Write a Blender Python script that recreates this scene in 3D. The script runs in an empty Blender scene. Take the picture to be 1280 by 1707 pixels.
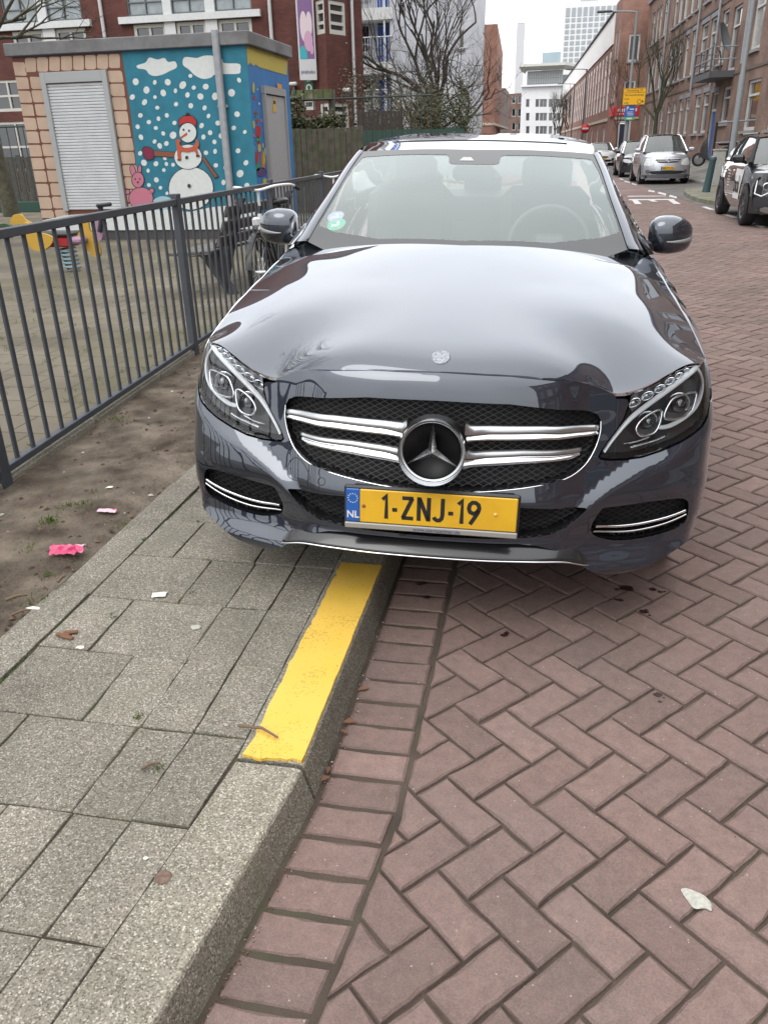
import bpy, bmesh, math, random
import numpy as np
from mathutils import Vector, Matrix
from mathutils.geometry import delaunay_2d_cdt
random.seed(7); RNG = np.random.default_rng(7)
R_ = math.radians
scn = bpy.context.scene
COL = scn.collection

# ------------------------------------------------------------------ camera, sky, sun, exposure
CAM_F, CAM_PITCH, CAM_ROLL, CAM_YAW, CAM_H = 1330.0, 24.58, 1.5, 11.5, 1.5
def cam_axes():
    p, r, a = R_(CAM_PITCH), R_(CAM_ROLL), R_(CAM_YAW)
    fwd = Vector((0, math.cos(p), -math.sin(p))); right = Vector((1, 0, 0)); down = Vector((0, -math.sin(p), -math.cos(p)))
    ix = right*math.cos(r) + down*math.sin(r); iy = -right*math.sin(r) + down*math.cos(r)
    rz = Matrix.Rotation(a, 3, 'Z')
    return rz@ix, rz@iy, rz@fwd
IX, IY, IF = cam_axes()
cd = bpy.data.cameras.new('camera'); cam = bpy.data.objects.new('camera', cd); COL.objects.link(cam)
m = Matrix((IX, -IY, -IF)).transposed().to_4x4(); m.translation = Vector((0, 0, CAM_H)); cam.matrix_world = m
cd.sensor_fit = 'HORIZONTAL'; cd.sensor_width = 36; cd.lens = 36*CAM_F/1280; cd.clip_start = .05; cd.clip_end = 3000
scn.camera = cam
w = bpy.data.worlds.new('World'); scn.world = w; w.use_nodes = True
nt = w.node_tree; nt.nodes.clear()
wo = nt.nodes.new('ShaderNodeOutputWorld'); bgn = nt.nodes.new('ShaderNodeBackground')
sky = nt.nodes.new('ShaderNodeTexSky'); sky.sky_type = 'NISHITA'; sky.sun_disc = False
SUN_EL, SUN_AZ = R_(48), R_(205)
sky.sun_elevation = SUN_EL; sky.sun_rotation = SUN_AZ; sky.air_density = 1.0; sky.dust_density = 3.0; sky.altitude = 0
hs = nt.nodes.new('ShaderNodeHueSaturation'); hs.inputs['Saturation'].default_value = .10
cl = nt.nodes.new('ShaderNodeTexNoise'); cl.inputs['Scale'].default_value = 1.6; cl.inputs['Detail'].default_value = 4
tc = nt.nodes.new('ShaderNodeTexCoord'); mpn = nt.nodes.new('ShaderNodeMapping'); mpn.inputs['Scale'].default_value = (1, 1, 2.4)
cr = nt.nodes.new('ShaderNodeValToRGB'); cr.color_ramp.elements[0].position = .3; cr.color_ramp.elements[1].position = .72
cr.color_ramp.elements[0].color = (20.0, 20.5, 21.2, 1); cr.color_ramp.elements[1].color = (24.5, 24.6, 24.8, 1)
mx = nt.nodes.new('ShaderNodeMix'); mx.data_type = 'RGBA'; mx.inputs['Factor'].default_value = .8      # a closed cloud deck over the sky
nt.links.new(tc.outputs['Generated'], mpn.inputs['Vector']); nt.links.new(mpn.outputs[0], cl.inputs['Vector'])
nt.links.new(cl.outputs['Fac'], cr.inputs[0]); nt.links.new(sky.outputs[0], hs.inputs['Color'])
sz = nt.nodes.new('ShaderNodeSeparateXYZ'); nt.links.new(tc.outputs['Generated'], sz.inputs[0])
gz = nt.nodes.new('ShaderNodeMapRange'); gz.inputs['To Min'].default_value = .52; gz.inputs['To Max'].default_value = 1.0; nt.links.new(sz.outputs['Z'], gz.inputs['Value'])   # an overcast sky is brightest overhead
gm = nt.nodes.new('ShaderNodeMix'); gm.data_type = 'RGBA'; gm.blend_type = 'MULTIPLY'; gm.inputs['Factor'].default_value = 1; nt.links.new(cr.outputs[0], gm.inputs['A']); nt.links.new(gz.outputs[0], gm.inputs['B'])
nt.links.new(hs.outputs[0], mx.inputs['A']); nt.links.new(gm.outputs['Result'], mx.inputs['B'])
nt.links.new(mx.outputs['Result'], bgn.inputs['Color']); bgn.inputs['Strength'].default_value = .10
nt.links.new(bgn.outputs[0], wo.inputs[0])
sl = bpy.data.lights.new('sun', 'SUN'); sl.energy = .7; sl.angle = R_(35); sl.color = (1, .97, .92)
so = bpy.data.objects.new('sun', sl); COL.objects.link(so)
so.rotation_euler = (R_(90)-SUN_EL, 0, R_(180)-SUN_AZ)
scn.view_settings.view_transform = 'Standard'; scn.view_settings.look = 'None'; scn.view_settings.exposure = .56; scn.view_settings.gamma = 1
scn.cycles.max_bounces = 10; scn.cycles.transparent_max_bounces = 16; scn.cycles.caustics_reflective = False; scn.cycles.caustics_refractive = False

# ------------------------------------------------------------------ where things stand: surveyed from the photograph (u, v in photo pixels)
def ray(u, v): return IX*((u-640)/CAM_F) + IY*((v-853.5)/CAM_F) + IF
def onground(u, v, z=0.0):
    d = ray(u, v); t = (z-CAM_H)/d.z; return Vector((0, 0, CAM_H)) + d*t
def aty(u, v, y):
    d = ray(u, v); return Vector((0, 0, CAM_H)) + d*(y/d.y)

# ------------------------------------------------------------------ materials
MATS = {}
def mat(name, col, rough=.6, metal=0., var=0., vscale=6., col2=None, c2lo=.45, c2hi=.6, bump=0., bscale=60., coat=0., spec=.5, attr=None, emit=None, trans=0., det=4, bdist=.01, coords='Object'):
    if name in MATS: return MATS[name]
    M = bpy.data.materials.new(name); M.use_nodes = True; t = M.node_tree; b = t.nodes['Principled BSDF']
    b.inputs['Base Color'].default_value = (*col, 1); b.inputs['Roughness'].default_value = rough; b.inputs['Metallic'].default_value = metal
    b.inputs['Specular IOR Level'].default_value = spec
    if coat: b.inputs['Coat Weight'].default_value = coat; b.inputs['Coat Roughness'].default_value = .03
    if trans: b.inputs['Transmission Weight'].default_value = trans
    if emit: b.inputs['Emission Color'].default_value = (*emit[:3], 1); b.inputs['Emission Strength'].default_value = emit[3]
    co = t.nodes.new('ShaderNodeTexCoord').outputs[coords]
    last = None
    if col2 is not None:
        n = t.nodes.new('ShaderNodeTexNoise'); n.inputs['Scale'].default_value = vscale; n.inputs['Detail'].default_value = det; n.inputs['Roughness'].default_value = .6
        t.links.new(co, n.inputs['Vector'])
        r = t.nodes.new('ShaderNodeMapRange'); r.inputs['From Min'].default_value = c2lo; r.inputs['From Max'].default_value = c2hi
        t.links.new(n.outputs['Fac'], r.inputs['Value'])
        x = t.nodes.new('ShaderNodeMix'); x.data_type = 'RGBA'; x.inputs['A'].default_value = (*col, 1); x.inputs['B'].default_value = (*col2, 1)
        t.links.new(r.outputs[0], x.inputs['Factor']); last = x.outputs['Result']
    if var or attr:
        h = t.nodes.new('ShaderNodeHueSaturation')
        if last: t.links.new(last, h.inputs['Color'])
        else: h.inputs['Color'].default_value = (*col, 1)
        if attr:
            a = t.nodes.new('ShaderNodeAttribute'); a.attribute_name = attr; src = a.outputs['Fac']
            k = t.nodes.new('ShaderNodeMapRange'); k.inputs['To Min'].default_value = 1-var; k.inputs['To Max'].default_value = 1+var
        else:
            n2 = t.nodes.new('ShaderNodeTexNoise'); n2.inputs['Scale'].default_value = vscale*2.3; n2.inputs['Detail'].default_value = det
            t.links.new(co, n2.inputs['Vector']); src = n2.outputs['Fac']
            k = t.nodes.new('ShaderNodeMapRange'); k.inputs['From Min'].default_value = .3; k.inputs['From Max'].default_value = .7; k.inputs['To Min'].default_value = 1-var; k.inputs['To Max'].default_value = 1+var
        t.links.new(src, k.inputs['Value']); t.links.new(k.outputs[0], h.inputs['Value']); last = h.outputs[0]
    if last: t.links.new(last, b.inputs['Base Color'])
    if bump:
        n3 = t.nodes.new('ShaderNodeTexNoise'); n3.inputs['Scale'].default_value = bscale; n3.inputs['Detail'].default_value = 3
        t.links.new(co, n3.inputs['Vector'])
        bp = t.nodes.new('ShaderNodeBump'); bp.inputs['Strength'].default_value = bump; bp.inputs['Distance'].default_value = bdist
        t.links.new(n3.outputs['Fac'], bp.inputs['Height']); t.links.new(bp.outputs[0], b.inputs['Normal'])
    MATS[name] = M; return M

def grain_mat(name, c_dark, c_mid, c_light, scale=230., attr='tint', stain=None, stainscale=2.5, light_amt=.82, var=.13, rough=.9, bump=.5):
    """exposed-aggregate concrete: little stones of different tones, plus broad stains"""
    M = bpy.data.materials.new(name); M.use_nodes = True; t = M.node_tree; b = t.nodes['Principled BSDF']; b.inputs['Roughness'].default_value = rough; b.inputs['Specular IOR Level'].default_value = .25
    co = t.nodes.new('ShaderNodeTexCoord').outputs['Object']
    v = t.nodes.new('ShaderNodeTexVoronoi'); v.inputs['Scale'].default_value = scale; t.links.new(co, v.inputs['Vector'])
    sp = t.nodes.new('ShaderNodeSeparateColor'); t.links.new(v.outputs['Color'], sp.inputs[0])
    r = t.nodes.new('ShaderNodeValToRGB'); e = r.color_ramp.elements; e[0].position = 0; e[0].color = (*c_dark, 1); e[1].position = 1; e[1].color = (*c_light, 1)
    q = r.color_ramp.elements.new(.45); q.color = (*c_mid, 1); q = r.color_ramp.elements.new(light_amt); q.color = (*[x*1.12 for x in c_mid], 1)
    t.links.new(sp.outputs[0], r.inputs[0]); last = r.outputs[0]
    n = t.nodes.new('ShaderNodeTexNoise'); n.inputs['Scale'].default_value = stainscale; n.inputs['Detail'].default_value = 6; n.inputs['Roughness'].default_value = .65; t.links.new(co, n.inputs['Vector'])
    k = t.nodes.new('ShaderNodeMapRange'); k.inputs['From Min'].default_value = .3; k.inputs['From Max'].default_value = .7; k.inputs['To Min'].default_value = .72; k.inputs['To Max'].default_value = 1.18
    t.links.new(n.outputs['Fac'], k.inputs['Value'])
    a = t.nodes.new('ShaderNodeAttribute'); a.attribute_name = attr
    k2 = t.nodes.new('ShaderNodeMapRange'); k2.inputs['To Min'].default_value = 1-var; k2.inputs['To Max'].default_value = 1+var; t.links.new(a.outputs['Fac'], k2.inputs['Value'])
    mu = t.nodes.new('ShaderNodeMath'); mu.operation = 'MULTIPLY'; t.links.new(k.outputs[0], mu.inputs[0]); t.links.new(k2.outputs[0], mu.inputs[1])
    h = t.nodes.new('ShaderNodeHueSaturation'); t.links.new(last, h.inputs['Color']); t.links.new(mu.outputs[0], h.inputs['Value']); last = h.outputs[0]
    if stain:
        n4 = t.nodes.new('ShaderNodeTexNoise'); n4.inputs['Scale'].default_value = 3.1; n4.inputs['Detail'].default_value = 5; t.links.new(co, n4.inputs['Vector'])
        k4 = t.nodes.new('ShaderNodeMapRange'); k4.inputs['From Min'].default_value = .52; k4.inputs['From Max'].default_value = .75; k4.inputs['To Max'].default_value = .5; t.links.new(n4.outputs['Fac'], k4.inputs['Value'])
        x = t.nodes.new('ShaderNodeMix'); x.data_type = 'RGBA'; x.inputs['B'].default_value = (*stain, 1); t.links.new(last, x.inputs['A']); t.links.new(k4.outputs[0], x.inputs['Factor']); last = x.outputs['Result']
    t.links.new(last, b.inputs['Base Color'])
    bp = t.nodes.new('ShaderNodeBump'); bp.inputs['Strength'].default_value = bump; bp.inputs['Distance'].default_value = .003
    t.links.new(sp.outputs[1], bp.inputs['Height']); t.links.new(bp.outputs[0], b.inputs['Normal'])
    return M

def brick_mat(name, c1, c2, mortar, sx=.22, sy=.065, rough=.85, bump=.3, dirt=.25):
    """brickwork laid out on the wall's own UVs, which are in metres"""
    M = bpy.data.materials.new(name); M.use_nodes = True; t = M.node_tree; b = t.nodes['Principled BSDF']; b.inputs['Roughness'].default_value = rough; b.inputs['Specular IOR Level'].default_value = .25
    uv = t.nodes.new('ShaderNodeUVMap'); uv.uv_map = 'UVMap'
    br = t.nodes.new('ShaderNodeTexBrick'); br.inputs['Scale'].default_value = 1; br.inputs['Brick Width'].default_value = sx; br.inputs['Row Height'].default_value = sy
    br.inputs['Mortar Size'].default_value = .006; br.inputs['Color1'].default_value = (*c1, 1); br.inputs['Color2'].default_value = (*c2, 1); br.inputs['Mortar'].default_value = (*mortar, 1)
    br.inputs['Bias'].default_value = 0
    t.links.new(uv.outputs[0], br.inputs['Vector'])
    n = t.nodes.new('ShaderNodeTexNoise'); n.inputs['Scale'].default_value = .9; n.inputs['Detail'].default_value = 6; t.links.new(uv.outputs[0], n.inputs['Vector'])
    k = t.nodes.new('ShaderNodeMapRange'); k.inputs['From Min'].default_value = .3; k.inputs['From Max'].default_value = .7; k.inputs['To Min'].default_value = 1-dirt; k.inputs['To Max'].default_value = 1+dirt
    t.links.new(n.outputs['Fac'], k.inputs['Value'])
    h = t.nodes.new('ShaderNodeHueSaturation'); t.links.new(br.outputs['Color'], h.inputs['Color']); t.links.new(k.outputs[0], h.inputs['Value']); t.links.new(h.outputs[0], b.inputs['Base Color'])
    bp = t.nodes.new('ShaderNodeBump'); bp.inputs['Strength'].default_value = bump; bp.inputs['Distance'].default_value = .004; bp.invert = True
    t.links.new(br.outputs['Fac'], bp.inputs['Height']); t.links.new(bp.outputs[0], b.inputs['Normal'])
    MATS[name] = M; return M

def glass_mat(name, tint=(.8, .86, .86), ior=1.5, rough=0.0, extra=0., refl=1.75, dust=0., gtint=(1, 1, 1)):
    M = bpy.data.materials.new(name); M.use_nodes = True; t = M.node_tree; t.nodes.clear()
    o = t.nodes.new('ShaderNodeOutputMaterial'); tr = t.nodes.new('ShaderNodeBsdfTransparent'); gl = t.nodes.new('ShaderNodeBsdfGlossy'); mxs = t.nodes.new('ShaderNodeMixShader'); fr = t.nodes.new('ShaderNodeFresnel')
    tr.inputs[0].default_value = (*tint, 1); gl.inputs['Roughness'].default_value = rough; gl.inputs['Color'].default_value = (*gtint, 1); fr.inputs['IOR'].default_value = ior
    ad = t.nodes.new('ShaderNodeMath'); ad.operation = 'MULTIPLY_ADD'; ad.inputs[1].default_value = refl; ad.inputs[2].default_value = extra; ad.use_clamp = True   # two faces of a pane
    t.links.new(fr.outputs[0], ad.inputs[0]); t.links.new(ad.outputs[0], mxs.inputs[0]); 
    src = tr.outputs[0]
    if dust:                                                     # a film of dust on the glass
        df = t.nodes.new('ShaderNodeBsdfDiffuse'); df.inputs[0].default_value = (.62, .70, .68, 1); md = t.nodes.new('ShaderNodeMixShader'); md.inputs[0].default_value = dust
        t.links.new(tr.outputs[0], md.inputs[1]); t.links.new(df.outputs[0], md.inputs[2]); src = md.outputs[0]
    t.links.new(src, mxs.inputs[1]); t.links.new(gl.outputs[0], mxs.inputs[2]); t.links.new(mxs.outputs[0], o.inputs[0])
    MATS[name] = M; return M

# ------------------------------------------------------------------ meshes and objects
class MB:
    """collects shapes and links them as ONE mesh object"""
    def __init__(s): s.v = []; s.f = []; s.mi = []; s.uv = {}; s.sm = []; s.tint = []
    def add(s, vs, fs, mi=0, smooth=False, uvs=None):
        o = len(s.v); s.v += [tuple(q) for q in vs]
        for i, f in enumerate(fs):
            if uvs: s.uv[len(s.f)] = uvs[i]
            s.f.append(tuple(o+k for k in f)); s.mi.append(mi); s.sm.append(smooth)
        return s
    def box(s, c, d, rz=0., mi=0, bev=0., M=None):
        x, y, z = d[0]/2, d[1]/2, d[2]/2
        if bev > 0:
            bv = min(bev, x*.9, y*.9, z*.9); vs = []; 
            for sx in (-1, 1):
                for sy in (-1, 1):
                    for sz in (-1, 1):
                        vs += [(sx*(x-bv), sy*(y-bv), sz*z), (sx*(x-bv), sy*y, sz*(z-bv)), (sx*x, sy*(y-bv), sz*(z-bv))]
            bm = bmesh.new(); bvv = [bm.verts.new(q) for q in vs]; r = bmesh.ops.convex_hull(bm, input=bvv); bm.verts.index_update()
            vs = [tuple(q.co) for q in bm.verts]; fs = [tuple(q.index for q in f.verts) for f in bm.faces]; bm.free()
        else:
            vs = [(a*x, b*y, e*z) for a in (-1, 1) for b in (-1, 1) for e in (-1, 1)]
            fs = [(0, 1, 3, 2), (4, 6, 7, 5), (0, 4, 5, 1), (2, 3, 7, 6), (0, 2, 6, 4), (1, 5, 7, 3)]
        rot = Matrix.Rotation(rz, 3, 'Z') if M is None else M
        return s.add([rot@Vector(q)+Vector(c) for q in vs], fs, mi)
    def tube(s, pts, r, n=8, mi=0, cap=True, smooth=True, closed=False):
        pts = [Vector(p) for p in pts]; N = len(pts); rr = r if hasattr(r, '__len__') else [r]*N
        vs = []; fs = []; up = None
        for i, p in enumerate(pts):
            if closed: tg = pts[(i+1) % N]-pts[i-1]
            else: tg = pts[min(i+1, N-1)]-pts[max(i-1, 0)]
            tg.normalize()
            if up is None: up = Vector((0, 0, 1)) if abs(tg.z) < .9 else Vector((0, 1, 0))
            a = tg.cross(up); 
            if a.length < 1e-5: a = tg.orthogonal()
            a.normalize(); b = a.cross(tg); up = b
            for k in range(n):
                t = 2*math.pi*k/n; vs.append(p+a*(math.cos(t)*rr[i])+b*(math.sin(t)*rr[i]))
        L = N if closed else N-1
        for i in range(L):
            for k in range(n): fs.append((i*n+k, i*n+(k+1) % n, ((i+1) % N)*n+(k+1) % n, ((i+1) % N)*n+k))
        s.add(vs, fs, mi, smooth)
        if cap and not closed:
            s.add(vs[:n], [tuple(range(n))[::-1]], mi); s.add(vs[-n:], [tuple(range(n))], mi)
        return s
    def lathe(s, prof, n=24, c=(0, 0, 0), M=None, mi=0, smooth=True, ang=2*math.pi):
        vs = []; fs = []; full = abs(ang-2*math.pi) < 1e-6; nn = n if full else n+1
        for r, z in prof:
            for k in range(nn):
                t = ang*k/n; vs.append(Vector((r*math.cos(t), r*math.sin(t), z)))
        for i in range(len(prof)-1):
            for k in range(n): fs.append((i*nn+k, i*nn+(k+1) % nn, (i+1)*nn+(k+1) % nn, (i+1)*nn+k))
        M = M or Matrix.Identity(3)
        return s.add([M@q+Vector(c) for q in vs], fs, mi, smooth)
    def prism(s, poly, d, M=None, c=(0, 0, 0), mi=0, front=True, back=True):
        """a flat outline (x,z) given a thickness d along +y"""
        n = len(poly); M = M or Matrix.Identity(3)
        a = [M@Vector((p[0], 0, p[1]))+Vector(c) for p in poly]; b = [M@Vector((p[0], d, p[1]))+Vector(c) for p in poly]
        fs = [(i, n+i, n+(i+1) % n, (i+1) % n) for i in range(n)]
        if front: fs.append(tuple(range(n)))
        if back: fs.append(tuple(range(2*n-1, n-1, -1)))
        return s.add(a+b, fs, mi)
    def build(s, name, mats, parent=None, loc=None):
        me = bpy.data.meshes.new(name); me.from_pydata(s.v, [], s.f)
        for q in (mats if isinstance(mats, (list, tuple)) else [mats]): me.materials.append(q)
        me.polygons.foreach_set('material_index', s.mi); me.polygons.foreach_set('use_smooth', s.sm)
        if s.uv:
            ul = me.uv_layers.new(name='UVMap')
            for p in me.polygons:
                q = s.uv.get(p.index)
                if q:
                    for li, t in zip(p.loop_indices, q): ul.data[li].uv = t
        if s.tint:
            at = me.attributes.new('tint', 'FLOAT', 'FACE'); at.data.foreach_set('value', s.tint)
        me.update(); o = bpy.data.objects.new(name, me); COL.objects.link(o)
        if parent: o.parent = parent
        if loc: o.location = loc
        return o
def fixnormals(o):
    bm = bmesh.new(); bm.from_mesh(o.data); bmesh.ops.remove_doubles(bm, verts=bm.verts, dist=1e-5); bmesh.ops.recalc_face_normals(bm, faces=bm.faces); bm.to_mesh(o.data); bm.free(); return o
def empty(name, loc=(0, 0, 0), rz=0.):
    o = bpy.data.objects.new(name, None); COL.objects.link(o); o.location = loc; o.rotation_euler = (0, 0, rz); o.empty_display_size = .2; return o
def tag(o, label, cat, group=None):
    o['label'] = label; o['category'] = cat
    if group: o['group'] = group
    return o
def struct(o, kind='structure'): o['kind'] = kind; return o
def thing(name, label, cat, loc=(0, 0, 0), rz=0., group=None): return tag(empty(name, loc, rz), label, cat, group)
def copy_tree(o, parent=None):
    c = o.copy(); COL.objects.link(c)
    if parent: c.parent = parent
    for ch in list(o.children): copy_tree(ch, c)
    return c
def text(parent, name, body, size, loc, rot, m, ext=.001, align='CENTER', sx=1.0, bold=0.):
    cu = bpy.data.curves.new(name, 'FONT'); cu.body = body; cu.size = size; cu.extrude = ext; cu.align_x = align; cu.align_y = 'CENTER'; cu.offset = bold; cu.resolution_u = 3
    t = bpy.data.objects.new(name, cu); COL.objects.link(t)
    bpy.context.view_layer.update(); me = bpy.data.meshes.new_from_object(t); bpy.data.objects.remove(t)
    for q in me.vertices: q.co.x *= sx
    me.materials.clear(); me.materials.append(m)
    o = bpy.data.objects.new(name, me); COL.objects.link(o); o.location = loc; o.rotation_euler = rot
    if parent: o.parent = parent
    return o
def smooth_closed(pts, k=6):
    P = [np.array(p, float) for p in pts]; n = len(P); out = []
    for i in range(n):
        a, b, c, d = P[i-1], P[i], P[(i+1) % n], P[(i+2) % n]
        for j in range(k):
            t = j/k; out.append(tuple(.5*((2*b)+(c-a)*t+(2*a-5*b+4*c-d)*t*t+(3*b-a-3*c+d)*t**3)))
    return out
def smooth_open(pts, k=6):
    P = [np.array(p, float) for p in pts]; P = [2*P[0]-P[1]]+P+[2*P[-1]-P[-2]]; out = []
    for i in range(1, len(P)-2):
        a, b, c, d = P[i-1], P[i], P[i+1], P[i+2]
        for j in range(k):
            t = j/k; out.append(tuple(.5*((2*b)+(c-a)*t+(2*a-5*b+4*c-d)*t*t+(3*b-a-3*c+d)*t**3)))
    out.append(tuple(P[-2])); return out
def inpoly(x, y, poly):
    """vectorised point-in-polygon"""
    x = np.asarray(x); y = np.asarray(y); c = np.zeros(x.shape, bool); px = np.array([p[0] for p in poly]); py = np.array([p[1] for p in poly]); n = len(poly); j = n-1
    for i in range(n):
        cond = ((py[i] > y) != (py[j] > y)) & (x < (px[j]-px[i])*(y-py[i])/((py[j]-py[i]) if py[j] != py[i] else 1e-12)+px[i]); c ^= cond; j = i
    return c
def densify(poly, step):
    out = []; n = len(poly)
    for i in range(n):
        a = np.array(poly[i]); b = np.array(poly[(i+1) % n]); k = max(1, int(np.linalg.norm(b-a)/step))
        for j in range(k): out.append(tuple(a+(b-a)*j/k))
    return out
def sheet(outline, holes, f, step, estep=None, nrm=None, edge=None, mi=0):
    """a curved panel: the outline (less its holes) in the panel's own 2-D coordinates, triangulated and laid on surface f(a,b)->xyz.
    edge=(vector) folds every border back by that much, so that the panel has a thickness"""
    estep = estep or step; loops = [densify(outline, estep)]+[densify(h, estep) for h in holes]
    V = []; E = []
    for lp in loops:
        o = len(V); V += lp; E += [(o+i, o+(i+1) % len(lp)) for i in range(len(lp))]
    nb = len(V); B = np.array(V)
    x0, y0 = B.min(0); x1, y1 = B.max(0)
    gx, gy = np.meshgrid(np.arange(x0+step/2, x1, step), np.arange(y0+step/2, y1, step*.87)); gx[1::2] += step/2; gx = gx.ravel(); gy = gy.ravel()
    ok = inpoly(gx, gy, loops[0])
    for h in loops[1:]: ok &= ~inpoly(gx, gy, h)
    gx, gy = gx[ok], gy[ok]
    d2 = np.full(len(gx), 9.)
    for k in range(0, nb, 400): d2 = np.minimum(d2, ((gx[:, None]-B[None, k:k+400, 0])**2+(gy[:, None]-B[None, k:k+400, 1])**2).min(1))
    ok = d2 > (.55*min(step, estep*1.6))**2; V += list(zip(gx[ok], gy[ok]))
    vs, _, fs, *_ = delaunay_2d_cdt([Vector(q) for q in V], E, [], 0, 1e-7)
    A = np.array([(q[0], q[1]) for q in vs]); T = np.array([f_ for f_ in fs if len(f_) == 3])
    c = A[T].mean(1); ok = inpoly(c[:, 0], c[:, 1], loops[0])
    for h in loops[1:]: ok &= ~inpoly(c[:, 0], c[:, 1], h)
    T = T[ok]
    P = f(A[:, 0], A[:, 1]); h = 1e-3
    da = f(A[:, 0]+h, A[:, 1])-f(A[:, 0]-h, A[:, 1]); db = f(A[:, 0], A[:, 1]+h)-f(A[:, 0], A[:, 1]-h); N = np.cross(da, db); N /= np.linalg.norm(N, axis=1)[:, None]+1e-12
    flip = nrm is not None and (N@np.array(nrm)).mean() < 0
    if flip: N = -N; T = T[:, ::-1]
    return P, T, N, A, loops
def panel(name, outline, holes, f, step, m, parent, estep=None, nrm=None, depth=0., back=(0, 1, 0), lip=.0):
    P, T, N, A, loops = sheet(outline, holes, f, step, estep, nrm)
    V = P.tolist(); F = T.tolist(); nv = len(V); n0 = len(F); NN = N.tolist()
    if depth:
        bk = np.array(back, float)*depth
        for lp in loops:
            Q = f(np.array([q[0] for q in lp]), np.array([q[1] for q in lp])); n = len(lp); o = len(V)
            V += Q.tolist()+(Q+bk).tolist(); F += [(o+i, o+(i+1) % n, o+n+(i+1) % n, o+n+i) for i in range(n)]
            NN += [(0., 0., 0.)]*(2*n)
    me = bpy.data.meshes.new(name); me.from_pydata(V, [], F); me.materials.append(m)
    me.polygons.foreach_set('use_smooth', [True]*n0+[False]*(len(F)-n0)); me.update()
    me.normals_split_custom_set_from_vertices(NN)
    o = bpy.data.objects.new(name, me); COL.objects.link(o)
    if parent: o.parent = parent
    return o
def tps(ctrl, lam=1e-4):
    """smooth surface through surveyed points: (a,b)->c"""
    C = np.array(ctrl, float); X = C[:, :2]; n = len(C)
    def U(r2): return np.where(r2 > 1e-12, r2*np.log(r2+1e-12), 0)
    K = U(((X[:, None]-X[None])**2).sum(-1))+np.diag(np.full(n, 1.)*lam); Pm = np.c_[np.ones(n), X]
    Lm = np.block([[K, Pm], [Pm.T, np.zeros((3, 3))]]); s = np.linalg.solve(Lm, np.r_[C[:, 2], 0, 0, 0])
    def f(a, b):
        a = np.asarray(a, float); b = np.asarray(b, float); r2 = (a[..., None]-X[:, 0])**2+(b[..., None]-X[:, 1])**2
        return U(r2)@s[:n]+s[n]+s[n+1]*a+s[n+2]*b
    return f

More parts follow.
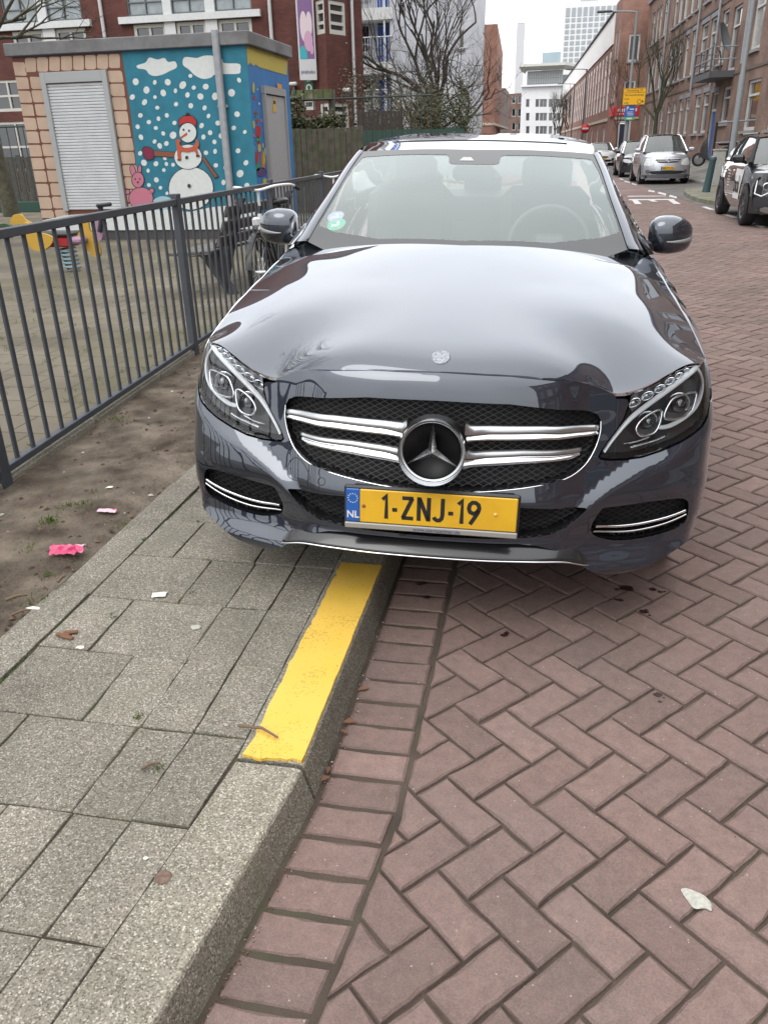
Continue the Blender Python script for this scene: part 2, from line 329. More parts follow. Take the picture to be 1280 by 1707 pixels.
# ------------------------------------------------------------------ ground, road, kerb, pavement
def bend(y): return -.125*max(0., 1.46-y)                       # the kerb swings away towards the viewer
def xr(y): return 3.90-.037*(y-16.5)                            # right edge of the carriageway
def noise2(x, y, s):
    from mathutils import noise
    return noise.noise(Vector((x*s, y*s, 3.7)))
brickcol = mat('road_brick', (.180, .122, .106), rough=.82, col2=(.158, .113, .100), vscale=1.3, c2lo=.4, c2hi=.62, attr='tint', var=.20, bump=.35, bscale=420, bdist=.0012, spec=.3)
def speckle(M, scale=125., thr=.085, col=(.42, .38, .35)):
    t = M.node_tree; b = t.nodes['Principled BSDF']; l = b.inputs['Base Color'].links[0].from_socket
    co = t.nodes.new('ShaderNodeTexCoord').outputs['Object']; v = t.nodes.new('ShaderNodeTexVoronoi'); v.inputs['Scale'].default_value = scale; t.links.new(co, v.inputs['Vector'])
    sp = t.nodes.new('ShaderNodeSeparateColor'); t.links.new(v.outputs['Color'], sp.inputs[0])
    a = t.nodes.new('ShaderNodeMath'); a.operation = 'LESS_THAN'; a.inputs[1].default_value = .016; t.links.new(sp.outputs[0], a.inputs[0])
    d = t.nodes.new('ShaderNodeMapRange'); d.inputs['From Min'].default_value = .12; d.inputs['From Max'].default_value = .30; d.inputs['To Min'].default_value = .75; d.inputs['To Max'].default_value = 0; t.links.new(v.outputs['Distance'], d.inputs['Value'])
    mu = t.nodes.new('ShaderNodeMath'); mu.operation = 'MULTIPLY'; t.links.new(a.outputs[0], mu.inputs[0]); t.links.new(d.outputs[0], mu.inputs[1])
    n5 = t.nodes.new('ShaderNodeTexNoise'); n5.inputs['Scale'].default_value = 26; n5.inputs['Detail'].default_value = 7; n5.inputs['Roughness'].default_value = .7; t.links.new(co, n5.inputs['Vector'])
    k5 = t.nodes.new('ShaderNodeMapRange'); k5.inputs['From Min'].default_value = .32; k5.inputs['From Max'].default_value = .68; k5.inputs['To Min'].default_value = .85; k5.inputs['To Max'].default_value = 1.12; t.links.new(n5.outputs['Fac'], k5.inputs['Value'])
    n6 = t.nodes.new('ShaderNodeTexNoise'); n6.inputs['Scale'].default_value = .8; n6.inputs['Detail'].default_value = 4; t.links.new(co, n6.inputs['Vector'])
    k6 = t.nodes.new('ShaderNodeMapRange'); k6.inputs['From Min'].default_value = .35; k6.inputs['From Max'].default_value = .65; k6.inputs['To Min'].default_value = .88; k6.inputs['To Max'].default_value = 1.08; t.links.new(n6.outputs['Fac'], k6.inputs['Value'])
    m5 = t.nodes.new('ShaderNodeMath'); m5.operation = 'MULTIPLY'; t.links.new(k5.outputs[0], m5.inputs[0]); t.links.new(k6.outputs[0], m5.inputs[1])
    h5 = t.nodes.new('ShaderNodeHueSaturation'); t.links.new(l, h5.inputs['Color']); t.links.new(m5.outputs[0], h5.inputs['Value']); l = h5.outputs[0]
    v6 = t.nodes.new('ShaderNodeTexVoronoi'); v6.inputs['Scale'].default_value = 340; t.links.new(co, v6.inputs['Vector']); s6 = t.nodes.new('ShaderNodeSeparateColor'); t.links.new(v6.outputs['Color'], s6.inputs[0])   # sand grains in the clay
    g6 = t.nodes.new('ShaderNodeMapRange'); g6.inputs['To Min'].default_value = .86; g6.inputs['To Max'].default_value = 1.14; t.links.new(s6.outputs[2], g6.inputs['Value']); h6 = t.nodes.new('ShaderNodeHueSaturation'); t.links.new(l, h6.inputs['Color']); t.links.new(g6.outputs[0], h6.inputs['Value']); l = h6.outputs[0]
    x = t.nodes.new('ShaderNodeMix'); x.data_type = 'RGBA'; x.inputs['B'].default_value = (*col, 1); t.links.new(l, x.inputs['A']); t.links.new(mu.outputs[0], x.inputs['Factor']); t.links.new(x.outputs['Result'], b.inputs['Base Color'])
speckle(brickcol)
jointm = mat('joint_sand', (.060, .044, .033), rough=.95, col2=(.046, .050, .024), vscale=2.2, c2lo=.52, c2hi=.68, bump=.6, bscale=180, bdist=.006, var=.35)
def clip_half(poly, a, b, c):                                    # keep a*x+b*y>=c
    out = []
    for i in range(len(poly)):
        p, q = poly[i], poly[(i+1) % len(poly)]; dp = a*p[0]+b*p[1]-c; dq = a*q[0]+b*q[1]-c
        if dp >= 0: out.append(p)
        if dp*dq < 0: t = dp/(dp-dq); out.append((p[0]+(q[0]-p[0])*t, p[1]+(q[1]-p[1])*t))
    return out
def area(p): return .5*abs(sum(p[i][0]*p[(i+1) % len(p)][1]-p[(i+1) % len(p)][0]*p[i][1] for i in range(len(p))))
road = MB()
def add_brick(poly, g=.0027, z0=0., fine=True):
    """one paving brick: worn top, rounded arris, sides going down into the joint"""
    n = len(poly); cx = sum(p[0] for p in poly)/n; cy = sum(p[1] for p in poly)/n
    def inset(pl, d):
        out = []; k = len(pl)
        for i in range(k):
            a, b, c = Vector(pl[i-1]), Vector(pl[i]), Vector(pl[(i+1) % k]); e1 = (b-a); e2 = (c-b)
            if e1.length < 1e-6 or e2.length < 1e-6: out.append(tuple(b)); continue
            e1.normalize(); e2.normalize(); n1 = Vector((-e1.y, e1.x)); n2 = Vector((-e2.y, e2.x)); s = n1+n2
            s = s/max(.35, s.dot(n1)) if s.length > 1e-6 else n1
            out.append((b.x+s.x*d, b.y+s.y*d))
        return out
    if sum(poly[i][0]*poly[(i+1) % n][1]-poly[(i+1) % n][0]*poly[i][1] for i in range(n)) < 0: poly = poly[::-1]
    o = inset(poly, g)
    if area(o) < .0007: return
    if fine:
        o = densify(o, .03); o = [(x+random.gauss(0, .0009), y+random.gauss(0, .0009)) for x, y in o]
    t1, t2 = [], []
    for x, y in o:
        dx, dy = cx-x, cy-y; L = math.hypot(dx, dy); t1.append((x+dx/L*.0025, y+dy/L*.0025)); e_ = random.uniform(.007, .0125); t2.append((x+dx/L*e_, y+dy/L*e_))
    sx, sy, h = random.gauss(0, .006), random.gauss(0, .006), z0+random.gauss(0, .0012)
    Z = lambda x, y, d: h-d+(x-cx)*sx+(y-cy)*sy
    k = len(o); V = [(x, y, Z(x, y, .016)) for x, y in o]+[(x, y, Z(x, y, .0035)) for x, y in t1]+[(x, y, Z(x, y, 0.)) for x, y in t2]
    F = [(i, (i+1) % k, k+(i+1) % k, k+i) for i in range(k)]+[(k+i, k+(i+1) % k, 2*k+(i+1) % k, 2*k+i) for i in range(k)]+[tuple(range(2*k, 3*k))]
    road.add(V, F, 0); road.tint += [max(0, road_t()-.6)]*(2*k)+[road_t()]
_t = [.5]
def road_t(): return _t[0]
BW = .105; A_ = R_(-42.5); U = Vector((math.cos(A_), math.sin(A_))); V_ = Vector((-math.sin(A_), math.cos(A_))); O_ = Vector((.183, 1.844))
YMAX = 27.0
for i in range(-260, 300):
    for j in range(-260, 300):
        k = (i-j) % 4
        if k == 0: c = [(i, j), (i+2, j), (i+2, j+1), (i, j+1)]
        elif k == 3: c = [(i, j), (i+1, j), (i+1, j+2), (i, j+2)]
        else: continue
        p = [tuple(O_+U*(a*BW)+V_*(b*BW)) for a, b in c]
        my = sum(q[1] for q in p)/4; mxx = sum(q[0] for q in p)/4
        if my < .35 or my > YMAX or mxx < -.6 or mxx > xr(my)+.2: continue
        if my < 1.46: p = clip_half(p, 1, -.125, -.276-.125*1.46)
        elif my >= 1.46: p = clip_half(p, 1, 0, -.276)
        if len(p) < 3 or area(p) < .0012: continue
        p = clip_half(p, -1, -.037, -(3.90+.037*16.5))
        if len(p) < 3: continue
        _t[0] = min(1, max(0, random.gauss(.5, .2))); add_brick(p, fine=my < 5)
y = .3
while y < 30:                                                    # gutter course beside the kerb
    b0, b1 = bend(y), bend(y+.1055); ex = random.gauss(0, .003)
    _t[0] = min(1, max(0, random.gauss(.5, .22))); add_brick([(-.492+b0, y), (-.282+b0+ex, y+random.gauss(0, .002)), (-.282+b1+ex, y+.1055), (-.492+b1, y+.1055)], z0=-.004, g=.005, fine=y < 5); y += .1055
nb = len(road.f)
ys = np.linspace(-.5, YMAX, 60)
V = []; F = []
for q in ys: V += [(-.50+bend(q), q, -.0085), (xr(q), q, -.0085)]
F = [(2*i, 2*i+1, 2*i+3, 2*i+2) for i in range(len(ys)-1)]; road.add(V, F, 1); road.tint += [.5]*len(F)
struct(road.build('road', [brickcol, jointm]))
farbrick = brick_mat('far_road_brick', (.205, .138, .124), (.165, .115, .108), (.08, .06, .05), .21, .105, rough=.8)
fr = MB(); n = 40; V = []; UVs = []
for i in range(n+1):
    q = YMAX+(230-YMAX)*(i/n)**2; V += [(-.5-.037*(q-YMAX), q, -.002), (xr(q), q, -.002)]
for i in range(n): UVs.append([V[k][:2] for k in (2*i, 2*i+1, 2*i+3, 2*i+2)])
fr.add(V, [(2*i, 2*i+1, 2*i+3, 2*i+2) for i in range(n)], 0, uvs=UVs); struct(fr.build('far_road', farbrick))
g = MB(); g.add([(-1500, -300, -.06), (1500, -300, -.06), (1500, 2000, -.06), (-1500, 2000, -.06)], [(0, 1, 2, 3)])
struct(g.build('ground', mat('ground', (.13, .12, .11), rough=.95, col2=(.10, .10, .09), vscale=.2)))

tilem = grain_mat('tile_aggregate', (.092, .082, .063), (.194, .176, .144), (.41, .385, .335), scale=290, stain=(.13, .125, .095), var=.11)
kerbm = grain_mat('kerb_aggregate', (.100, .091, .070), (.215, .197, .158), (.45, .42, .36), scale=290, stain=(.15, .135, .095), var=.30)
mossj = mat('pavement_joint', (.045, .036, .024), rough=1, col2=(.050, .062, .020), vscale=4, c2lo=.5, c2hi=.62, var=.4, bump=.6, bscale=150)
PA = [-1.51, -1.178, -1.003, -.85, -.702]; PB = [-1.51, -1.338, -1.01, -.852, -.702]
sw = MB(); ZT = .09
def slab(mb, poly, zt, g=.004, mi=0, tv=.5):
    o = poly; n = len(o); cx = sum(p[0] for p in o)/n; cy = sum(p[1] for p in o)/n
    sh = [(x+(g if x < cx else -g), y+(g if y < cy else -g)) for x, y in o]; sh = densify(sh, .05); sh = [(x+random.gauss(0, .0012), y+random.gauss(0, .0012)) for x, y in sh]; k = len(sh)
    sx, sy, h = random.gauss(0, .006), random.gauss(0, .006), random.gauss(0, .0015)
    Z = lambda x, y, d: zt+h-d+(x-cx)*sx+(y-cy)*sy
    t2 = [(x+(cx-x)*.016, y+(cy-y)*.016) for x, y in sh]
    V = [(x, y, Z(x, y, .03)) for x, y in sh]+[(x, y, Z(x, y, .003)) for x, y in sh]+[(x, y, Z(x, y, 0)) for x, y in t2]
    F = [(i, (i+1) % k, k+(i+1) % k, k+i) for i in range(k)]+[(k+i, k+(i+1) % k, 2*k+(i+1) % k, 2*k+i) for i in range(k)]+[tuple(range(2*k, 3*k))]
    mb.add(V, F, mi); mb.tint += [max(0, tv-.3)]*(2*k)+[tv]
r = -5
while 1.56+.3125*r < 32:
    y0, y1 = 1.56+.3125*r, 1.56+.3125*(r+1); P_ = PA if r % 2 == 0 else PB
    sb = lambda x, y: x+bend(y)*max(0, (x+1.51)/.81)
    for a, b in zip(P_[:-1], P_[1:]):
        slab(sw, [(sb(a, y0), y0), (sb(b, y0), y0), (sb(b, y1), y1), (sb(a, y1), y1)], ZT, g=.0022, tv=min(1, max(0, random.gauss(.5, .25))))
    r += 1
V = []; ys = np.linspace(-.2, 32, 120)
for q in ys: V += [(-1.66, q, ZT-.006), (-.69+bend(q), q, ZT-.006)]
F = [(2*i, 2*i+1, 2*i+3, 2*i+2) for i in range(len(ys)-1)]; sw.add(V, F, 1); sw.tint += [.5]*len(F)
y = .2
while y < 32:                                                    # narrow edging stones against the dirt
    slab(sw, [(-1.655, y), (-1.515, y), (-1.515, y+1.0), (-1.655, y+1.0)], ZT+.002, g=.002, tv=random.uniform(.3, .7)); y += 1.0
struct(sw.build('pavement', [tilem, mossj]))
kb = MB()
def kerb_stone(y0, y1):
    prof = [(-.704, -.05), (-.702, .088), (-.698, .094), (-.62, .0955), (-.545, .0955), (-.536, .0945), (-.529, .0905), (-.525, .084), (-.518, .058), (-.493, -.03)]
    n = max(2, int((y1-y0)/.05)); V = []; k = len(prof)
    for i in range(n+1):
        q = y0+(y1-y0)*i/n
        for x, z in prof:
            e = .0015*noise2(q*9, x*9, 3)+(.003 if i in (0, n) else 0)*0
            V.append((x+bend(q)+(e if x > -.6 else 0), q, z+e*.6-(.002 if (i == 0 or i == n) and z > 0 else 0)))
    F = [(i*k+j, i*k+j+1, (i+1)*k+j+1, (i+1)*k+j) for i in range(n) for j in range(k-1)]+[tuple(range(k))[::-1], tuple(range(n*k, n*k+k))]
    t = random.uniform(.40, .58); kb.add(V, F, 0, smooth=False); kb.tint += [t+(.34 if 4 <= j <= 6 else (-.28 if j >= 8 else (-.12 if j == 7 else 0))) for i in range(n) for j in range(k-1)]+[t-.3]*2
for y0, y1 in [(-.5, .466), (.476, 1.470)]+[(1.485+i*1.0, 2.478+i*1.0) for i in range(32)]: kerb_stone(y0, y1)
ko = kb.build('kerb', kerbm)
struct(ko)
# pale rubbed arris and the wider setting
dirtm = mat('bare_earth', (.142, .117, .092), rough=1, col2=(.084, .067, .052), vscale=3.4, c2lo=.42, c2hi=.62, var=.45, bump=.8, bscale=55, bdist=.02, det=8, spec=.1)
def fence_x(y): return -2.246-.0655*y
dg = MB(); ny, nx = 200, 26; V = []
for i in range(ny+1):
    q = .2+13.8*(i/ny)**1.25
    for j in range(nx+1):
        x = -1.655+(fence_x(q)-.02+1.655)*j/nx
        z = .082+.018*noise2(x, q, 2.2)+.011*noise2(x, q, 9)+.006*noise2(x, q, 27)-.010*math.exp(-((x+1.66)/.05)**2)
        V.append((x, q, z))
dg.add(V, [(i*(nx+1)+j, i*(nx+1)+j+1, (i+1)*(nx+1)+j+1, (i+1)*(nx+1)+j) for i in range(ny) for j in range(nx)], smooth=True); struct(dg.build('dirt_strip', dirtm))
pgm = brick_mat('playground_tiles', (.150, .130, .100), (.128, .112, .086), (.062, .056, .034), .3, .3, rough=.95, dirt=.35)
t = pgm.node_tree; b_ = t.nodes['Principled BSDF']; l = b_.inputs['Base Color'].links[0].from_socket
no = t.nodes.new('ShaderNodeTexNoise'); no.inputs['Scale'].default_value = .55; no.inputs['Detail'].default_value = 7; t.links.new(t.nodes.new('ShaderNodeTexCoord').outputs['Object'], no.inputs['Vector'])
kk = t.nodes.new('ShaderNodeMapRange'); kk.inputs['From Min'].default_value = .45; kk.inputs['From Max'].default_value = .65; kk.inputs['To Max'].default_value = .75; t.links.new(no.outputs['Fac'], kk.inputs['Value'])
xx = t.nodes.new('ShaderNodeMix'); xx.data_type = 'RGBA'; xx.inputs['B'].default_value = (.088, .082, .042, 1); t.links.new(l, xx.inputs['A']); t.links.new(kk.outputs[0], xx.inputs['Factor']); t.links.new(xx.outputs['Result'], b_.inputs['Base Color'])
pg = MB(); q = [(fence_x(-1), -1, .05), (fence_x(33), 33, .05), (-40, 33, .05), (-40, -1, .05)]; pg.add(q[::-1], [(0, 1, 2, 3)], uvs=[[p[:2] for p in q[::-1]]]); struct(pg.build('playground_ground', pgm))
ft = MB()
for i in range(34): ft.box((fence_x(i+.5)-.05, i+.5, .065), (.13, .99, .11), rz=.0655, bev=.01)
ft.tint = [random.random()*.2+.4 for _ in ft.f]
struct(ft.build('fence_edging', kerbm))
# left pavement beyond, under the row of houses
lp = MB(); lp.add([(-40, 33, .06), (-2.2, 33, .06), (-9.5, 230, .06), (-60, 230, .06)], [(0, 1, 2, 3)]); struct(lp.build('far_pavement', mat('far_pavement', (.2, .19, .18), rough=.95, col2=(.16, .15, .13), vscale=.8)))
kb2 = MB(); kb2.add([(-.5, 30, .09), (-2.3, 30, .09), (-9.6, 230, .09), (-8.0, 230, .09)], [(0, 1, 2, 3)]); kb2.build  # (kerb side strip)
struct(kb2.build('kerbside_pavement', MATS['far_pavement']))
# right-hand side: parking bays, island, rising pavement
parkm = brick_mat('parking_brick', (.135, .125, .120), (.115, .108, .104), (.06, .055, .05), .21, .105, rough=.85)
def strip(name, f0, f1, z0, z1, y0, y1, m, n=40, kind='structure'):
    s = MB(); V = []
    for i in range(n+1):
        q = y0+(y1-y0)*i/n; V += [(f0(q), q, z0), (f1(q), q, z1)]
    F = [(2*i, 2*i+1, 2*i+3, 2*i+2) for i in range(n)]; s.add(V, F, uvs=[[V[k][:2] for k in f] for f in F]); return struct(s.build(name, m), kind)
def fac_x(y): return 7.3-.033*(y-38)
strip('parking_bays', xr, lambda y: xr(y)+2.05, .002, .004, -2, 180, parkm)
rpave = brick_mat('right_pavement', (.20, .19, .175), (.175, .168, .155), (.09, .085, .07), .3, .3, rough=.95)
strip('right_pavement', lambda y: xr(y)+2.05, lambda y: fac_x(y)+.05, .11, .56, -2, 180, rpave)
strip('right_kerb', lambda y: xr(y)+2.0, lambda y: xr(y)+2.06, .112, .114, -2, 180, MATS['far_pavement'])
strip('right_kerb_face', lambda y: xr(y)+1.998, lambda y: xr(y)+2.0, 0., .112, -2, 180, MATS['far_pavement'])
isl = MB(); pl = smooth_closed([(4.25, 21.9), (3.82, 23.2), (3.83, 25.5), (4.05, 27.6), (4.6, 28.6), (5.8, 28.8), (5.8, 21.6)], 5); pl = [(x, y) for x, y in pl]
k = len(pl); V = [(x, y, -.02) for x, y in pl]+[(x, y, .10) for x, y in pl]+[(x+(5-x)*.03, y+(25-y)*.03, .115) for x, y in pl]
isl.add(V, [(i, (i+1) % k, k+(i+1) % k, k+i) for i in range(k)]+[(k+i, k+(i+1) % k, 2*k+(i+1) % k, 2*k+i) for i in range(k)]+[tuple(range(2*k, 3*k))]); struct(isl.build('pavement_island', mat('island', (.165, .155, .125), rough=.95, col2=(.12, .125, .075), vscale=1.6, var=.2)))
mk = MB(); white = mat('road_paint', (.47, .47, .46), rough=.7, col2=(.38, .35, .33), vscale=9, c2lo=.55, c2hi=.75)
def quad_px(pts, z=.006): mk.add([tuple(onground(u, v, z)) for u, v in pts], [(0, 1, 2, 3)])
for q in (6.5, 8.6, 10.7, 12.8, 14.9, 17.0, 19.1, 21.3): mk.box((xr(q)-.02, q, .003), (.11, .95, .006), rz=.037)
for u, v, du, dv, wd in [(1081, 316, 10, 1.5, 2.5), (1097.5, 319, 12.5, 3, 3), (1116, 324.2, 12, 3, 3), (1041, 300.3, 9, 2.4, 2), (1033, 296.3, 6, 1.8, 1.6), (1054, 304.5, 7, 2, 2)]: quad_px([(u, v), (u+du, v+dv), (u+du, v+dv+wd), (u-1, v+wd)])
quad_px([(1046, 325.8), (1110, 325.6), (1110, 326.6), (1046, 327.1)])
quad_px([(1048, 331.4), (1122, 331.0), (1125, 332.8), (1048, 333.2)], .007)
for a, b, c, d in [((1053, 332.6), (1062, 332.6), (1070, 339.6), (1058, 339.6)), ((1079, 332.6), (1089, 332.6), (1097, 335.6), (1087, 335.6)), ((1113, 332.6), (1123, 332.6), (1135, 339.6), (1123, 339.6))]: quad_px([d, c, b, a], .009)
struct(mk.build('road_markings', white))
# yellow strip stuck along the kerb
yt = MB(); random.seed(3); L_ = []; Rr = []; n = 44
for i in range(n+1):
    q = 1.492+(2.54-1.492)*i/n; L_.append((-.683+random.gauss(0, .0022)+.004*noise2(q, 0, 14), q)); Rr.append((-.531+random.gauss(0, .0007), q))
L_[0] = (-.688, 1.488); Rr[0] = (-.532, 1.483)
M_ = 12; V = []
for i in range(n+1):
    for j in range(M_+1):
        t = j/M_; x = L_[i][0]+(Rr[i][0]-L_[i][0])*t; q = L_[i][1]
        if i == 0: q += .010*noise2(t*4, 1.7, 1.6)-.006*math.sin(t*5)
        V.append((x, q, .0985+.0012*noise2(x*22, q*9, 1)+(.003*math.exp(-((i)/1.5)**2))))
yt.add(V, [(i*(M_+1)+j, i*(M_+1)+j+1, (i+1)*(M_+1)+j+1, (i+1)*(M_+1)+j) for i in range(n) for j in range(M_)], smooth=True)
V2 = [V[j] for j in range(M_+1)]; yt.add(V2+[(x, y, .092) for x, y, z in V2], [(j+1, j, M_+1+j, M_+2+j) for j in range(M_)])
V2 = [V[i*(M_+1)+M_] for i in range(n+1)]; yt.add(V2+[(x+.001, y, .088) for x, y, z in V2], [(j+1, j, n+1+j, n+2+j) for j in range(n)])
ym = mat('yellow_tape', (.66, .415, .068), rough=.55, col2=(.60, .39, .030), vscale=5, c2lo=.5, c2hi=.72, bump=.25, bscale=260, bdist=.002)
t = ym.node_tree; b_ = t.nodes['Principled BSDF']; l = b_.inputs['Base Color'].links[0].from_socket; co = t.nodes.new('ShaderNodeTexCoord').outputs['Object']
v = t.nodes.new('ShaderNodeTexVoronoi'); v.inputs['Scale'].default_value = 260; t.links.new(co, v.inputs['Vector']); sp = t.nodes.new('ShaderNodeSeparateColor'); t.links.new(v.outputs['Color'], sp.inputs[0])
n1 = t.nodes.new('ShaderNodeTexNoise'); n1.inputs['Scale'].default_value = 6; n1.inputs['Detail'].default_value = 3; t.links.new(co, n1.inputs['Vector'])
k1 = t.nodes.new('ShaderNodeMapRange'); k1.inputs['From Min'].default_value = .5; k1.inputs['From Max'].default_value = .68; k1.inputs['To Min'].default_value = .01; k1.inputs['To Max'].default_value = .22; t.links.new(n1.outputs['Fac'], k1.inputs['Value'])
lt = t.nodes.new('ShaderNodeMath'); lt.operation = 'LESS_THAN'; t.links.new(sp.outputs[0], lt.inputs[0]); t.links.new(k1.outputs[0], lt.inputs[1])
m2 = t.nodes.new('ShaderNodeMath'); m2.operation = 'MULTIPLY'; m2.inputs[1].default_value = .45; t.links.new(lt.outputs[0], m2.inputs[0])
x2 = t.nodes.new('ShaderNodeMix'); x2.data_type = 'RGBA'; x2.inputs['B'].default_value = (.16, .12, .03, 1); t.links.new(l, x2.inputs['A']); t.links.new(m2.outputs[0], x2.inputs['Factor']); t.links.new(x2.outputs['Result'], b_.inputs['Base Color'])
tag(yt.build('kerb_tape', ym), 'bright yellow strip stuck along the top of the grey kerb', 'kerb tape')
random.seed(11)

# ------------------------------------------------------------------ the dark grey saloon
def pch(xs, ys, x):
    xs = np.asarray(xs, float); ys = np.asarray(ys, float); h = np.diff(xs); d = np.diff(ys)/h; m = np.zeros(len(xs))
    for i in range(1, len(xs)-1):
        if d[i-1]*d[i] > 0: w1 = 2*h[i]+h[i-1]; w2 = h[i]+2*h[i-1]; m[i] = (w1+w2)/(w1/d[i-1]+w2/d[i])
    m[0] = d[0]; m[-1] = d[-1]; x = np.clip(np.asarray(x, float), xs[0], xs[-1]); i = np.clip(np.searchsorted(xs, x)-1, 0, len(xs)-2); t = (x-xs[i])/h[i]
    return (1+2*t)*(1-t)**2*ys[i]+t*(1-t)**2*h[i]*m[i]+t*t*(3-2*t)*ys[i+1]+t*t*(t-1)*h[i]*m[i+1]
BX = [0, .15, .3, .45, .55, .65, .73, .79, .832, .865, .888, .9, .905]; BY = [0, .006, .028, .07, .108, .14, .168, .197, .225, .28, .38, .52, .85]
OZ = [.13, .17, .2, .27, .32, .36, .42, .5, .56, .64, .70, .74, .78, .82]; OY = [.03, -.008, -.024, .006, .020, .021, .024, .05, .075, .10, .115, .125, .14, .175]
WZ = [.13, .2, .28, .36, .6, .68, .74, .80]; WW = [.945, .96, .985, 1, 1, .99, .972, .95]
RX = [0, .30, .37, .413, .44, .488, .54, .617, .73, .84, .91]; RZ = [.27, .27, .29, .339, .372, .408, .45, .49, .53, .593, .63]
def sm(a, b, x): t = np.clip((x-a)/(b-a), 0, 1); return t*t*(3-2*t)
def ridge(x, z):
    t = z-pch(RX, RZ, x); r = .012; up = .5*(t+np.sqrt(t*t+r*r)); dn = .5*(-t+np.sqrt(t*t+r*r))
    return (.40*np.minimum(up, .055)+.13*np.minimum(dn, .12))*sm(.36, .47, x)*sm(.2, .27, z)
def Sy(x, z):                                                     # nose surface as y(x,z)
    x = np.abs(x)/pch(WZ, WW, z); return pch(BX, BY, x)+pch(OZ, OY, z)+ridge(x, z)
def F_xz(off=0.):
    return lambda x, z: np.stack([np.asarray(x, float), Sy(np.asarray(x, float), z)+off, np.asarray(z, float)*np.ones_like(x)], -1)
_t = np.linspace(0, .905, 4000); _yy = pch(BX, BY, _t); _t = np.r_[_t, np.full(200, .905)]; _yy = np.r_[_yy, np.linspace(.85, 1.2, 201)[1:]]
_s = np.r_[0, np.cumsum(np.hypot(np.diff(_t), np.diff(_yy)))]
def F_sz(off=0.):                                                 # the same nose, unrolled so that it wraps round the corner
    def f(s, z):
        a = np.abs(s); xb = np.interp(a, _s, _t); yb = np.interp(a, _s, _yy); z = np.asarray(z, float)
        return np.stack([np.sign(s)*xb*pch(WZ, WW, z), yb+pch(OZ, OY, z)+ridge(xb, z)+off, z], -1)
    return f
def to_s(p): x, z = p; return (float(np.interp(abs(x)/pch(WZ, WW, z), _t[:4000], _s[:4000])), z)
def mir(pts): return list(pts)+[(-x, z) for x, z in reversed(pts)]
def paint_mat(name, col, metal=.5, rough=.38, ior=1.6, gain=1.5, tint=(1, 1, 1)):
    M = bpy.data.materials.new(name); M.use_nodes = True; t = M.node_tree; b = t.nodes['Principled BSDF']; o = t.nodes['Material Output']
    for k_, v_ in {'Base Color': (*col, 1), 'Metallic': metal, 'Roughness': rough, 'Specular IOR Level': .3}.items(): b.inputs[k_].default_value = v_
    gl = t.nodes.new('ShaderNodeBsdfGlossy'); gl.inputs['Roughness'].default_value = .012; gl.inputs['Color'].default_value = (*tint, 1); fr = t.nodes.new('ShaderNodeFresnel'); fr.inputs['IOR'].default_value = ior
    mu = t.nodes.new('ShaderNodeMath'); mu.operation = 'MULTIPLY'; mu.use_clamp = True; mu.inputs[1].default_value = gain; mx = t.nodes.new('ShaderNodeMixShader')
    t.links.new(fr.outputs[0], mu.inputs[0]); t.links.new(mu.outputs[0], mx.inputs[0]); t.links.new(b.outputs[0], mx.inputs[1]); t.links.new(gl.outputs[0], mx.inputs[2]); t.links.new(mx.outputs[0], o.inputs[0])
    return M
paint = paint_mat('car_paint', (.012, .015, .025), .45, .36, 1.6, 1.8, tint=(.90, .94, 1.))
black = mat('gloss_black_plastic', (.010, .010, .011), rough=.22, coat=.4)
matte = mat('matte_black', (.012, .012, .012), rough=.75)
rubber = mat('rubber', (.016, .016, .017), rough=.8)
chrome = mat('chrome', (.82, .83, .84), rough=.07, metal=1.)
satin = mat('satin_silver', (.46, .47, .48), rough=.30, metal=1.)
clear = glass_mat('lamp_glass', (.93, .94, .95), 1.35); screen = glass_mat('windscreen_glass', (.90, .97, .95), 1.5, extra=.0, refl=1.7, dust=.05, gtint=(.93, 1., .985))
pane = glass_mat('side_glass', (.62, .66, .66), 1.5); darkglass = mat('dark_glass', (.012, .014, .016), rough=.03, spec=.8, coat=1.)
car = thing('saloon_car', 'dark grey saloon car parked half on the kerb with a three-pointed star', 'car')
car.location = (-.3136, 2.1938, .0785)
_a, _b, _c = R_(2.592), R_(1.8116), R_(1.1489)
car.rotation_euler = (Matrix.Rotation(_a, 3, 'Z')@Matrix.Rotation(_b, 3, 'Y')@Matrix.Rotation(_c, 3, 'X')).to_euler()
HL = [(.502, .550), (.511, .569), (.530, .596), (.552, .624), (.570, .656), (.580, .688), (.584, .724), (.621, .741), (.661, .758), (.710, .779), (.762, .796), (.800, .800), (.822, .795), (.833, .770), (.842, .742), (.847, .704), (.846, .674), (.840, .645), (.820, .619), (.790, .599), (.752, .580), (.693, .560), (.634, .545), (.581, .539), (.535, .541), (.510, .545)]
GR = [(0, .724), (.215, .720), (.40, .697), (.458, .687), (.484, .675), (.496, .655), (.497, .62), (.484, .572), (.455, .528), (.40, .500), (.305, .484), (.171, .470), (.06, .4645), (0, .4635)]
IN = [(0, .426), (.271, .422), (.468, .408), (.474, .404), (.452, .383), (.418, .350), (.362, .326), (.262, .318), (0, .316)]
FG = [(.496, .348), (.507, .375), (.520, .397), (.535, .402), (.585, .403), (.675, .408), (.756, .409), (.788, .402), (.804, .385), (.808, .350), (.805, .322), (.790, .306), (.757, .297), (.668, .284), (.575, .283), (.510, .304), (.497, .325)]
sG = smooth_closed(FG, 3)
fogs = [[to_s(p) for p in sG], [(-a, b) for a, b in [to_s(p) for p in sG]]]
grille_o = mir(GR[1:-1])+[]; GRo = [(0, .724)]+GR[1:-1]+[(0, .4635)]+[(-x, z) for x, z in reversed(GR[1:-1])]
INo = [IN[0]]+IN[1:-1]+[IN[-1]]+[(-x, z) for x, z in reversed(IN[1:-1])]
def ss(pl): return [(math.copysign(to_s(p)[0], p[0]) if p[0] else 0., p[1]) for p in pl]
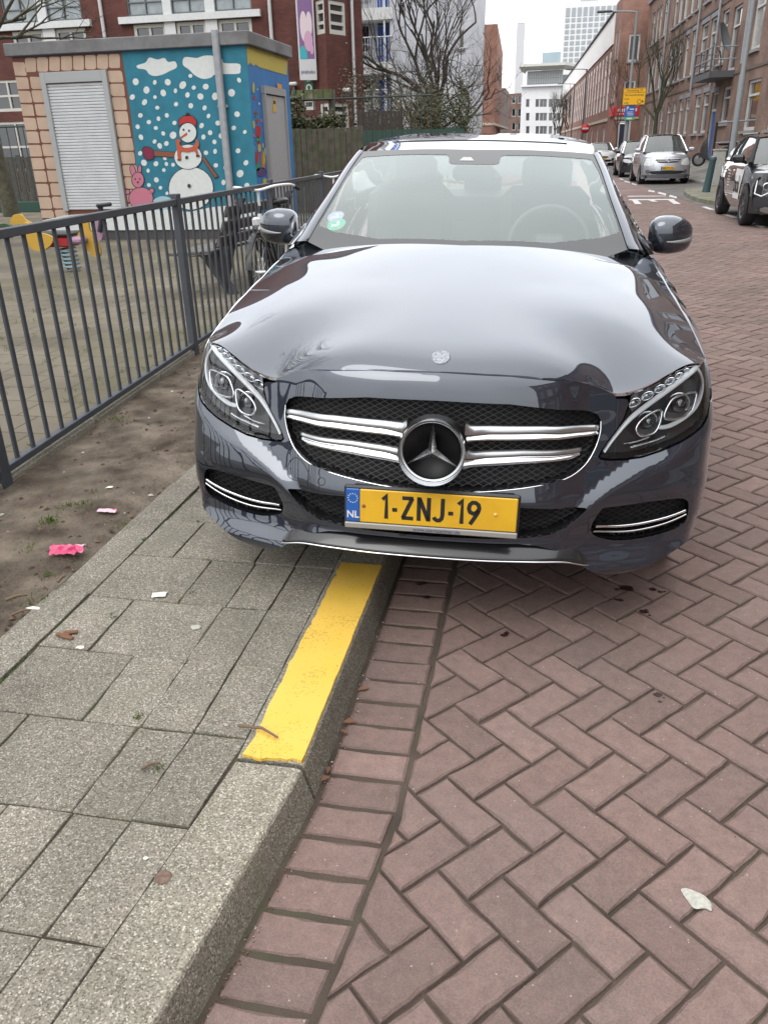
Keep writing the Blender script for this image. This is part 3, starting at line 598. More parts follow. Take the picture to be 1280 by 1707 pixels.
TOP = [(0, .800), (.21, .795), (.389, .778), (.45, .768), (.482, .758), (.510, .745), (.530, .729), (.538, .716)]
INNER = [(.562, .715), (.574, .712), (.574, .688), (.565, .657), (.547, .626), (.525, .598), (.506, .571), (.496, .550), (.506, .540), (.535, .535), (.581, .533), (.634, .539), (.693, .554), (.752, .574), (.792, .593), (.824, .614), (.846, .642), (.853, .672)]
SE = float(np.interp(.40, _yy, _s))
half = [to_s(p) for p in TOP+INNER]+[(SE-.05, .673), (SE, .672), (SE, .60), (SE-.035, .45), (SE-.04, .33), (SE-.02, .262)]
BOT = [(.846, .255), (.80, .243), (.724, .216), (.65, .188), (.60, .177), (.56, .180), (.512, .199), (.457, .236), (.42, .258), (.385, .277), (.33, .294), (.273, .301), (.14, .304), (0, .304)]
half += [to_s(p) for p in BOT]
out_b = half+[(-a, b) for a, b in reversed(half[1:-1])]
panel('bumper', out_b, [ss(GRo), ss(INo)]+fogs, F_sz(), .013, paint, car, estep=.006, nrm=(0, -1, .2), depth=.014)
# dark shell behind all front gaps
def backshell():
    o = MB(); ss_ = np.linspace(-SE, SE, 60); zz = np.linspace(.22, .80, 24); f = F_sz(.105)
    V = [];
    for a in ss_: V += [tuple(q*np.array([.97, 1, 1])) for q in f(np.full(len(zz), a), zz)]
    F = [(i*24+j, i*24+j+1, (i+1)*24+j+1, (i+1)*24+j) for i in range(59) for j in range(23)]; o.add(V, F, smooth=True); o.build('front_liner', matte, car)
backshell()
def recess(name, poly, d0, d1, m, parent, par='x'):
    f = F_xz() if par == 'x' else F_sz(); o = MB(); P = f(np.array([q[0] for q in poly]), np.array([q[1] for q in poly])); n = len(P)
    a = P+np.array([0, d0, 0]); b = P+np.array([0, d1, 0]); o.add(a.tolist()+b.tolist(), [(i, (i+1) % n, n+(i+1) % n, n+i) for i in range(n)]); return o
def lattice(name, poly, off, sx, sz, wd, m, parent, par='x', ang=.52):
    """black honeycomb mesh: two families of thin bars cut to the opening"""
    f = F_xz(off) if par == 'x' else F_sz(off); o = MB(); xs = [q[0] for q in poly]; zs = [q[1] for q in poly]; x0, x1, z0, z1 = min(xs), max(xs), min(zs), max(zs)
    st = sx*.5; nx = int((x1-x0)/st)+2
    for fam in (1, -1):
        for k in range(-int((x1-x0)*ang/sz)-2, int((z1-z0+(x1-x0)*ang)/sz)+3):
            xx = x0+np.arange(nx)*st; zz = z0+k*sz+fam*(xx-x0)*ang
            ok = inpoly(xx, zz, poly)&inpoly(xx, zz+wd, poly)
            for i in range(nx-1):
                if ok[i] and ok[i+1]:
                    q = f(np.array([xx[i], xx[i+1], xx[i+1], xx[i]]), np.array([zz[i], zz[i+1], zz[i+1]+wd, zz[i]+wd])).tolist()
                    r = [[a, b+.006, c] for a, b, c in q]; o.add(q+r, [(0, 1, 2, 3), (3, 2, 6, 7), (1, 0, 4, 5)])
    return o.build(name, m, parent)
meshm = mat('grille_black', (.011, .011, .012), rough=.45)
gl_ = recess('x', GRo, .012, .055, matte, car); gl_.build('grille_surround', black, car)
cap = panel('grille_backing', GRo, [], F_xz(.055), .03, matte, car)
grille = lattice('grille', GRo, .030, .019, .0165, .0022, meshm, car)
recess('x', INo, .012, .07, matte, car).build('lower_intake', black, car); panel('intake_backing', INo, [], F_xz(.07), .03, matte, car)
lattice('intake_mesh', INo, .045, .019, .0165, .0022, meshm, car)
# chrome line under the grille
o = MB(); pl = [p for p in GR[5:]]; pl = [(x, z-.001) for x, z in pl]; pl = pl+[(-x, z) for x, z in reversed(pl[:-1])]
P = F_xz(.001)(np.array([q[0] for q in pl]), np.array([q[1] for q in pl])); o.tube(smooth_open(P.tolist(), 4), .0022, 6); o.build('grille_trim', chrome, car)
def louvre(xs, top, mid, bot, sgn):
    o = MB(); X = np.linspace(.088, xs[-1], 30); T, M_, B = (np.interp(X, xs, q) for q in (top, mid, bot)); V = []
    for i, x in enumerate(X):
        y = float(Sy(x, .6)); e = sm(0, .03, xs[-1]-x)*.6+.4; fl = .018*(1-sm(.08, .17, x))
        for dz, dy in ((T[i], .016), (T[i]-.002, .006-fl), (M_[i]+.0022, -.004-fl), (M_[i]-.0012, -.001-fl), (M_[i]-.003, -.004-fl*.6), ((M_[i]+B[i])/2, -.012-fl*.6), (B[i], -.017-fl*.5), (B[i]-.001, .02)):
            V.append((sgn*x, y+.012+dy*e, dz))
    n = 8; F = []; mi = []
    for i in range(len(X)-1):
        for j in range(n-1): F.append((i*n+j, i*n+j+1, (i+1)*n+j+1, (i+1)*n+j)); mi.append(0 if j < 2 else (2 if j == 2 else 1))
    F.append(tuple(range((len(X)-1)*n, len(X)*n))); mi.append(0)
    for f, q in zip(F, mi): o.add([V[k] for k in f], [tuple(range(len(f)))], q, True)
    ob = o.build('grille_louvre', [satin, mat('bright_silver', (.72, .73, .745), rough=.16, metal=1.), black], car); fixnormals(ob); return ob
for s in (-1, 1):
    louvre([.088, .10, .16, .32, .491], [.668, .656, .655, .654, .642], [.632, .630, .632, .634, .626], [.606, .614, .618, .619, .617], s)
    louvre([.088, .11, .264, .448], [.586, .575, .581, .574], [.554, .553, .562, .561], [.522, .531, .543, .551], s)
# three-pointed star in its ring
SC = (0., -.020, .617); tilt = Matrix.Rotation(R_(-6), 3, 'X')
o = MB(); R1 = .0945
o.lathe([(R1-.0095, .004), (R1-.008, -.006), (R1-.002, -.010), (R1+.003, -.006), (R1+.0045, .004), (R1+.003, .03)], 64, SC, tilt@Matrix.Rotation(R_(-90), 3, 'X')@Matrix.Scale(-1, 3, Vector((0, 0, 1))), 0)
st = o.build('star_badge', mat('bright_silver', (.72, .73, .745), rough=.16, metal=1.), car); fixnormals(st)
o = MB(); o.lathe([(0, .016), (R1-.008, .016), (R1-.007, .004)], 48, SC, tilt@Matrix.Rotation(R_(90), 3, 'X')@Matrix.Scale(-1, 3, Vector((0, 0, 1)))); o.lathe([(R1-.004, .02), (R1+.006, .040)], 48, SC, tilt@Matrix.Rotation(R_(-90), 3, 'X'))
sb_ = o.build('badge_disc', mat('badge_black', (.003, .003, .0035), rough=.35, spec=.2), st); fixnormals(sb_)
o = MB(); pts = []
for k in range(3):
    a = R_(90+120*k); pts.append((math.cos(a)*(R1-.006), math.sin(a)*(R1-.006))); a += R_(60); pts.append((math.cos(a)*.0155, math.sin(a)*.0155))
V = [tilt@Vector((x, 0, z))+Vector(SC) for x, z in pts]+[tilt@Vector((0, -.020, 0))+Vector(SC)]
V = [q+Vector((0, -.002, 0)) for q in V]
for k in range(6): o.add([V[k], V[(k+1) % 6], V[6]], [(0, 1, 2)])
o.build('star', mat('star_silver', (.82, .83, .84), rough=.24, metal=1.), st)
# number plate
PY, PZ, PT = -.006, .419, R_(4.)
pm = Matrix.Rotation(-PT, 3, 'X'); prx = (R_(90)-PT, 0, 0)
plate = MB().box((0, PY+.012, PZ-.006), (.534, .016, .136), M=pm, bev=.006).build('number_plate', mat('plate_holder', (.018, .018, .019), rough=.4), car)
def pl_at(x, z, dy=-.0): q = pm@Vector((x, dy, z)); return (q.x, q.y+PY, q.z+PZ)
MB().box(pl_at(.021, 0, .002), (.476, .006, .108), M=pm, bev=.003).build('yellow_plate', mat('plate_yellow', (.62, .355, .012), rough=.42, coat=.3, col2=(.57, .32, .012), vscale=7), plate)
MB().box(pl_at(-.2385, 0, .002), (.043, .006, .108), M=pm, bev=.003).build('country_band', mat('plate_blue', (.008, .085, .34), rough=.4, coat=.3), plate)
MB().box(pl_at(0, -.0655, .002), (.528, .010, .019), M=pm, bev=.003).build('dealer_strip', mat('strip_grey', (.30, .29, .27), rough=.5, metal=.4), plate)
kblack = mat('plate_black', (.008, .008, .008), rough=.5); kwhite = mat('plate_white', (.58, .58, .58), rough=.5)
GLY = {'1': (.26, [[(.02, .80), (.17, .97), (.17, .0)]]), '-': (.26, [[(.02, .40), (.22, .40)]]), 'Z': (.50, [[(.03, .92), (.47, .92)], [(.43, .93), (.06, .07)], [(.02, .08), (.48, .08)]]), 'N': (.52, [[(.07, .0), (.07, 1.0)], [(.08, .97), (.45, .03)], [(.46, .0), (.46, 1.0)]]),
       'J': (.44, [[(.36, 1.0), (.36, .28), (.33, .15), (.25, .075), (.15, .07), (.07, .12), (.02, .20)]]), '9': (.50, [[(.42, .62), (.34, .50), (.22, .46), (.10, .52), (.05, .66), (.08, .82), (.18, .92), (.30, .92), (.41, .84), (.45, .70), (.42, .55), (.34, .38), (.12, .0)]])}
def plate_text(body, x0, zc, h, gap, wd, y, parent, m, name):
    o = MB(); x = x0
    for ch in body:
        adv, lines = GLY[ch]
        for L in lines:
            q = [Vector((x+a*h, 0, zc-h/2+b*h)) for a, b in L]; V = []
            for i, p in enumerate(q):
                t0 = (q[i]-q[i-1]).normalized() if i else (q[1]-q[0]).normalized(); t1 = (q[i+1]-q[i]).normalized() if i < len(q)-1 else t0
                n0 = Vector((-t0.z, 0, t0.x)); n1 = Vector((-t1.z, 0, t1.x)); n_ = n0+n1; n_ = n_/max(.45, n_.dot(n0)) if n_.length > .2 else n0
                V += [p+n_*wd/2, p-n_*wd/2]
            T_ = [pl_at(v.x, v.z, y) for v in V]; k = len(q); o.add(T_, [(2*i, 2*i+1, 2*i+3, 2*i+2) for i in range(k-1)])
        x += adv*h+gap
    return o.build(name, m, parent), x
plate_text('1-ZNJ-19', -.148, .002, .077, .0095, .0125, -.0018, plate, kblack, 'registration')
text(plate, 'country_letters', 'NL', .032, pl_at(-.2385, -.030, -.0012), prx, kwhite, .0008, sx=.95, bold=.0006)
text(plate, 'web_address', '\u24c2 www.sternpartner.de'[2:], .0165, pl_at(.02, -.0655, -.0034), prx, mat('strip_blue', (.02, .045, .14), rough=.5), .0006)
o = MB()
for k in range(12): a = 2*math.pi*k/12; o.box(pl_at(-.2385+.0145*math.cos(a), .024+.0145*math.sin(a), -.0014), (.0030, .001, .0030), M=pm@Matrix.Rotation(R_(45), 3, 'Y'))
o.build('star_ring', kwhite, plate)
for x, m_ in ((-.205, mat('rusty_screw', (.22, .08, .025), rough=.7)), (.195, mat('yellow_screw', (.62, .40, .10), rough=.5))): MB().lathe([(0, .004), (.004, .0035), (.0062, 0)], 12, pl_at(x, 0, -.0012), pm@Matrix.Rotation(R_(90), 3, 'X')).build('screw', m_, plate)
# headlights
lampblack = mat('lamp_black', (.028, .029, .032), rough=.22); lampgrey = mat('lamp_grey', (.28, .285, .30), rough=.30, metal=.7)
drlm = mat('light_guide', (.80, .82, .84), rough=.22, spec=.6); bowl = mat('reflector', (.60, .62, .65), rough=.18, metal=1.)
def on(x, z, d=0.): return (x, float(Sy(x, z))+d, z)
for s in (-1, 1):
    po = [(s*x, z) for x, z in HL]
    hb = panel('headlight', po, [], F_xz(.055), .02, lampblack, car, nrm=(0, -1, .2))
    recess('x', po, .004, .056, lampblack, car).build('lamp_rim', black, hb)
    def ribbon(pts, d, wdt, hgt, name, m_, tap=True):
        c = smooth_open(pts, 7); P = [Vector(on(s*x, z, d)) for x, z in c]; o = MB(); V = []; n = len(P)
        for i, p in enumerate(P):
            tg = (P[min(i+1, n-1)]-P[max(i-1, 0)]).normalized(); sd = tg.cross(Vector((0, -1, .1))).normalized(); q = (.45+.55*math.sin(math.pi*min(1, (i+3)/n)*.62)) if tap else 1
            w_ = wdt*q; V += [p+sd*w_+Vector((0, hgt, 0)), p+sd*w_*.55, p-sd*w_*.55, p-sd*w_+Vector((0, hgt, 0))]
        o.add(V, [(i*4+j, i*4+j+1, i*4+4+j+1, i*4+4+j) for i in range(n-1) for j in range(3)], smooth=True); q = o.build(name, m_, hb); return q
    ribbon([(.518, .556), (.534, .580), (.563, .617), (.595, .651), (.627, .676), (.667, .704), (.713, .734), (.755, .759), (.785, .777), (.806, .790)], .014, .0088, .012, 'daytime_light', drlm)
    ribbon([(.793, .783), (.812, .756), (.820, .730), (.814, .694), (.798, .664), (.768, .641), (.726, .621), (.701, .616), (.683, .617)], .016, .0060, .014, 'daytime_light', drlm, False)
    ribbon([(.600, .562), (.638, .570), (.673, .578), (.708, .590)], .018, .0035, .008, 'chrome_blade', chrome, False)
    ribbon([(.578, .574), (.62, .579), (.658, .590)], .022, .0016, .006, 'chrome_blade', chrome, False)
    for cx, cz, rr, pts in ((.747, .676, .031, [(.700, .645), (.712, .690), (.735, .706), (.792, .713), (.797, .690), (.787, .658), (.757, .642)]), (.651, .630, .027, [(.612, .618), (.635, .650), (.683, .670), (.687, .636), (.672, .603), (.632, .596)])):
        c = smooth_closed(pts, 6); P = [Vector(on(s*x, z, .022)) for x, z in c]; o = MB(); o.tube(P, .0042, 6, closed=True); o.build('projector_bezel', chrome, hb)
        P2 = [Vector(on(s*x, z, .024)) for x, z in c]; n = len(P2); ctr = Vector(on(s*cx, cz, .052)); I = [ctr+(Vector(on(s*cx, cz, .052))-ctr)+Vector((math.cos(2*math.pi*0), 0, 0))*0+(p-Vector(on(s*cx, cz, .024)))*.72+Vector((0, .0, 0)) for p in P2]
        o = MB(); o.add(P2+I, [(i, (i+1) % n, n+(i+1) % n, n+i) for i in range(n)], smooth=True); o.build('projector_shroud', lampgrey, hb)
        o = MB(); o.lathe([(0, .030), (rr*.45, .026), (rr*.78, .016), (rr, 0)], 28, ctr, Matrix.Rotation(R_(90), 3, 'X')); o.lathe([(rr, 0), (rr+.004, .003), (rr+.006, -.006)], 28, ctr, Matrix.Rotation(R_(90), 3, 'X'), 1); o.build('projector', [darkglass, bowl], hb)
    for x, z, k in ((.597, .699, 1.15), (.637, .717, 1.1), (.674, .736, 1.), (.704, .756, .9), (.732, .769, .75), (.757, .780, .6)):
        q = Vector(on(s*x, z-.002, .03)); o = MB(); M_ = Matrix.Rotation(R_(-32*s), 3, 'Y')@Matrix.Rotation(R_(90), 3, 'X')@Matrix.Diagonal((1.35, .8, 1))
        o.lathe([(0, -.004), (.006*k, -.002), (.0105*k, .007), (.0125*k, .012)], 14, q, M_); o.lathe([(.0125*k, .012), (.0140*k, .013), (.0150*k, .008)], 14, q, M_, 1); o.build('reflector_cell', [bowl, chrome], hb)
    up = [(.583, .686), (.584, .706), (.622, .733), (.662, .753), (.71, .774), (.755, .789), (.782, .789), (.75, .765), (.713, .742), (.667, .712), (.627, .685), (.598, .662)]
    panel('upper_bezel', [(s*x, z) for x, z in up], [], F_xz(.045), .02, lampgrey, hb, nrm=(0, -1, 0))
    panel('lens_cover', po, [], F_xz(-.001), .012, clear, hb, estep=.006, nrm=(0, -1, .2))
    # fog-light opening: black mesh and two chrome blades
    fo = [(s*a, b) for a, b in [to_s(p) for p in sG]]
    fb = recess('x', fo, .010, .05, matte, car, 's').build('side_intake', black, car); panel('intake_backing', fo, [], F_sz(.05), .03, matte, fb)
    lattice('intake_mesh', fo, .032, .02, .018, .003, meshm, fb, 's')
    for bl, r_ in (([(.508, .337), (.573, .329), (.641, .331), (.712, .341), (.761, .351), (.797, .360)], .0048), ([(.504, .319), (.56, .311), (.612, .308), (.661, .311), (.711, .319), (.756, .330), (.802, .345)], .0034)):
        c = smooth_open(bl, 6); o = MB(); o.tube([on(s*x, z, .002) for x, z in c], r_, 8); V = []
        for x, z in c: V += [on(s*x, z, .006), on(s*x, z+.002, .034)]
        o.add(V, [(2*i, 2*i+2, 2*i+3, 2*i+1) for i in range(len(c)-1)], 1); o.build('chrome_blade', [chrome, black], fb)
# sensors, tow cover, lip
for x, z in ((-.353, .456), (.342, .456), (-.79, .470), (.79, .470)):
    e_ = 1e-3; nx_ = (Sy(x+e_, z)-Sy(x-e_, z))/(2*e_); nz_ = (Sy(x, z+e_)-Sy(x, z-e_))/(2*e_); nn = Vector((float(nx_), -1, float(nz_))).normalized()
    M_ = nn.to_track_quat('Z', 'Y').to_matrix(); o = MB(); o.tube([Vector((x, float(Sy(x, z)), z))+M_@Vector((.0125*math.cos(k*.35), .0125*math.sin(k*.35), .0)) for k in range(18)], .0011, 4, closed=True); o.build('parking_sensor', matte, car)
tow = smooth_closed([(-.455, .502), (-.476, .480), (-.479, .452), (-.462, .437), (-.429, .437), (-.401, .447), (-.397, .464), (-.414, .487), (-.433, .501)], 5)
o = MB(); o.tube([on(x, z, -.0002) for x, z in tow], .0012, 5, closed=True); o.build('tow_cover', matte, car)
lipc = smooth_open([(-.52, .150, .196), (-.49, .075, .222), (-.42, .045, .243), (-.33, .020, .250), (-.17, .0, .252), (0, -.004, .252), (.17, .0, .252), (.33, .020, .250), (.42, .045, .243), (.49, .075, .222), (.52, .150, .196)], 6)
o = MB(); V = []
for x, y, z in lipc: V += [(x*.97, y+.055, z+.050), (x, y+.006, z+.014), (x, y, z+.006), (x, y+.003, z), (x*.97, y+.20, z-.02)]
o.add(V, [(i*5+j, i*5+j+1, i*5+6+j, i*5+5+j) for i in range(len(lipc)-1) for j in range(4)], smooth=True); lipo = o.build('front_lip', black, car)
o = MB(); o.tube([(x, y-.001, z+.003) for x, y, z in lipc[4:-4]], .0026, 6); o.build('lip_trim', chrome, lipo)
# bonnet
HE = [(.838, .500, .787), (.824, .66, .836), (.808, .85, .876), (.795, 1.05, .908), (.785, 1.28, .941), (.776, 1.50, .968)]
HF = [(x, float(Sy(x, z))+.005, z+.003) for x, z in [(0, .800), (.07, .799), (.14, .7975), (.21, .795), (.30, .788), (.389, .778), (.45, .768), (.484, .757), (.512, .744), (.532, .725)]]
def hc(p): return [p]+([(-p[0], p[1], p[2])] if p[0] > 0 else [])
HHs = [(.621, .274, .745), (.661, .297, .762), (.71, .327, .784), (.762, .371, .801), (.805, .43, .803)]
HR = [(.70, 1.40, .996), (.55, 1.30, 1.013), (.32, 1.20, 1.029), (0, 1.165, 1.035)]
cen = [(0, .205, .835), (0, .30, .864), (0, .5, .907), (0, .8, .966), (0, 1.0, 1.004)]
inn = [(.3, .3, .852), (.3, .5, .897), (.3, .8, .958), (.3, 1.05, 1.006), (.50, .5, .887), (.50, .8, .948), (.50, 1.1, .996)]
inn2 = [(.62, .80, .932), (.64, 1.1, .978), (.60, .52, .873), (.66, .80, .919), (.68, 1.1, .964), (.645, .52, .858)]
def eterm(x, y):                                                  # the rolled leading edge
    x = np.asarray(x, float); d = np.asarray(y, float)-(.157+.30*x**2); f = np.clip((.58-np.abs(x))/.2, 0, 1); f = f*f*(3-2*f)
    return -.034*f*np.exp(-np.maximum(d, -.03)/.032)
ctrl = []; wts = []
for L, k in ((HE, 3), (HF, 4), (HHs, 2), (HR, 3), (cen, 3), (inn, .7), (inn2, 2.)):
    for p in L:
        for s in ((1, -1) if p[0] > 0 else (1,)): ctrl.append((s*p[0], p[1], p[2]-float(eterm(p[0], p[1])))); wts.append(k)
_zh = tps(ctrl, .02/np.array(wts)); zh = lambda x, y: _zh(x, y)+eterm(x, y)
hood_half = [(p[0], p[1]) for p in HF[:6]]+[(.45, .231), (.484, .239), (.512, .245), (.532, .2495), (.56, .258), (.584, .267), (.621, .282), (.661, .303), (.71, .335), (.762, .378), (.80, .408), (.82, .441)]+[(p[0], p[1]) for p in HE+HR]
hood_out = hood_half+[(-x, y) for x, y in reversed(hood_half[1:-1])]
Fh = lambda x, y: np.stack([np.asarray(x, float), np.asarray(y, float), zh(x, y)], -1)
hood = panel('bonnet', hood_out, [], Fh, .022, paint, car, estep=.010, nrm=(0, 0, 1), depth=.012, back=(0, .35, -1))
q = Vector(Fh(np.array([0.]), np.array([.203]))[0]); M_ = Matrix.Rotation(R_(32), 3, 'X')
o = MB(); o.lathe([(0, .0028), (.020, .0026), (.0215, .0034), (.0275, .0030), (.0290, 0)], 32, q+Vector((0, 0, .0005)), M_); o.build('bonnet_badge', mat('badge_silver', (.30, .31, .33), rough=.35, metal=.3, col2=(.16, .17, .20), vscale=190, c2lo=.48, c2hi=.55), car)
# sides
SC_ = []
def sec(y, L): SC_.extend([(y, z, x) for z, x in L])
sec(.42, [(.25, .868), (.35, .890), (.5, .893), (.66, .868), (.74, .850)]); sec(.50, [(.787, .840), (.70, .870), (.6, .890), (.3, .886)]); sec(.66, [(.836, .826), (.79, .862), (.7, .892), (.5, .902)])
sec(.85, [(.3, .898), (.5, .907), (.66, .910), (.77, .898), (.83, .868), (.876, .811)]); sec(1.05, [(.9085, .797), (.86, .860), (.78, .895)]); sec(1.28, [(.2, .862), (.4, .892), (.6, .903), (.78, .899), (.89, .855), (.941, .788)])
sec(1.6, [(.2, .860), (.4, .890), (.6, .905), (.78, .903), (.90, .868), (.975, .790)]); sec(2.6, [(.2, .860), (.4, .893), (.6, .905), (.8, .900), (.93, .858), (.995, .795)])
sec(3.63, [(.2, .872), (.4, .903), (.6, .908), (.8, .895), (.93, .835), (.985, .765)]); sec(4.3, [(.25, .83), (.5, .855), (.75, .85), (.92, .775), (.965, .71)]); sec(4.66, [(.3, .70), (.6, .72), (.9, .66)])
xs_ = tps(SC_, 2e-4)
etop = lambda y: float(np.interp(y, [p[1] for p in HE]+[2.6, 3.63, 4.3, 4.66], [p[2] for p in HE]+[.995, .985, .965, .90]))
FA, RA = .83, 3.67
def arch(yc, zc, r, a0=0, a1=180, n=26): return [(yc+r*math.cos(R_(a0+(a1-a0)*i/n)), zc+r*math.sin(R_(a0+(a1-a0)*i/n))) for i in range(n+1)]
fender = [(.455, .682), (.470, .77), (.497, .786)]+[(y, etop(y)-.004) for y in (.6, .75, .9, 1.1, 1.3, 1.48)]+[(1.53, .90), (1.50, .60), (1.47, .30), (1.40, .22), (1.28, .22)]+[p for p in arch(FA, .31, .375) if p[1] > .31 and not (p[0] < .50 and p[1] < .66)]+[(.485, .66), (.46, .668)]
door1 = [(1.537, .90), (1.56, etop(1.56)), (2.0, etop(2.0)), (2.50, etop(2.5)), (2.50, .30), (1.478, .30), (1.507, .60)]
door2 = [(2.507, .30), (2.507, etop(2.5)), (3.0, etop(3)), (3.45, etop(3.45)), (3.42, .85), (3.30, .60), (3.22, .38), (3.16, .30)]
sill = [(1.478, .293), (3.20, .293), (3.25, .22), (1.42, .22)]
quart = [(3.457, etop(3.45)), (3.9, etop(3.9)), (4.3, etop(4.3)), (4.62, .90), (4.64, .55), (4.5, .3), (4.1, .24)]+[p for p in arch(RA, .25, .375) if p[1] > .26]+[(3.23, .37), (3.31, .60), (3.427, .85)]
for s in (-1, 1):
    Fs = lambda y, z, s=s: np.stack([s*xs_(y, z), np.asarray(y, float), np.asarray(z, float)], -1)
    for nm, pl in (('front_fender', fender), ('door', door1), ('door', door2), ('sill', sill), ('rear_quarter', quart)):
        ob = panel(nm, pl, [], Fs, .035, paint, car, estep=.02, nrm=(s, 0, 0), depth=.012, back=(-s, 0, 0))
        if nm == 'door':
            y0 = min(p[0] for p in pl)+.62+(.02 if pl is door1 else -.05); h_ = Fs(np.array([y0]), np.array([.83]))[0]; MB().box((h_[0]+s*.018, y0, .83), (.022, .20, .028), bev=.009).build('door_handle', paint, ob)
    for yc, zc in ((FA, .31), (RA, .25)):
        o = MB(); V = []
        for y, z in arch(yc, zc, .385, -20, 200, 30): V += [(s*.885, y, z), (s*.60, y, z)]
        o.add(V, [(2*i, 2*i+2, 2*i+3, 2*i+1) for i in range(30)]); o.add([(s*.60, y, z) for y, z in arch(yc, zc, .385, 0, 360, 30)][:-1], [tuple(range(30))]); o.build('wheel_arch', matte, car)
# glasshouse
WE = [(.655, 1.270, 1.020), (.640, 1.36, 1.068), (.625, 1.450, 1.112), (.602, 1.620, 1.185), (.578, 1.880, 1.278), (.553, 2.075, 1.346)]
wc = []
for p in WE+[(0, 1.06, .985), (0, 1.3, 1.085), (0, 1.6, 1.203), (0, 1.85, 1.296), (0, 2.03, 1.358), (.35, 1.12, .99), (.36, 1.4, 1.116), (.35, 1.7, 1.236), (.33, 2.05, 1.357)]: wc += hc(p)
zw = tps(wc, 1e-4); Fw = lambda o: (lambda x, y: np.stack([np.asarray(x, float), np.asarray(y, float), zw(x, y)+o], -1))
wo_h = [(0, 1.06), (.35, 1.105), (.56, 1.19), (.655, 1.27)]+[(p[0], p[1]) for p in WE[1:]]+[(.46, 2.068), (.33, 2.052), (0, 2.034)]
wo_ = wo_h+[(-x, y) for x, y in reversed(wo_h[1:-1])]
panel('windscreen', wo_, [], Fw(0), .03, screen, car, estep=.02, nrm=(0, 0, 1))
inn_ = [(0, 1.205), (.35, 1.235), (.55, 1.315), (.622, 1.365), (.630, 1.38), (.618, 1.46), (.594, 1.62), (.568, 1.88), (.545, 1.995), (.525, 2.005), (.33, 1.990), (.135, 1.975), (.122, 1.955), (.115, 1.885), (.10, 1.87), (0, 1.868)]
fr_in = inn_+[(-x, y) for x, y in reversed(inn_[1:-1])]
frit = panel('windscreen_border', wo_, [fr_in], Fw(.0012), .03, mat('ceramic_border', (.012, .012, .013), rough=.05, spec=.7), car, estep=.015, nrm=(0, 0, 1))
rr_ = []
for p in [(0, 2.036, 1.360), (.33, 2.054, 1.356), (.553, 2.078, 1.346), (0, 2.4, 1.404), (0, 2.85, 1.422), (0, 3.35, 1.395), (.3, 2.4, 1.398), (.3, 2.85, 1.417), (.3, 3.35, 1.390), (.50, 2.4, 1.388), (.50, 2.85, 1.405), (.575, 2.30, 1.366), (.575, 2.7, 1.385), (.56, 3.1, 1.380), (.53, 3.4, 1.350), (.5, 3.1, 1.401)]: rr_ += hc(p)
zr_ = tps(rr_, 2e-4); Fr = lambda o: (lambda x, y: np.stack([np.asarray(x, float), np.asarray(y, float), zr_(x, y)+o], -1))
ro_h = [(0, 2.040), (.33, 2.058), (.553, 2.082), (.566, 2.18), (.575, 2.30), (.577, 2.7), (.562, 3.1), (.53, 3.38), (.3, 3.43), (0, 3.44)]
ro = ro_h+[(-x, y) for x, y in reversed(ro_h[1:-1])]
roof = panel('roof', ro, [], Fr(0), .05, paint, car, estep=.03, nrm=(0, 0, 1), depth=.02, back=(0, 0, -1))
sr = smooth_closed([(-.40, 2.36), (-.38, 2.325), (.38, 2.325), (.40, 2.36), (.41, 2.62), (.38, 2.66), (-.38, 2.66), (-.41, 2.62)], 3)
panel('sunroof', sr, [], Fr(.004), .05, darkglass, roof, estep=.02, nrm=(0, 0, 1), depth=.006, back=(0, 0, -1))
PO = [(.770, 1.455, .985), (.722, 1.470, 1.044), (.694, 1.560, 1.108), (.652, 1.700, 1.184), (.612, 1.930, 1.287), (.582, 2.12, 1.352), (.578, 2.30, 1.366)]
RAIL = PO+[(.580, 2.7, 1.383), (.565, 3.1, 1.376), (.535, 3.40, 1.345)]
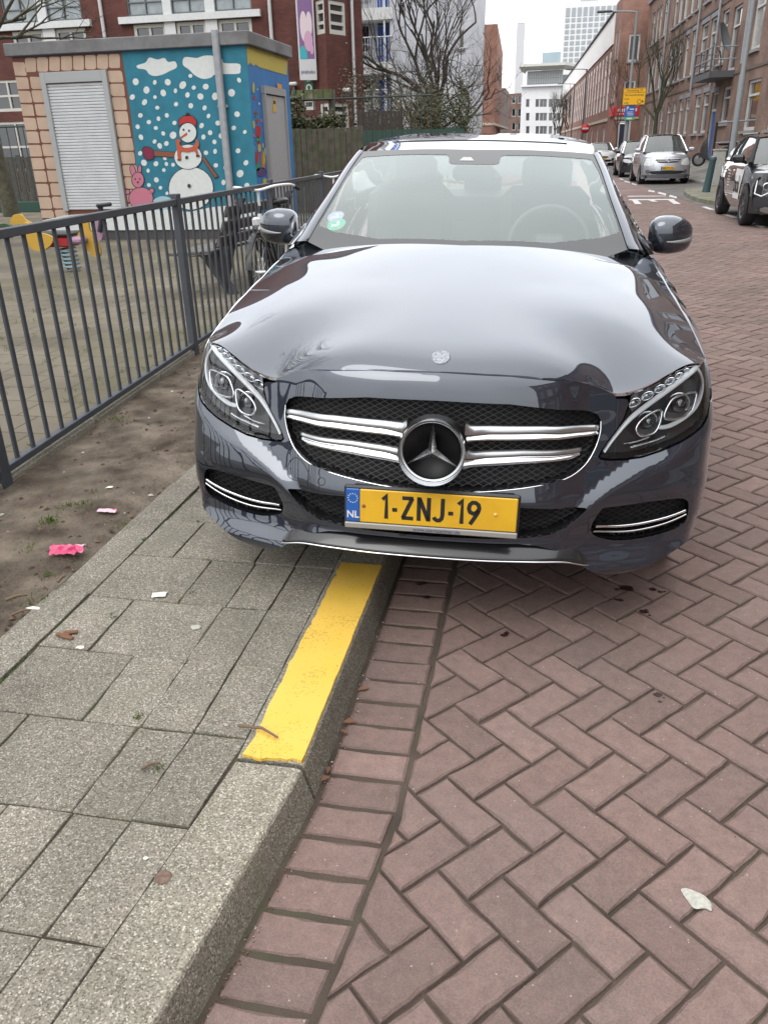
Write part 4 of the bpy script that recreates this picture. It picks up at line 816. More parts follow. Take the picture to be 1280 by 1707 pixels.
for s in (-1, 1):
    e = smooth_open(WE, 5); p_ = smooth_open(PO[1:6], 7); n = 24
    def rs(c, n): 
        c = np.array(c); d = np.r_[0, np.cumsum(np.linalg.norm(np.diff(c, axis=0), axis=1))]; t = np.linspace(0, d[-1], n); return np.stack([np.interp(t, d, c[:, k]) for k in range(3)], -1)
    e = rs(e, n); p_ = rs([PO[0]]+list(p_), n); o = MB(); V = []
    for a, b in zip(e, p_):
        g1 = a+(b-a)*min(.22, .05+.30*max(0., a[2]-1.02)); up = np.array([.004, 0, .010])
        for q in (a+np.array([-.004, 0, -.004]), a+np.array([.001, 0, .003]), g1+np.array([0, 0, -.004])): V.append((s*q[0], q[1], q[2]))
    o.add(V, [(i*3+j, i*3+j+1, i*3+4+j, i*3+3+j) for i in range(n-1) for j in range(2)], smooth=True); o.build('windscreen_seal', rubber, car)
    o = MB(); V = []
    for a, b in zip(e, p_):
        g1 = a+(b-a)*min(.22, .05+.30*max(0., a[2]-1.02)); mid = a+(b-a)*.5+np.array([.020, 0, .006]); b = b+np.array([.006, .01, -.03])
        for q in (g1+np.array([0, 0, -.012]), g1+np.array([0, 0, .006]), mid, b, b+np.array([.004, 0, -.02])): V.append((s*q[0], q[1], q[2]))
    o.add(V, [(i*5+j, i*5+j+1, i*5+6+j, i*5+5+j) for i in range(n-1) for j in range(4)], smooth=True); ob = o.build('windscreen_pillar', paint, car); fixnormals(ob)
    top = smooth_open(RAIL, 4); bot = [(.785, max(1.47, q[1]*1.0), 0) for q in top]; o = MB(); V = []
    for q in top:
        y = q[1]; yb = max(1.50, y*1.0 if y < 2.9 else y+(y-2.9)*.9); zb = etop(yb)+.002; xb = float(xs_(yb, zb))
        V += [(s*q[0], q[1], q[2]), (s*((q[0]+xb)/2+.018), (y+yb)/2, (q[2]+zb)/2), (s*(xb-.012), yb, zb)]
    n = len(top); o.add(V, [(i*3+j, i*3+j+1, i*3+4+j, i*3+3+j) for i in range(n-1) for j in range(2)], smooth=True); o.build('side_window', pane, car)
    # door mirror
    mc = Vector((s*.893, 1.690, 1.030)); o = MB(); V = []; nu, nv = 28, 16
    for i in range(nv+1):
        ph = math.pi*i/nv
        for j in range(nu):
            th = 2*math.pi*j/nu; pw = lambda c, e: math.copysign(abs(c)**e, c)
            x = pw(math.cos(ph), .62); rr = pw(math.sin(ph), .62); y = rr*pw(math.cos(th), .85); z = rr*pw(math.sin(th), .72)
            X = x; tp = 1-.20*max(0, X); zz = z*.085*(1-.18*max(0, X)); zz += -.012*X*X*(1 if X > 0 else -.3); yy = y*.062*(1-.25*max(0, X))+.03*max(0, X)**2
            if z < 0: zz *= .92
            if y > 0: yy *= .6
            V.append((mc.x+s*X*.097, mc.y+yy, mc.z+zz+.002*X))
    o.add(V, [(i*nu+j, i*nu+(j+1) % nu, (i+1)*nu+(j+1) % nu, (i+1)*nu+j) for i in range(nv) for j in range(nu)], smooth=True); mo = o.build('door_mirror', paint, car); fixnormals(mo)
    o = MB(); P = []
    for t in np.linspace(0, 1, 14):
        X = -.25+1.22*t; z = -.30-.02*math.sin(t*3)+.18*t*t; ph = math.acos(max(-1, min(1, math.copysign(abs(X)**(1/.62), X)))) if abs(X) < 1 else 0; rr = math.sin(ph)**.62; cz = max(-1, min(1, z/max(rr, .2))); cy = -(max(0, 1-abs(cz)**(2/.72)))**(.85/2)
        P.append((mc.x+s*X*.098, mc.y+rr*cy*.062*(1-.25*max(0, X))+.03*max(0, X)**2-.0025, mc.z+z*.068))
    V = []
    for i, p in enumerate(P): h = .0025+.008*(i/13)**.8; V += [(p[0], p[1]+.003, p[2]-h), (p[0], p[1]-.001, p[2]-h*.5), (p[0], p[1]-.001, p[2]+h*.5), (p[0], p[1]+.003, p[2]+h)]
    o.add(V, [(i*4+j, i*4+j+1, i*4+5+j, i*4+4+j) for i in range(13) for j in range(3)], smooth=True); o.build('indicator', mat('indicator_lens', (.22, .225, .23), rough=.25, coat=.4), mo)
    o = MB(); o.tube([(s*.775, 1.66, .985), (s*.82, 1.672, .988), (s*.86, 1.685, 1.0)], [.030, .024, .022], 10); o.build('mirror_arm', black, mo)
    for yc, zc, nm in ((FA, .31, 1), (RA, .25, 0)):
        grz = (.090 if s < 0 else 0.); wz = None
        o = MB(); Mx = Matrix.Rotation(R_(90), 3, 'Y')
        # wheel centre so that the tyre rests on the ground or pavement below it
        Rm = car.rotation_euler.to_matrix(); c0 = Vector((s*.795, yc, 0)); zg = (grz-(Rm@c0).z-.0785)/Rm[2][2]
        cc = (s*.790, yc, zg+.322)
        o.lathe([(.225, -.105), (.30, -.112), (.318, -.09), (.322, -.06), (.322, .06), (.318, .09), (.30, .112), (.225, .105)], 40, cc, Mx); wh = o.build('wheel', rubber, car)
        o = MB(); o.lathe([(.225, .10*s), (.215, .085*s), (.205, .03*s), (.19, -.05*s)], 40, cc, Mx); o.lathe([(0, .075*s), (.05, .075*s), (.06, .06*s), (.06, .02*s)], 20, cc, Mx)
        for k in range(10):
            a = 2*math.pi*k/10+(.12 if k % 2 else -.12); o.box((cc[0]+s*.066, cc[1]+.13*math.cos(a), cc[2]+.13*math.sin(a)), (.02, .17, .026), M=Matrix.Rotation(a, 3, 'X'))
        o.build('rim', satin, wh)
# tail: rear window, boot, rear bumper (behind the cabin)
o = MB(); g = []
for i in range(9):
    t = i/8; y = 3.42+t*.62; z = 1.385-.02*t-.315*t**1.15; hw = .53+.13*t
    for j in range(9): x = hw*(j/4-1); g.append((x, y-.06*(x/hw)**2*0+.0, z-.045*(x/hw)**2*(1-t*.5)))
o.add(g, [(i*9+j, i*9+j+1, (i+1)*9+j+1, (i+1)*9+j) for i in range(8) for j in range(8)], smooth=True); o.build('rear_window', glass_mat('rear_glass', (.85, .88, .88), 1.5), car)
o = MB(); g = []
for i in range(9):
    t = i/8; y = 4.03+t*.60; z = 1.055-.05*t*t; hw = .70-.06*t
    for j in range(9): x = hw*(j/4-1); g.append((x, y, z-.03*(x/hw)**2))
for zz, yy in ((.80, 4.66), (.55, 4.68), (.30, 4.62)):
    for j in range(9): x = .72*(j/4-1); g.append((x, yy-.10*(x/.72)**2, zz))
o.add(g, [(i*9+j, i*9+j+1, (i+1)*9+j+1, (i+1)*9+j) for i in range(11) for j in range(8)], smooth=True); o.build('boot_lid', paint, car)
# floor, cabin
MB().box((0, 2.45, .235), (1.42, 3.9, .10)).build('underbody', matte, car)
cab = mat('cabin_grey', (.20, .205, .20), rough=.7); lth = mat('seat_leather', (.022, .022, .023), rough=.5)
o = MB(); o.box((0, 2.6, .34), (1.5, 2.6, .06)); o.box((0, 1.25, .62), (1.46, .04, .62)); o.build('cabin_floor', cab, car)
o = MB(); V = []
for i in range(17):
    x = .70*(i/8-1); V += [(x, 1.20-.06*(1-(x/.7)**2), .945), (x, 1.40, .975), (x, 1.58, .965), (x, 1.64, .93), (x, 1.66, .70)]
o.add(V, [(i*5+j, i*5+j+1, i*5+6+j, i*5+5+j) for i in range(16) for j in range(4)], smooth=True); o.build('dashboard', cab, car)
for x in (-.37, .37):
    o = MB(); o.box((x, 2.22, .55), (.50, .55, .20), bev=.06); o.box((x, 2.52, .85), (.48, .16, .66), bev=.06, M=Matrix.Rotation(R_(-18), 3, 'X')); so_ = o.build('front_seat', lth, car)
    o = MB(); o.box((x, 2.66, 1.235), (.27, .11, .19), bev=.045, M=Matrix.Rotation(R_(-10), 3, 'X')); o.tube([(x-.06, 2.63, 1.05), (x-.06, 2.655, 1.2)], .007, 6); o.tube([(x+.06, 2.63, 1.05), (x+.06, 2.655, 1.2)], .007, 6); o.build('headrest', lth, so_)
o = MB(); o.box((0, 3.05, .55), (1.25, .5, .2), bev=.06); o.box((0, 3.32, .82), (1.25, .16, .56), bev=.06, M=Matrix.Rotation(R_(-20), 3, 'X')); so_ = o.build('rear_seat', lth, car)
for x in (-.38, 0, .38): MB().box((x, 3.44, 1.13), (.24, .09, .15), bev=.04).build('headrest', lth, so_)
o = MB(); o.lathe([(.185+.015*math.cos(a), .015*math.sin(a)) for a in [2*math.pi*k/8 for k in range(9)]], 40, (.37, 1.80, .955), Matrix.Rotation(R_(66), 3, 'X')); o.box((.37, 1.80, .955), (.16, .05, .12), bev=.02, M=Matrix.Rotation(R_(-24), 3, 'X')); o.box((.37, 1.80, .955), (.36, .02, .03)); o.build('steering_wheel', lth, car)
panel('headliner', ro, [], Fr(-.03), .06, mat('headliner_grey', (.55, .55, .53), rough=.9), car, nrm=(0, 0, -1))
o = MB(); o.box((0, 3.66, .98), (1.30, .62, .02)); o.build('parcel_shelf', cab, car)
MB().box((0, .62, .222), (1.16, .70, .02)).build('shade_board', matte, car)  # unseen board added under the nose to deepen the shade beneath the car
o = MB(); o.box((0, 1.93, 1.262), (.20, .05, .07), bev=.02); o.build('interior_mirror', black, car)
qz = lambda x, y: float(zw(np.array([x]), np.array([y]))[0])
cyb = MB(); pl = [(-.035, 1.905), (.035, 1.905), (.018, 1.945), (-.018, 1.945)]; cyb.add([(x-.035, y, qz(x, y)+.0024) for x, y in pl], [(0, 1, 2, 3)]); cyb.build('camera_window', mat('camera_grey', (.38, .38, .37), rough=.6), frit)
for nm, x, y, r_, c1 in (('round_sticker', -.567, 1.435, .036, (.42, .40, .62)), ('round_sticker', -.553, 1.375, .040, (.05, .42, .24))):
    o = MB(); n = 24; V = [(x+r_*math.cos(2*math.pi*k/n), y+r_*1.05*math.sin(2*math.pi*k/n)) for k in range(n)]; o.add([(a, b, qz(a, b)-.0035) for a, b in V], [tuple(range(n))]); q_ = o.build(nm, mat('sticker_%d' % int(c1[0]*100), c1, rough=.5, var=.3, vscale=40), car)
    o = MB()
    for (dx, dy, wx, wy) in ((-.004, -.008, .036, .016), (.006, .010, .014, .022)): 
        V = [(x+dx+a*wx/2, y+dy+b*wy/2) for a, b in ((-1, -1), (1, -1), (1, 1), (-1, 1))]; o.add([(a, b, qz(a, b)-.0028) for a, b in V], [(0, 1, 2, 3)])
    o.build('sticker_print', kwhite, q_)

# ------------------------------------------------------------------ left: fence, playground, painted substation, school, flats
steel = mat('fence_paint', (.052, .058, .070), rough=.5, var=.12, vscale=5, spec=.4)
fence = thing('metal_fence', 'dark grey railing of upright bars between the playground and the strip of bare earth', 'fence', (0, 0, 0))
FT, FB, FG_ = 1.20, .16, .05
posts = [.42, 3.07, 5.72, 8.37, 11.02, 13.67, 16.3, 18.95]
fdir = Vector((-.0655, 1, 0)).normalized(); frz = math.atan2(.0655, 1)
for k, y in enumerate(posts):
    x = fence_x(y); MB().box((x, y, (FT+.035+FG_)/2), (.05, .075, FT+.035-FG_), rz=frz, bev=.004).build('post', steel, fence)
for a, b in zip(posts[:-1], posts[1:]):
    L = (b-a)/fdir.y; c = Vector((fence_x((a+b)/2), (a+b)/2, 0))
    MB().box((c.x, c.y, FT-.02), (.04, L-.075, .042), rz=frz, bev=.003).build('top_rail', steel, fence); MB().box((c.x, c.y, FB), (.04, L-.075, .035), rz=frz, bev=.003).build('bottom_rail', steel, fence)
barmesh = MB().box((0, 0, (FT-.04+FB+.016)/2), (.014, .026, FT-.04-FB-.016), rz=frz, bev=.002).build('bar', steel, fence); first = True; nbar = 0
for a, b in zip(posts[:-1], posts[1:]):
    n = 18
    for i in range(1, n):
        y = a+(b-a)*i/n
        if y < .9 or nbar >= 100: continue
        if first: o = barmesh; first = False
        else: o = barmesh.copy(); COL.objects.link(o); o.parent = fence
        o.location = (fence_x(y), y, 0); nbar += 1
# substation
HY, HX0, HX1, HZ, HD = 14.41, -9.32, -5.04, 3.10, 2.3
hut = thing('substation_hut', 'small flat-roofed substation painted with a snowman in falling snow beside a roller shutter', 'hut', ((HX0+HX1)/2, HY+HD/2, .05))
hut_o = Vector(hut.location)
teal = mat('mural_teal', (0.0144, 0.1476, 0.216), rough=.7, var=.12, vscale=2.2); mbrown = mat('mural_brown', (.135, .048, .030), rough=.8); mpeach = mat('mural_peach', (.44, .325, .245), rough=.8, col2=(.385, .28, .205), vscale=1.4, var=.06)
mwhite = mat('mural_white', (.55, .575, .56), rough=.75, var=.05); mline = mat('mural_line', (.030, .035, .045), rough=.8); mred = mat('mural_red', (0.3744, 0.02016, 0.018), rough=.7); morange = mat('mural_orange', (0.4032, 0.0756, 0.036), rough=.7)
mpink = mat('mural_pink', (0.432, 0.144, 0.2016), rough=.75); mcrim = mat('mural_crimson', (0.1728, 0.0108, 0.0432), rough=.75); mwood = mat('mural_wood', (0.1944, 0.0684, 0.0324), rough=.75); mlblue = mat('mural_pale_blue', (0.288, 0.432, 0.4896), rough=.75); mblue = mat('mural_blue', (0.0324, 0.1548, 0.3816), rough=.7, var=.1, vscale=2); myel = mat('mural_yellow', (0.4464, 0.36, 0.072), rough=.7, var=.06)
mgreen = mat('mural_green', (0.036, 0.216, 0.0936), rough=.75); mpurple = mat('mural_purple', (0.072, 0.0432, 0.144), rough=.75); mamber = mat('mural_amber', (0.396, 0.1584, 0.0216), rough=.75)
hutgrey = mat('hut_grey', (0.1692, 0.1692, 0.1764), rough=.85, col2=(0.126, 0.1224, 0.1224), vscale=1.6, var=.12, bump=.2, bscale=40); doorgrey = mat('hut_door_grey', (.33, .33, .335), rough=.6, var=.05)
loc = lambda p: (p[0]-hut_o.x, p[1]-hut_o.y, p[2]-hut_o.z)
b = MB(); b.box((0, 0, 1.605), (HX1-HX0, HD, 2.86)); b.build('wall', mblue, hut)
b = MB(); b.box((0, 0, .11), (HX1-HX0-.03, HD-.03, .22)); b.build('plinth', mat('plinth_dark', (.06, .058, .056), rough=.9), hut)
b = MB(); b.box((0, 0, 3.135), (HX1-HX0+.16, HD+.16, .20), bev=.012); b.build('roof', hutgrey, hut)
def c1(cx, cy): p = aty(cx*.328125, cy*.328125, HY); return (min(max(p.x, HX0), HX1), p.z)
LAY = [0]
mural = MB(); MM = [teal, mbrown, mpeach, mwhite, mline, mred, morange, mpink, mcrim, mwood, mlblue]
def flat(poly, mi, lay):
    y = HY-.003-.0025*lay; pts = [loc((x, y, max(.22, min(z, 3.075)))) for x, z in poly]; mural.add(pts, [tuple(range(len(pts)))], mi)
def fp(pts, mi, lay, sm_=0): q = [c1(*p) for p in pts]; flat(smooth_closed(q, sm_) if sm_ else q, mi, lay)
def ell(cx, cy, rx, ry, mi, lay, rot=0., n=26):
    fp([(cx+rx*math.cos(a)*math.cos(rot)-ry*math.sin(a)*math.sin(rot), cy+rx*math.cos(a)*math.sin(rot)+ry*math.sin(a)*math.cos(rot)) for a in [2*math.pi*k/n for k in range(n)]], mi, lay)
xb = c1(650, 500)[0]
flat([(xb-.05, .22), (HX1, .22), (HX1, 3.07), (xb-.05, 3.07)], 0, 0)
fp([(40, 290), (617, 262), (640, 400), (668, 600), (690, 800), (705, 1090), (180, 1120)], 1, 1)
def rbrick(x0, y0, x1, y1, sl):
    q = []; r_ = 9
    for (x, y, a0) in ((x1-r_, y1-r_, 0), (x0+r_, y1-r_, 90), (x0+r_, y0+r_, 180), (x1-r_, y0+r_, 270)):
        for k in range(4): a = R_(a0+30*k); q.append((x+r_*math.cos(a)+random.gauss(0, .8), y+r_*math.sin(a)+random.gauss(0, .8)))
    fp([(x+sl*(y-300), y) for x, y in q], 2, 2)
rws = [310, 386, 455, 524, 592, 662, 730, 797, 862, 928, 996, 1062, 1110]
for i, (a, q) in enumerate(zip(rws[:-1], rws[1:])):
    rbrick(52, a+4, 124, q-4, .19)
    if i: rbrick(130+(i % 2)*3, a+2, 200, q-6, .19)
for i in range(8):
    x = 128+i*61; yt = 292-i*2.9; rbrick(x, yt, x+55, yt+72, .03)
rws2 = [355, 421, 490, 560, 629, 698, 767, 834, 898, 960, 1030, 1085]
for a, q in zip(rws2[:-1], rws2[1:]): rbrick(538, a+2, 608+random.uniform(-2, 4), q-4, .155)
fp([(210, 1118), (330, 1092), (640, 1068), (700, 1062), (780, 1068), (860, 1062), (960, 1075), (1080, 1050), (1190, 1040), (1300, 1030), (1300, 1300), (215, 1300)], 3, 3)
fp([(697, 330), (740, 315), (760, 290), (800, 300), (835, 292), (855, 312), (890, 310), (898, 340), (860, 360), (830, 375), (790, 384), (760, 375), (740, 352), (702, 345)], 3, 1, 4)
fp([(930, 302), (945, 287), (1000, 292), (1040, 280), (1100, 283), (1130, 300), (1140, 318), (1215, 322), (1222, 350), (1213, 372), (1140, 374), (1090, 378), (1070, 393), (1030, 398), (990, 380), (960, 350), (932, 330)], 3, 1, 4)
for x, y, r_ in [(690, 413, 18), (787, 416, 11), (853, 415, 14), (929, 430, 17), (985, 443, 10), (1046, 438, 14), (745, 455, 16), (830, 470, 16), (892, 459, 10), (953, 480, 13), (1019, 488, 14), (1093, 487, 18), (673, 491, 15), (735, 517, 14), (788, 491, 10), (895, 527, 10), (970, 535, 14), (1040, 546, 12), (800, 545, 10), (714, 584, 12), (848, 584, 12), (757, 618, 11), (806, 601, 10), (1060, 587, 10), (1025, 636, 12), (1108, 623, 13), (700, 642, 12), (792, 648, 10), (887, 622, 10), (717, 695, 13), (830, 676, 11), (880, 685, 16), (786, 717, 11), (846, 727, 12), (812, 739, 13), (1034, 694, 11), (1068, 672, 13), (1125, 688, 13), (1090, 719, 10), (968, 383, 10), (1108, 405, 10), (1215, 405, 11), (1177, 469, 16), (1205, 578, 14), (1188, 648, 12), (1047, 774, 11), (1093, 767, 11), (1145, 768, 11), (1210, 764, 12), (732, 825, 15), (713, 777, 10), (793, 830, 12), (846, 831, 9), (838, 801, 10), (880, 835, 9), (753, 865, 9), (833, 862, 9), (795, 912, 14), (757, 938, 9), (816, 952, 9), (849, 980, 9), (1097, 838, 11), (1145, 850, 10), (1220, 880, 16), (1136, 925, 12), (1250, 825, 13), (1244, 668, 10), (1255, 940, 12)]: ell(x, y, r_*(.98+.12*math.sin(x*7)), r_*(1.12+.12*math.sin(y*5)), 3, 1, rot=math.sin(x+y)*.5, n=12)
ell(830, 1045, 62, 50, 10, 2)
ell(972, 955, 116, 112, 4, 4); ell(972, 955, 112, 108, 3, 5); ell(958, 795, 72, 65, 4, 6); ell(958, 795, 69, 62, 3, 7); ell(957, 672, 46, 52, 4, 8); ell(957, 672, 43, 49, 3, 9)
fp([(908, 645), (910, 603), (935, 585), (957, 580), (988, 588), (1004, 612), (1001, 646), (978, 628), (957, 622), (930, 630)], 4, 10); fp([(913, 636), (915, 605), (936, 590), (957, 585), (985, 592), (999, 614), (997, 636), (978, 624), (957, 618), (930, 625)], 5, 11); ell(957, 579, 11, 10, 4, 10)
fp([(952, 670), (955, 683), (922, 703), (916, 697)], 6, 11); ell(936, 657, 5, 6, 4, 11); ell(964, 662, 5, 6, 4, 11)
fp([(897, 716), (908, 705), (922, 712), (915, 728), (940, 748), (978, 744), (1000, 722), (996, 704), (1012, 714), (1014, 740), (1004, 757), (1016, 790), (1001, 786), (992, 764), (955, 772), (922, 768), (924, 810), (908, 808), (903, 750)], 6, 12, 2)
for p in ((905, 806, 922, 814), (1000, 784, 1018, 795)): fp([(p[0], p[1]), (p[2], p[1]+2), (p[2], p[3]), (p[0], p[3])], 4, 13)
ell(952, 798, 8, 9, 4, 12); ell(964, 942, 9, 10, 4, 12)
fp([(768, 760), (890, 769), (890, 799), (774, 793)], 4, 4); fp([(770, 763), (888, 772), (888, 796), (775, 789)], 9, 5); fp([(724, 752), (745, 740), (780, 755), (785, 802), (765, 812), (742, 808), (728, 785)], 4, 6, 3); fp([(729, 756), (746, 745), (776, 758), (780, 798), (764, 806), (745, 803), (733, 780)], 8, 7, 3)
fp([(1024, 798), (1041, 793), (1114, 895), (1093, 905)], 4, 8); fp([(1028, 800), (1039, 797), (1108, 894), (1095, 900)], 9, 9)
for rr_, mi, L in ((4, 4, 3.5), (0, 7, 4.5)):
    ell(718, 1005, 60+rr_, 54+rr_, mi, L); ell(677, 866, 12+rr_, 30+rr_, mi, L, -.25); ell(711, 862, 8+rr_, 24+rr_, mi, L, .08); ell(650, 973, 10+rr_, 11+rr_, mi, L); ell(772, 967, 11+rr_, 11+rr_, mi, L)
    fp([(690-rr_, 1040), (745+rr_, 1040), (745+rr_, 1066+rr_), (690-rr_, 1068+rr_)], mi, L)
ell(703, 912, 33, 42, 4, 5.2); ell(703, 912, 29, 38, 7, 6); ell(690, 908, 4, 5, 4, 7); ell(713, 907, 4, 5, 4, 7); ell(703, 924, 5, 6, 4, 7)
mural.build('mural', MM, hut)
# roller shutter and its frame
q = [c1(220, 378), c1(535, 355), c1(637, 1042), c1(345, 1083)]; sx0, sx1, sz0, sz1 = (q[0][0]+q[3][0])/2-.02, (q[1][0]+q[2][0])/2+.02, (q[2][1]+q[3][1])/2, (q[0][1]+q[1][1])/2
shm = mat('shutter_white', (.50, .515, .53), rough=.5, var=.06, vscale=2)
b = MB(); n = 42
for i in range(n):
    z = sz0+(sz1-.16-sz0)*(i+.5)/n; h = (sz1-.16-sz0)/n; b.add([loc((x, HY-.03+dy, z+dz)) for x in (sx0+.06, sx1-.06) for dy, dz in ((.012, -h/2), (-.004, -h*.3), (-.004, h*.25), (.014, h/2))], [(0, 1, 5, 4), (1, 2, 6, 5), (2, 3, 7, 6)])
sh = b.build('roller_shutter', shm, hut)
b = MB(); yy = HY-.035
for x0, x1, z0, z1 in ((sx0-.02, sx0+.075, sz0-.02, sz1+.02), (sx1-.075, sx1+.02, sz0-.02, sz1+.02), (sx0+.075, sx1-.075, sz1-.15, sz1+.018)): b.box(loc(((x0+x1)/2, yy, (z0+z1)/2)), (x1-x0, .07, z1-z0), bev=.004)
b.build('shutter_frame', mat('shutter_frame_grey', (0.3168, 0.3276, 0.3312), rough=.5), sh)
px0, px1 = c1(1109, 200), c1(1185, 900)
b = MB(); b.box(loc(((px0[0]+px1[0])/2-.03, HY-.085, 1.75)), (.115, .10, 3.15), bev=.02); 
for z in (.7, 2.2): b.box(loc(((px0[0]+px1[0])/2-.03, HY-.05, z)), (.18, .03, .04))
b.build('drainpipe', mat('pipe_grey', (.27, .28, .30), rough=.55, var=.1), hut)
# side wall of the hut
def c5(cx, cy): d = ray(380+cx*.15234, 60+cy*.15234); t = HX1/d.x; p = Vector((0, 0, CAM_H))+d*t; return (min(max(p.y, HY), HY+HD), p.z)
smur = MB(); SM = [myel, doorgrey, mamber, mgreen, mred, mpurple, mwhite, mlblue, mline, mpink]
def sflat(pts, mi, lay): smur.add([loc((HX1+.003+.0025*lay, y, max(.1, min(z, 3.075)))) for y, z in pts][::-1], [tuple(range(len(pts)))], mi)
def sp_(pts, mi, lay, k=0): q = [c5(*p) for p in pts]; sflat(smooth_closed(q, k) if k else q, mi, lay)
def sell(cx, cy, rx, ry, mi, lay): sp_([(cx+rx*math.cos(2*math.pi*k/14), cy+ry*math.sin(2*math.pi*k/14)) for k in range(14)], mi, lay)
sp_([(130, 60), (130, 288), (165, 300), (185, 276), (212, 312), (245, 288), (275, 326), (300, 306), (335, 335), (640, 425), (660, 60)], 0, 1)
for x, y, rx, ry, mi in [(275, 560, 13, 62, 0), (281, 600, 10, 30, 3), (287, 670, 13, 18, 4), (303, 835, 15, 18, 4), (308, 868, 14, 26, 3), (320, 925, 16, 22, 4), (328, 1040, 30, 72, 4), (332, 1128, 26, 30, 3), (336, 1170, 14, 26, 4), (340, 1222, 18, 46, 0), (312, 1325, 22, 70, 4), (385, 1350, 26, 104, 2), (392, 1330, 12, 70, 0), (322, 1430, 26, 44, 3), (362, 1485, 62, 52, 5), (400, 1600, 24, 50, 0), (232, 697, 9, 16, 9), (340, 735, 8, 14, 6), (321, 578, 8, 12, 7), (226, 885, 10, 22, 6), (362, 920, 9, 20, 9), (275, 965, 15, 44, 0), (245, 1055, 7, 18, 7), (286, 1085, 9, 18, 9), (275, 1245, 19, 66, 7), (405, 1262, 14, 50, 7), (280, 1465, 9, 24, 6), (378, 1195, 9, 28, 0)]: sell(x, y, rx, ry, mi, 1 if mi != 0 else 1.6)
smur.build('side_mural', SM, hut)
q = [c5(345, 350), c5(590, 408), c5(650, 1560), c5(440, 1560)]; dy0, dy1, dz1 = (q[0][0]+q[3][0])/2, (q[1][0]+q[2][0])/2, 2.36
b = MB(); b.box(loc((HX1+.02, (dy0+dy1)/2, (dz1+.1)/2+.03)), (.04, dy1-dy0-.10, dz1-.1)); sd = b.build('side_door', doorgrey, hut)
b = MB()
for y, z, w_, h_ in ((dy0+.02, dz1/2, .07, dz1), (dy1-.02, dz1/2, .07, dz1), ((dy0+dy1)/2, dz1+.06, dy1-dy0+.05, .12)): b.box(loc((HX1+.03, y, z+.05)), (.075, w_, h_))
b.build('door_frame', mat('frame_grey', (.28, .28, .285), rough=.6), sd)
def sgn(pts, mi, x=.046):
    o = MB(); q = [c5(*p) for p in pts]; o.add([loc((HX1+x, y, z)) for y, z in q][::-1], [tuple(range(len(q)))]); return o.build('sticker', mi, sd)
sgn([(515, 510), (565, 530), (565, 640), (518, 625)], mat('sticker_orange', (.60, .26, .02), rough=.6)); sgn([(476, 640), (496, 720), (503, 828), (466, 828), (462, 728)], mat('sticker_amber', (.56, .36, .06), rough=.6))
sgn([(471, 700), (492, 705), (494, 740), (468, 742)], mline, .048)

# ------------------------------------------------------------------ facades with real openings
glassA = mat('window_dark', (.020, .024, .028), rough=.06, spec=.9, coat=.6); glassB = mat('window_grey', (.085, .09, .095), rough=.08, spec=.8, coat=.6); glassC = mat('window_curtain', (.32, .32, .30), rough=.25, spec=.6, coat=.5, var=.2, vscale=3)
fwhite = mat('frame_white', (0.4752, 0.4752, 0.468), rough=.55, var=.05); fcream = mat('frame_cream', (0.432, 0.4212, 0.3816), rough=.6, var=.05); sillm = mat('sill_stone', (.235, .23, .225), rough=.85, var=.12); lintm = mat('lintel_grey', (.20, .21, .235), rough=.85)
def wallmesh(mb, P0, d, L, z0, z1, ops, rev=.12, mi=0, out=None):
    """a wall from P0 along d (unit, xy), with openings (a0,a1,zb,zt) and their reveals; out = outward normal"""
    d = Vector((d[0], d[1], 0)); out = Vector((out[0], out[1], 0)) if out else Vector((d.y, -d.x, 0))
    xs = sorted({0., L, *[round(min(max(q, 0), L), 4) for o in ops for q in o[:2]]}); zs = sorted({z0, z1, *[round(min(max(q, z0), z1), 4) for o in ops for q in o[2:4]]})
    W = lambda a, z, k=0.: Vector((P0[0], P0[1], 0))+d*a+Vector((0, 0, z))-out*k
    flip = d.cross(Vector((0, 0, 1))).dot(out) < 0
    for a0, a1 in zip(xs[:-1], xs[1:]):
        for b0, b1 in zip(zs[:-1], zs[1:]):
            ca, cz = (a0+a1)/2, (b0+b1)/2
            if any(o[0] < ca < o[1] and o[2] < cz < o[3] for o in ops): continue
            q = [(a0, b0), (a1, b0), (a1, b1), (a0, b1)]; q = q[::-1] if flip else q; mb.add([W(*p) for p in q], [(0, 1, 2, 3)], mi, uvs=[q])
    for a0, a1, b0, b1, *_ in ops:
        for p, r in (((a0, b0), (a1, b0)), ((a1, b0), (a1, b1)), ((a1, b1), (a0, b1)), ((a0, b1), (a0, b0))):
            mb.add([W(*p), W(*p, rev), W(*r, rev), W(*r)], [(0, 1, 2, 3)], mi, uvs=[[p, (p[0]+rev, p[1]), (r[0]+rev, r[1]), r]])
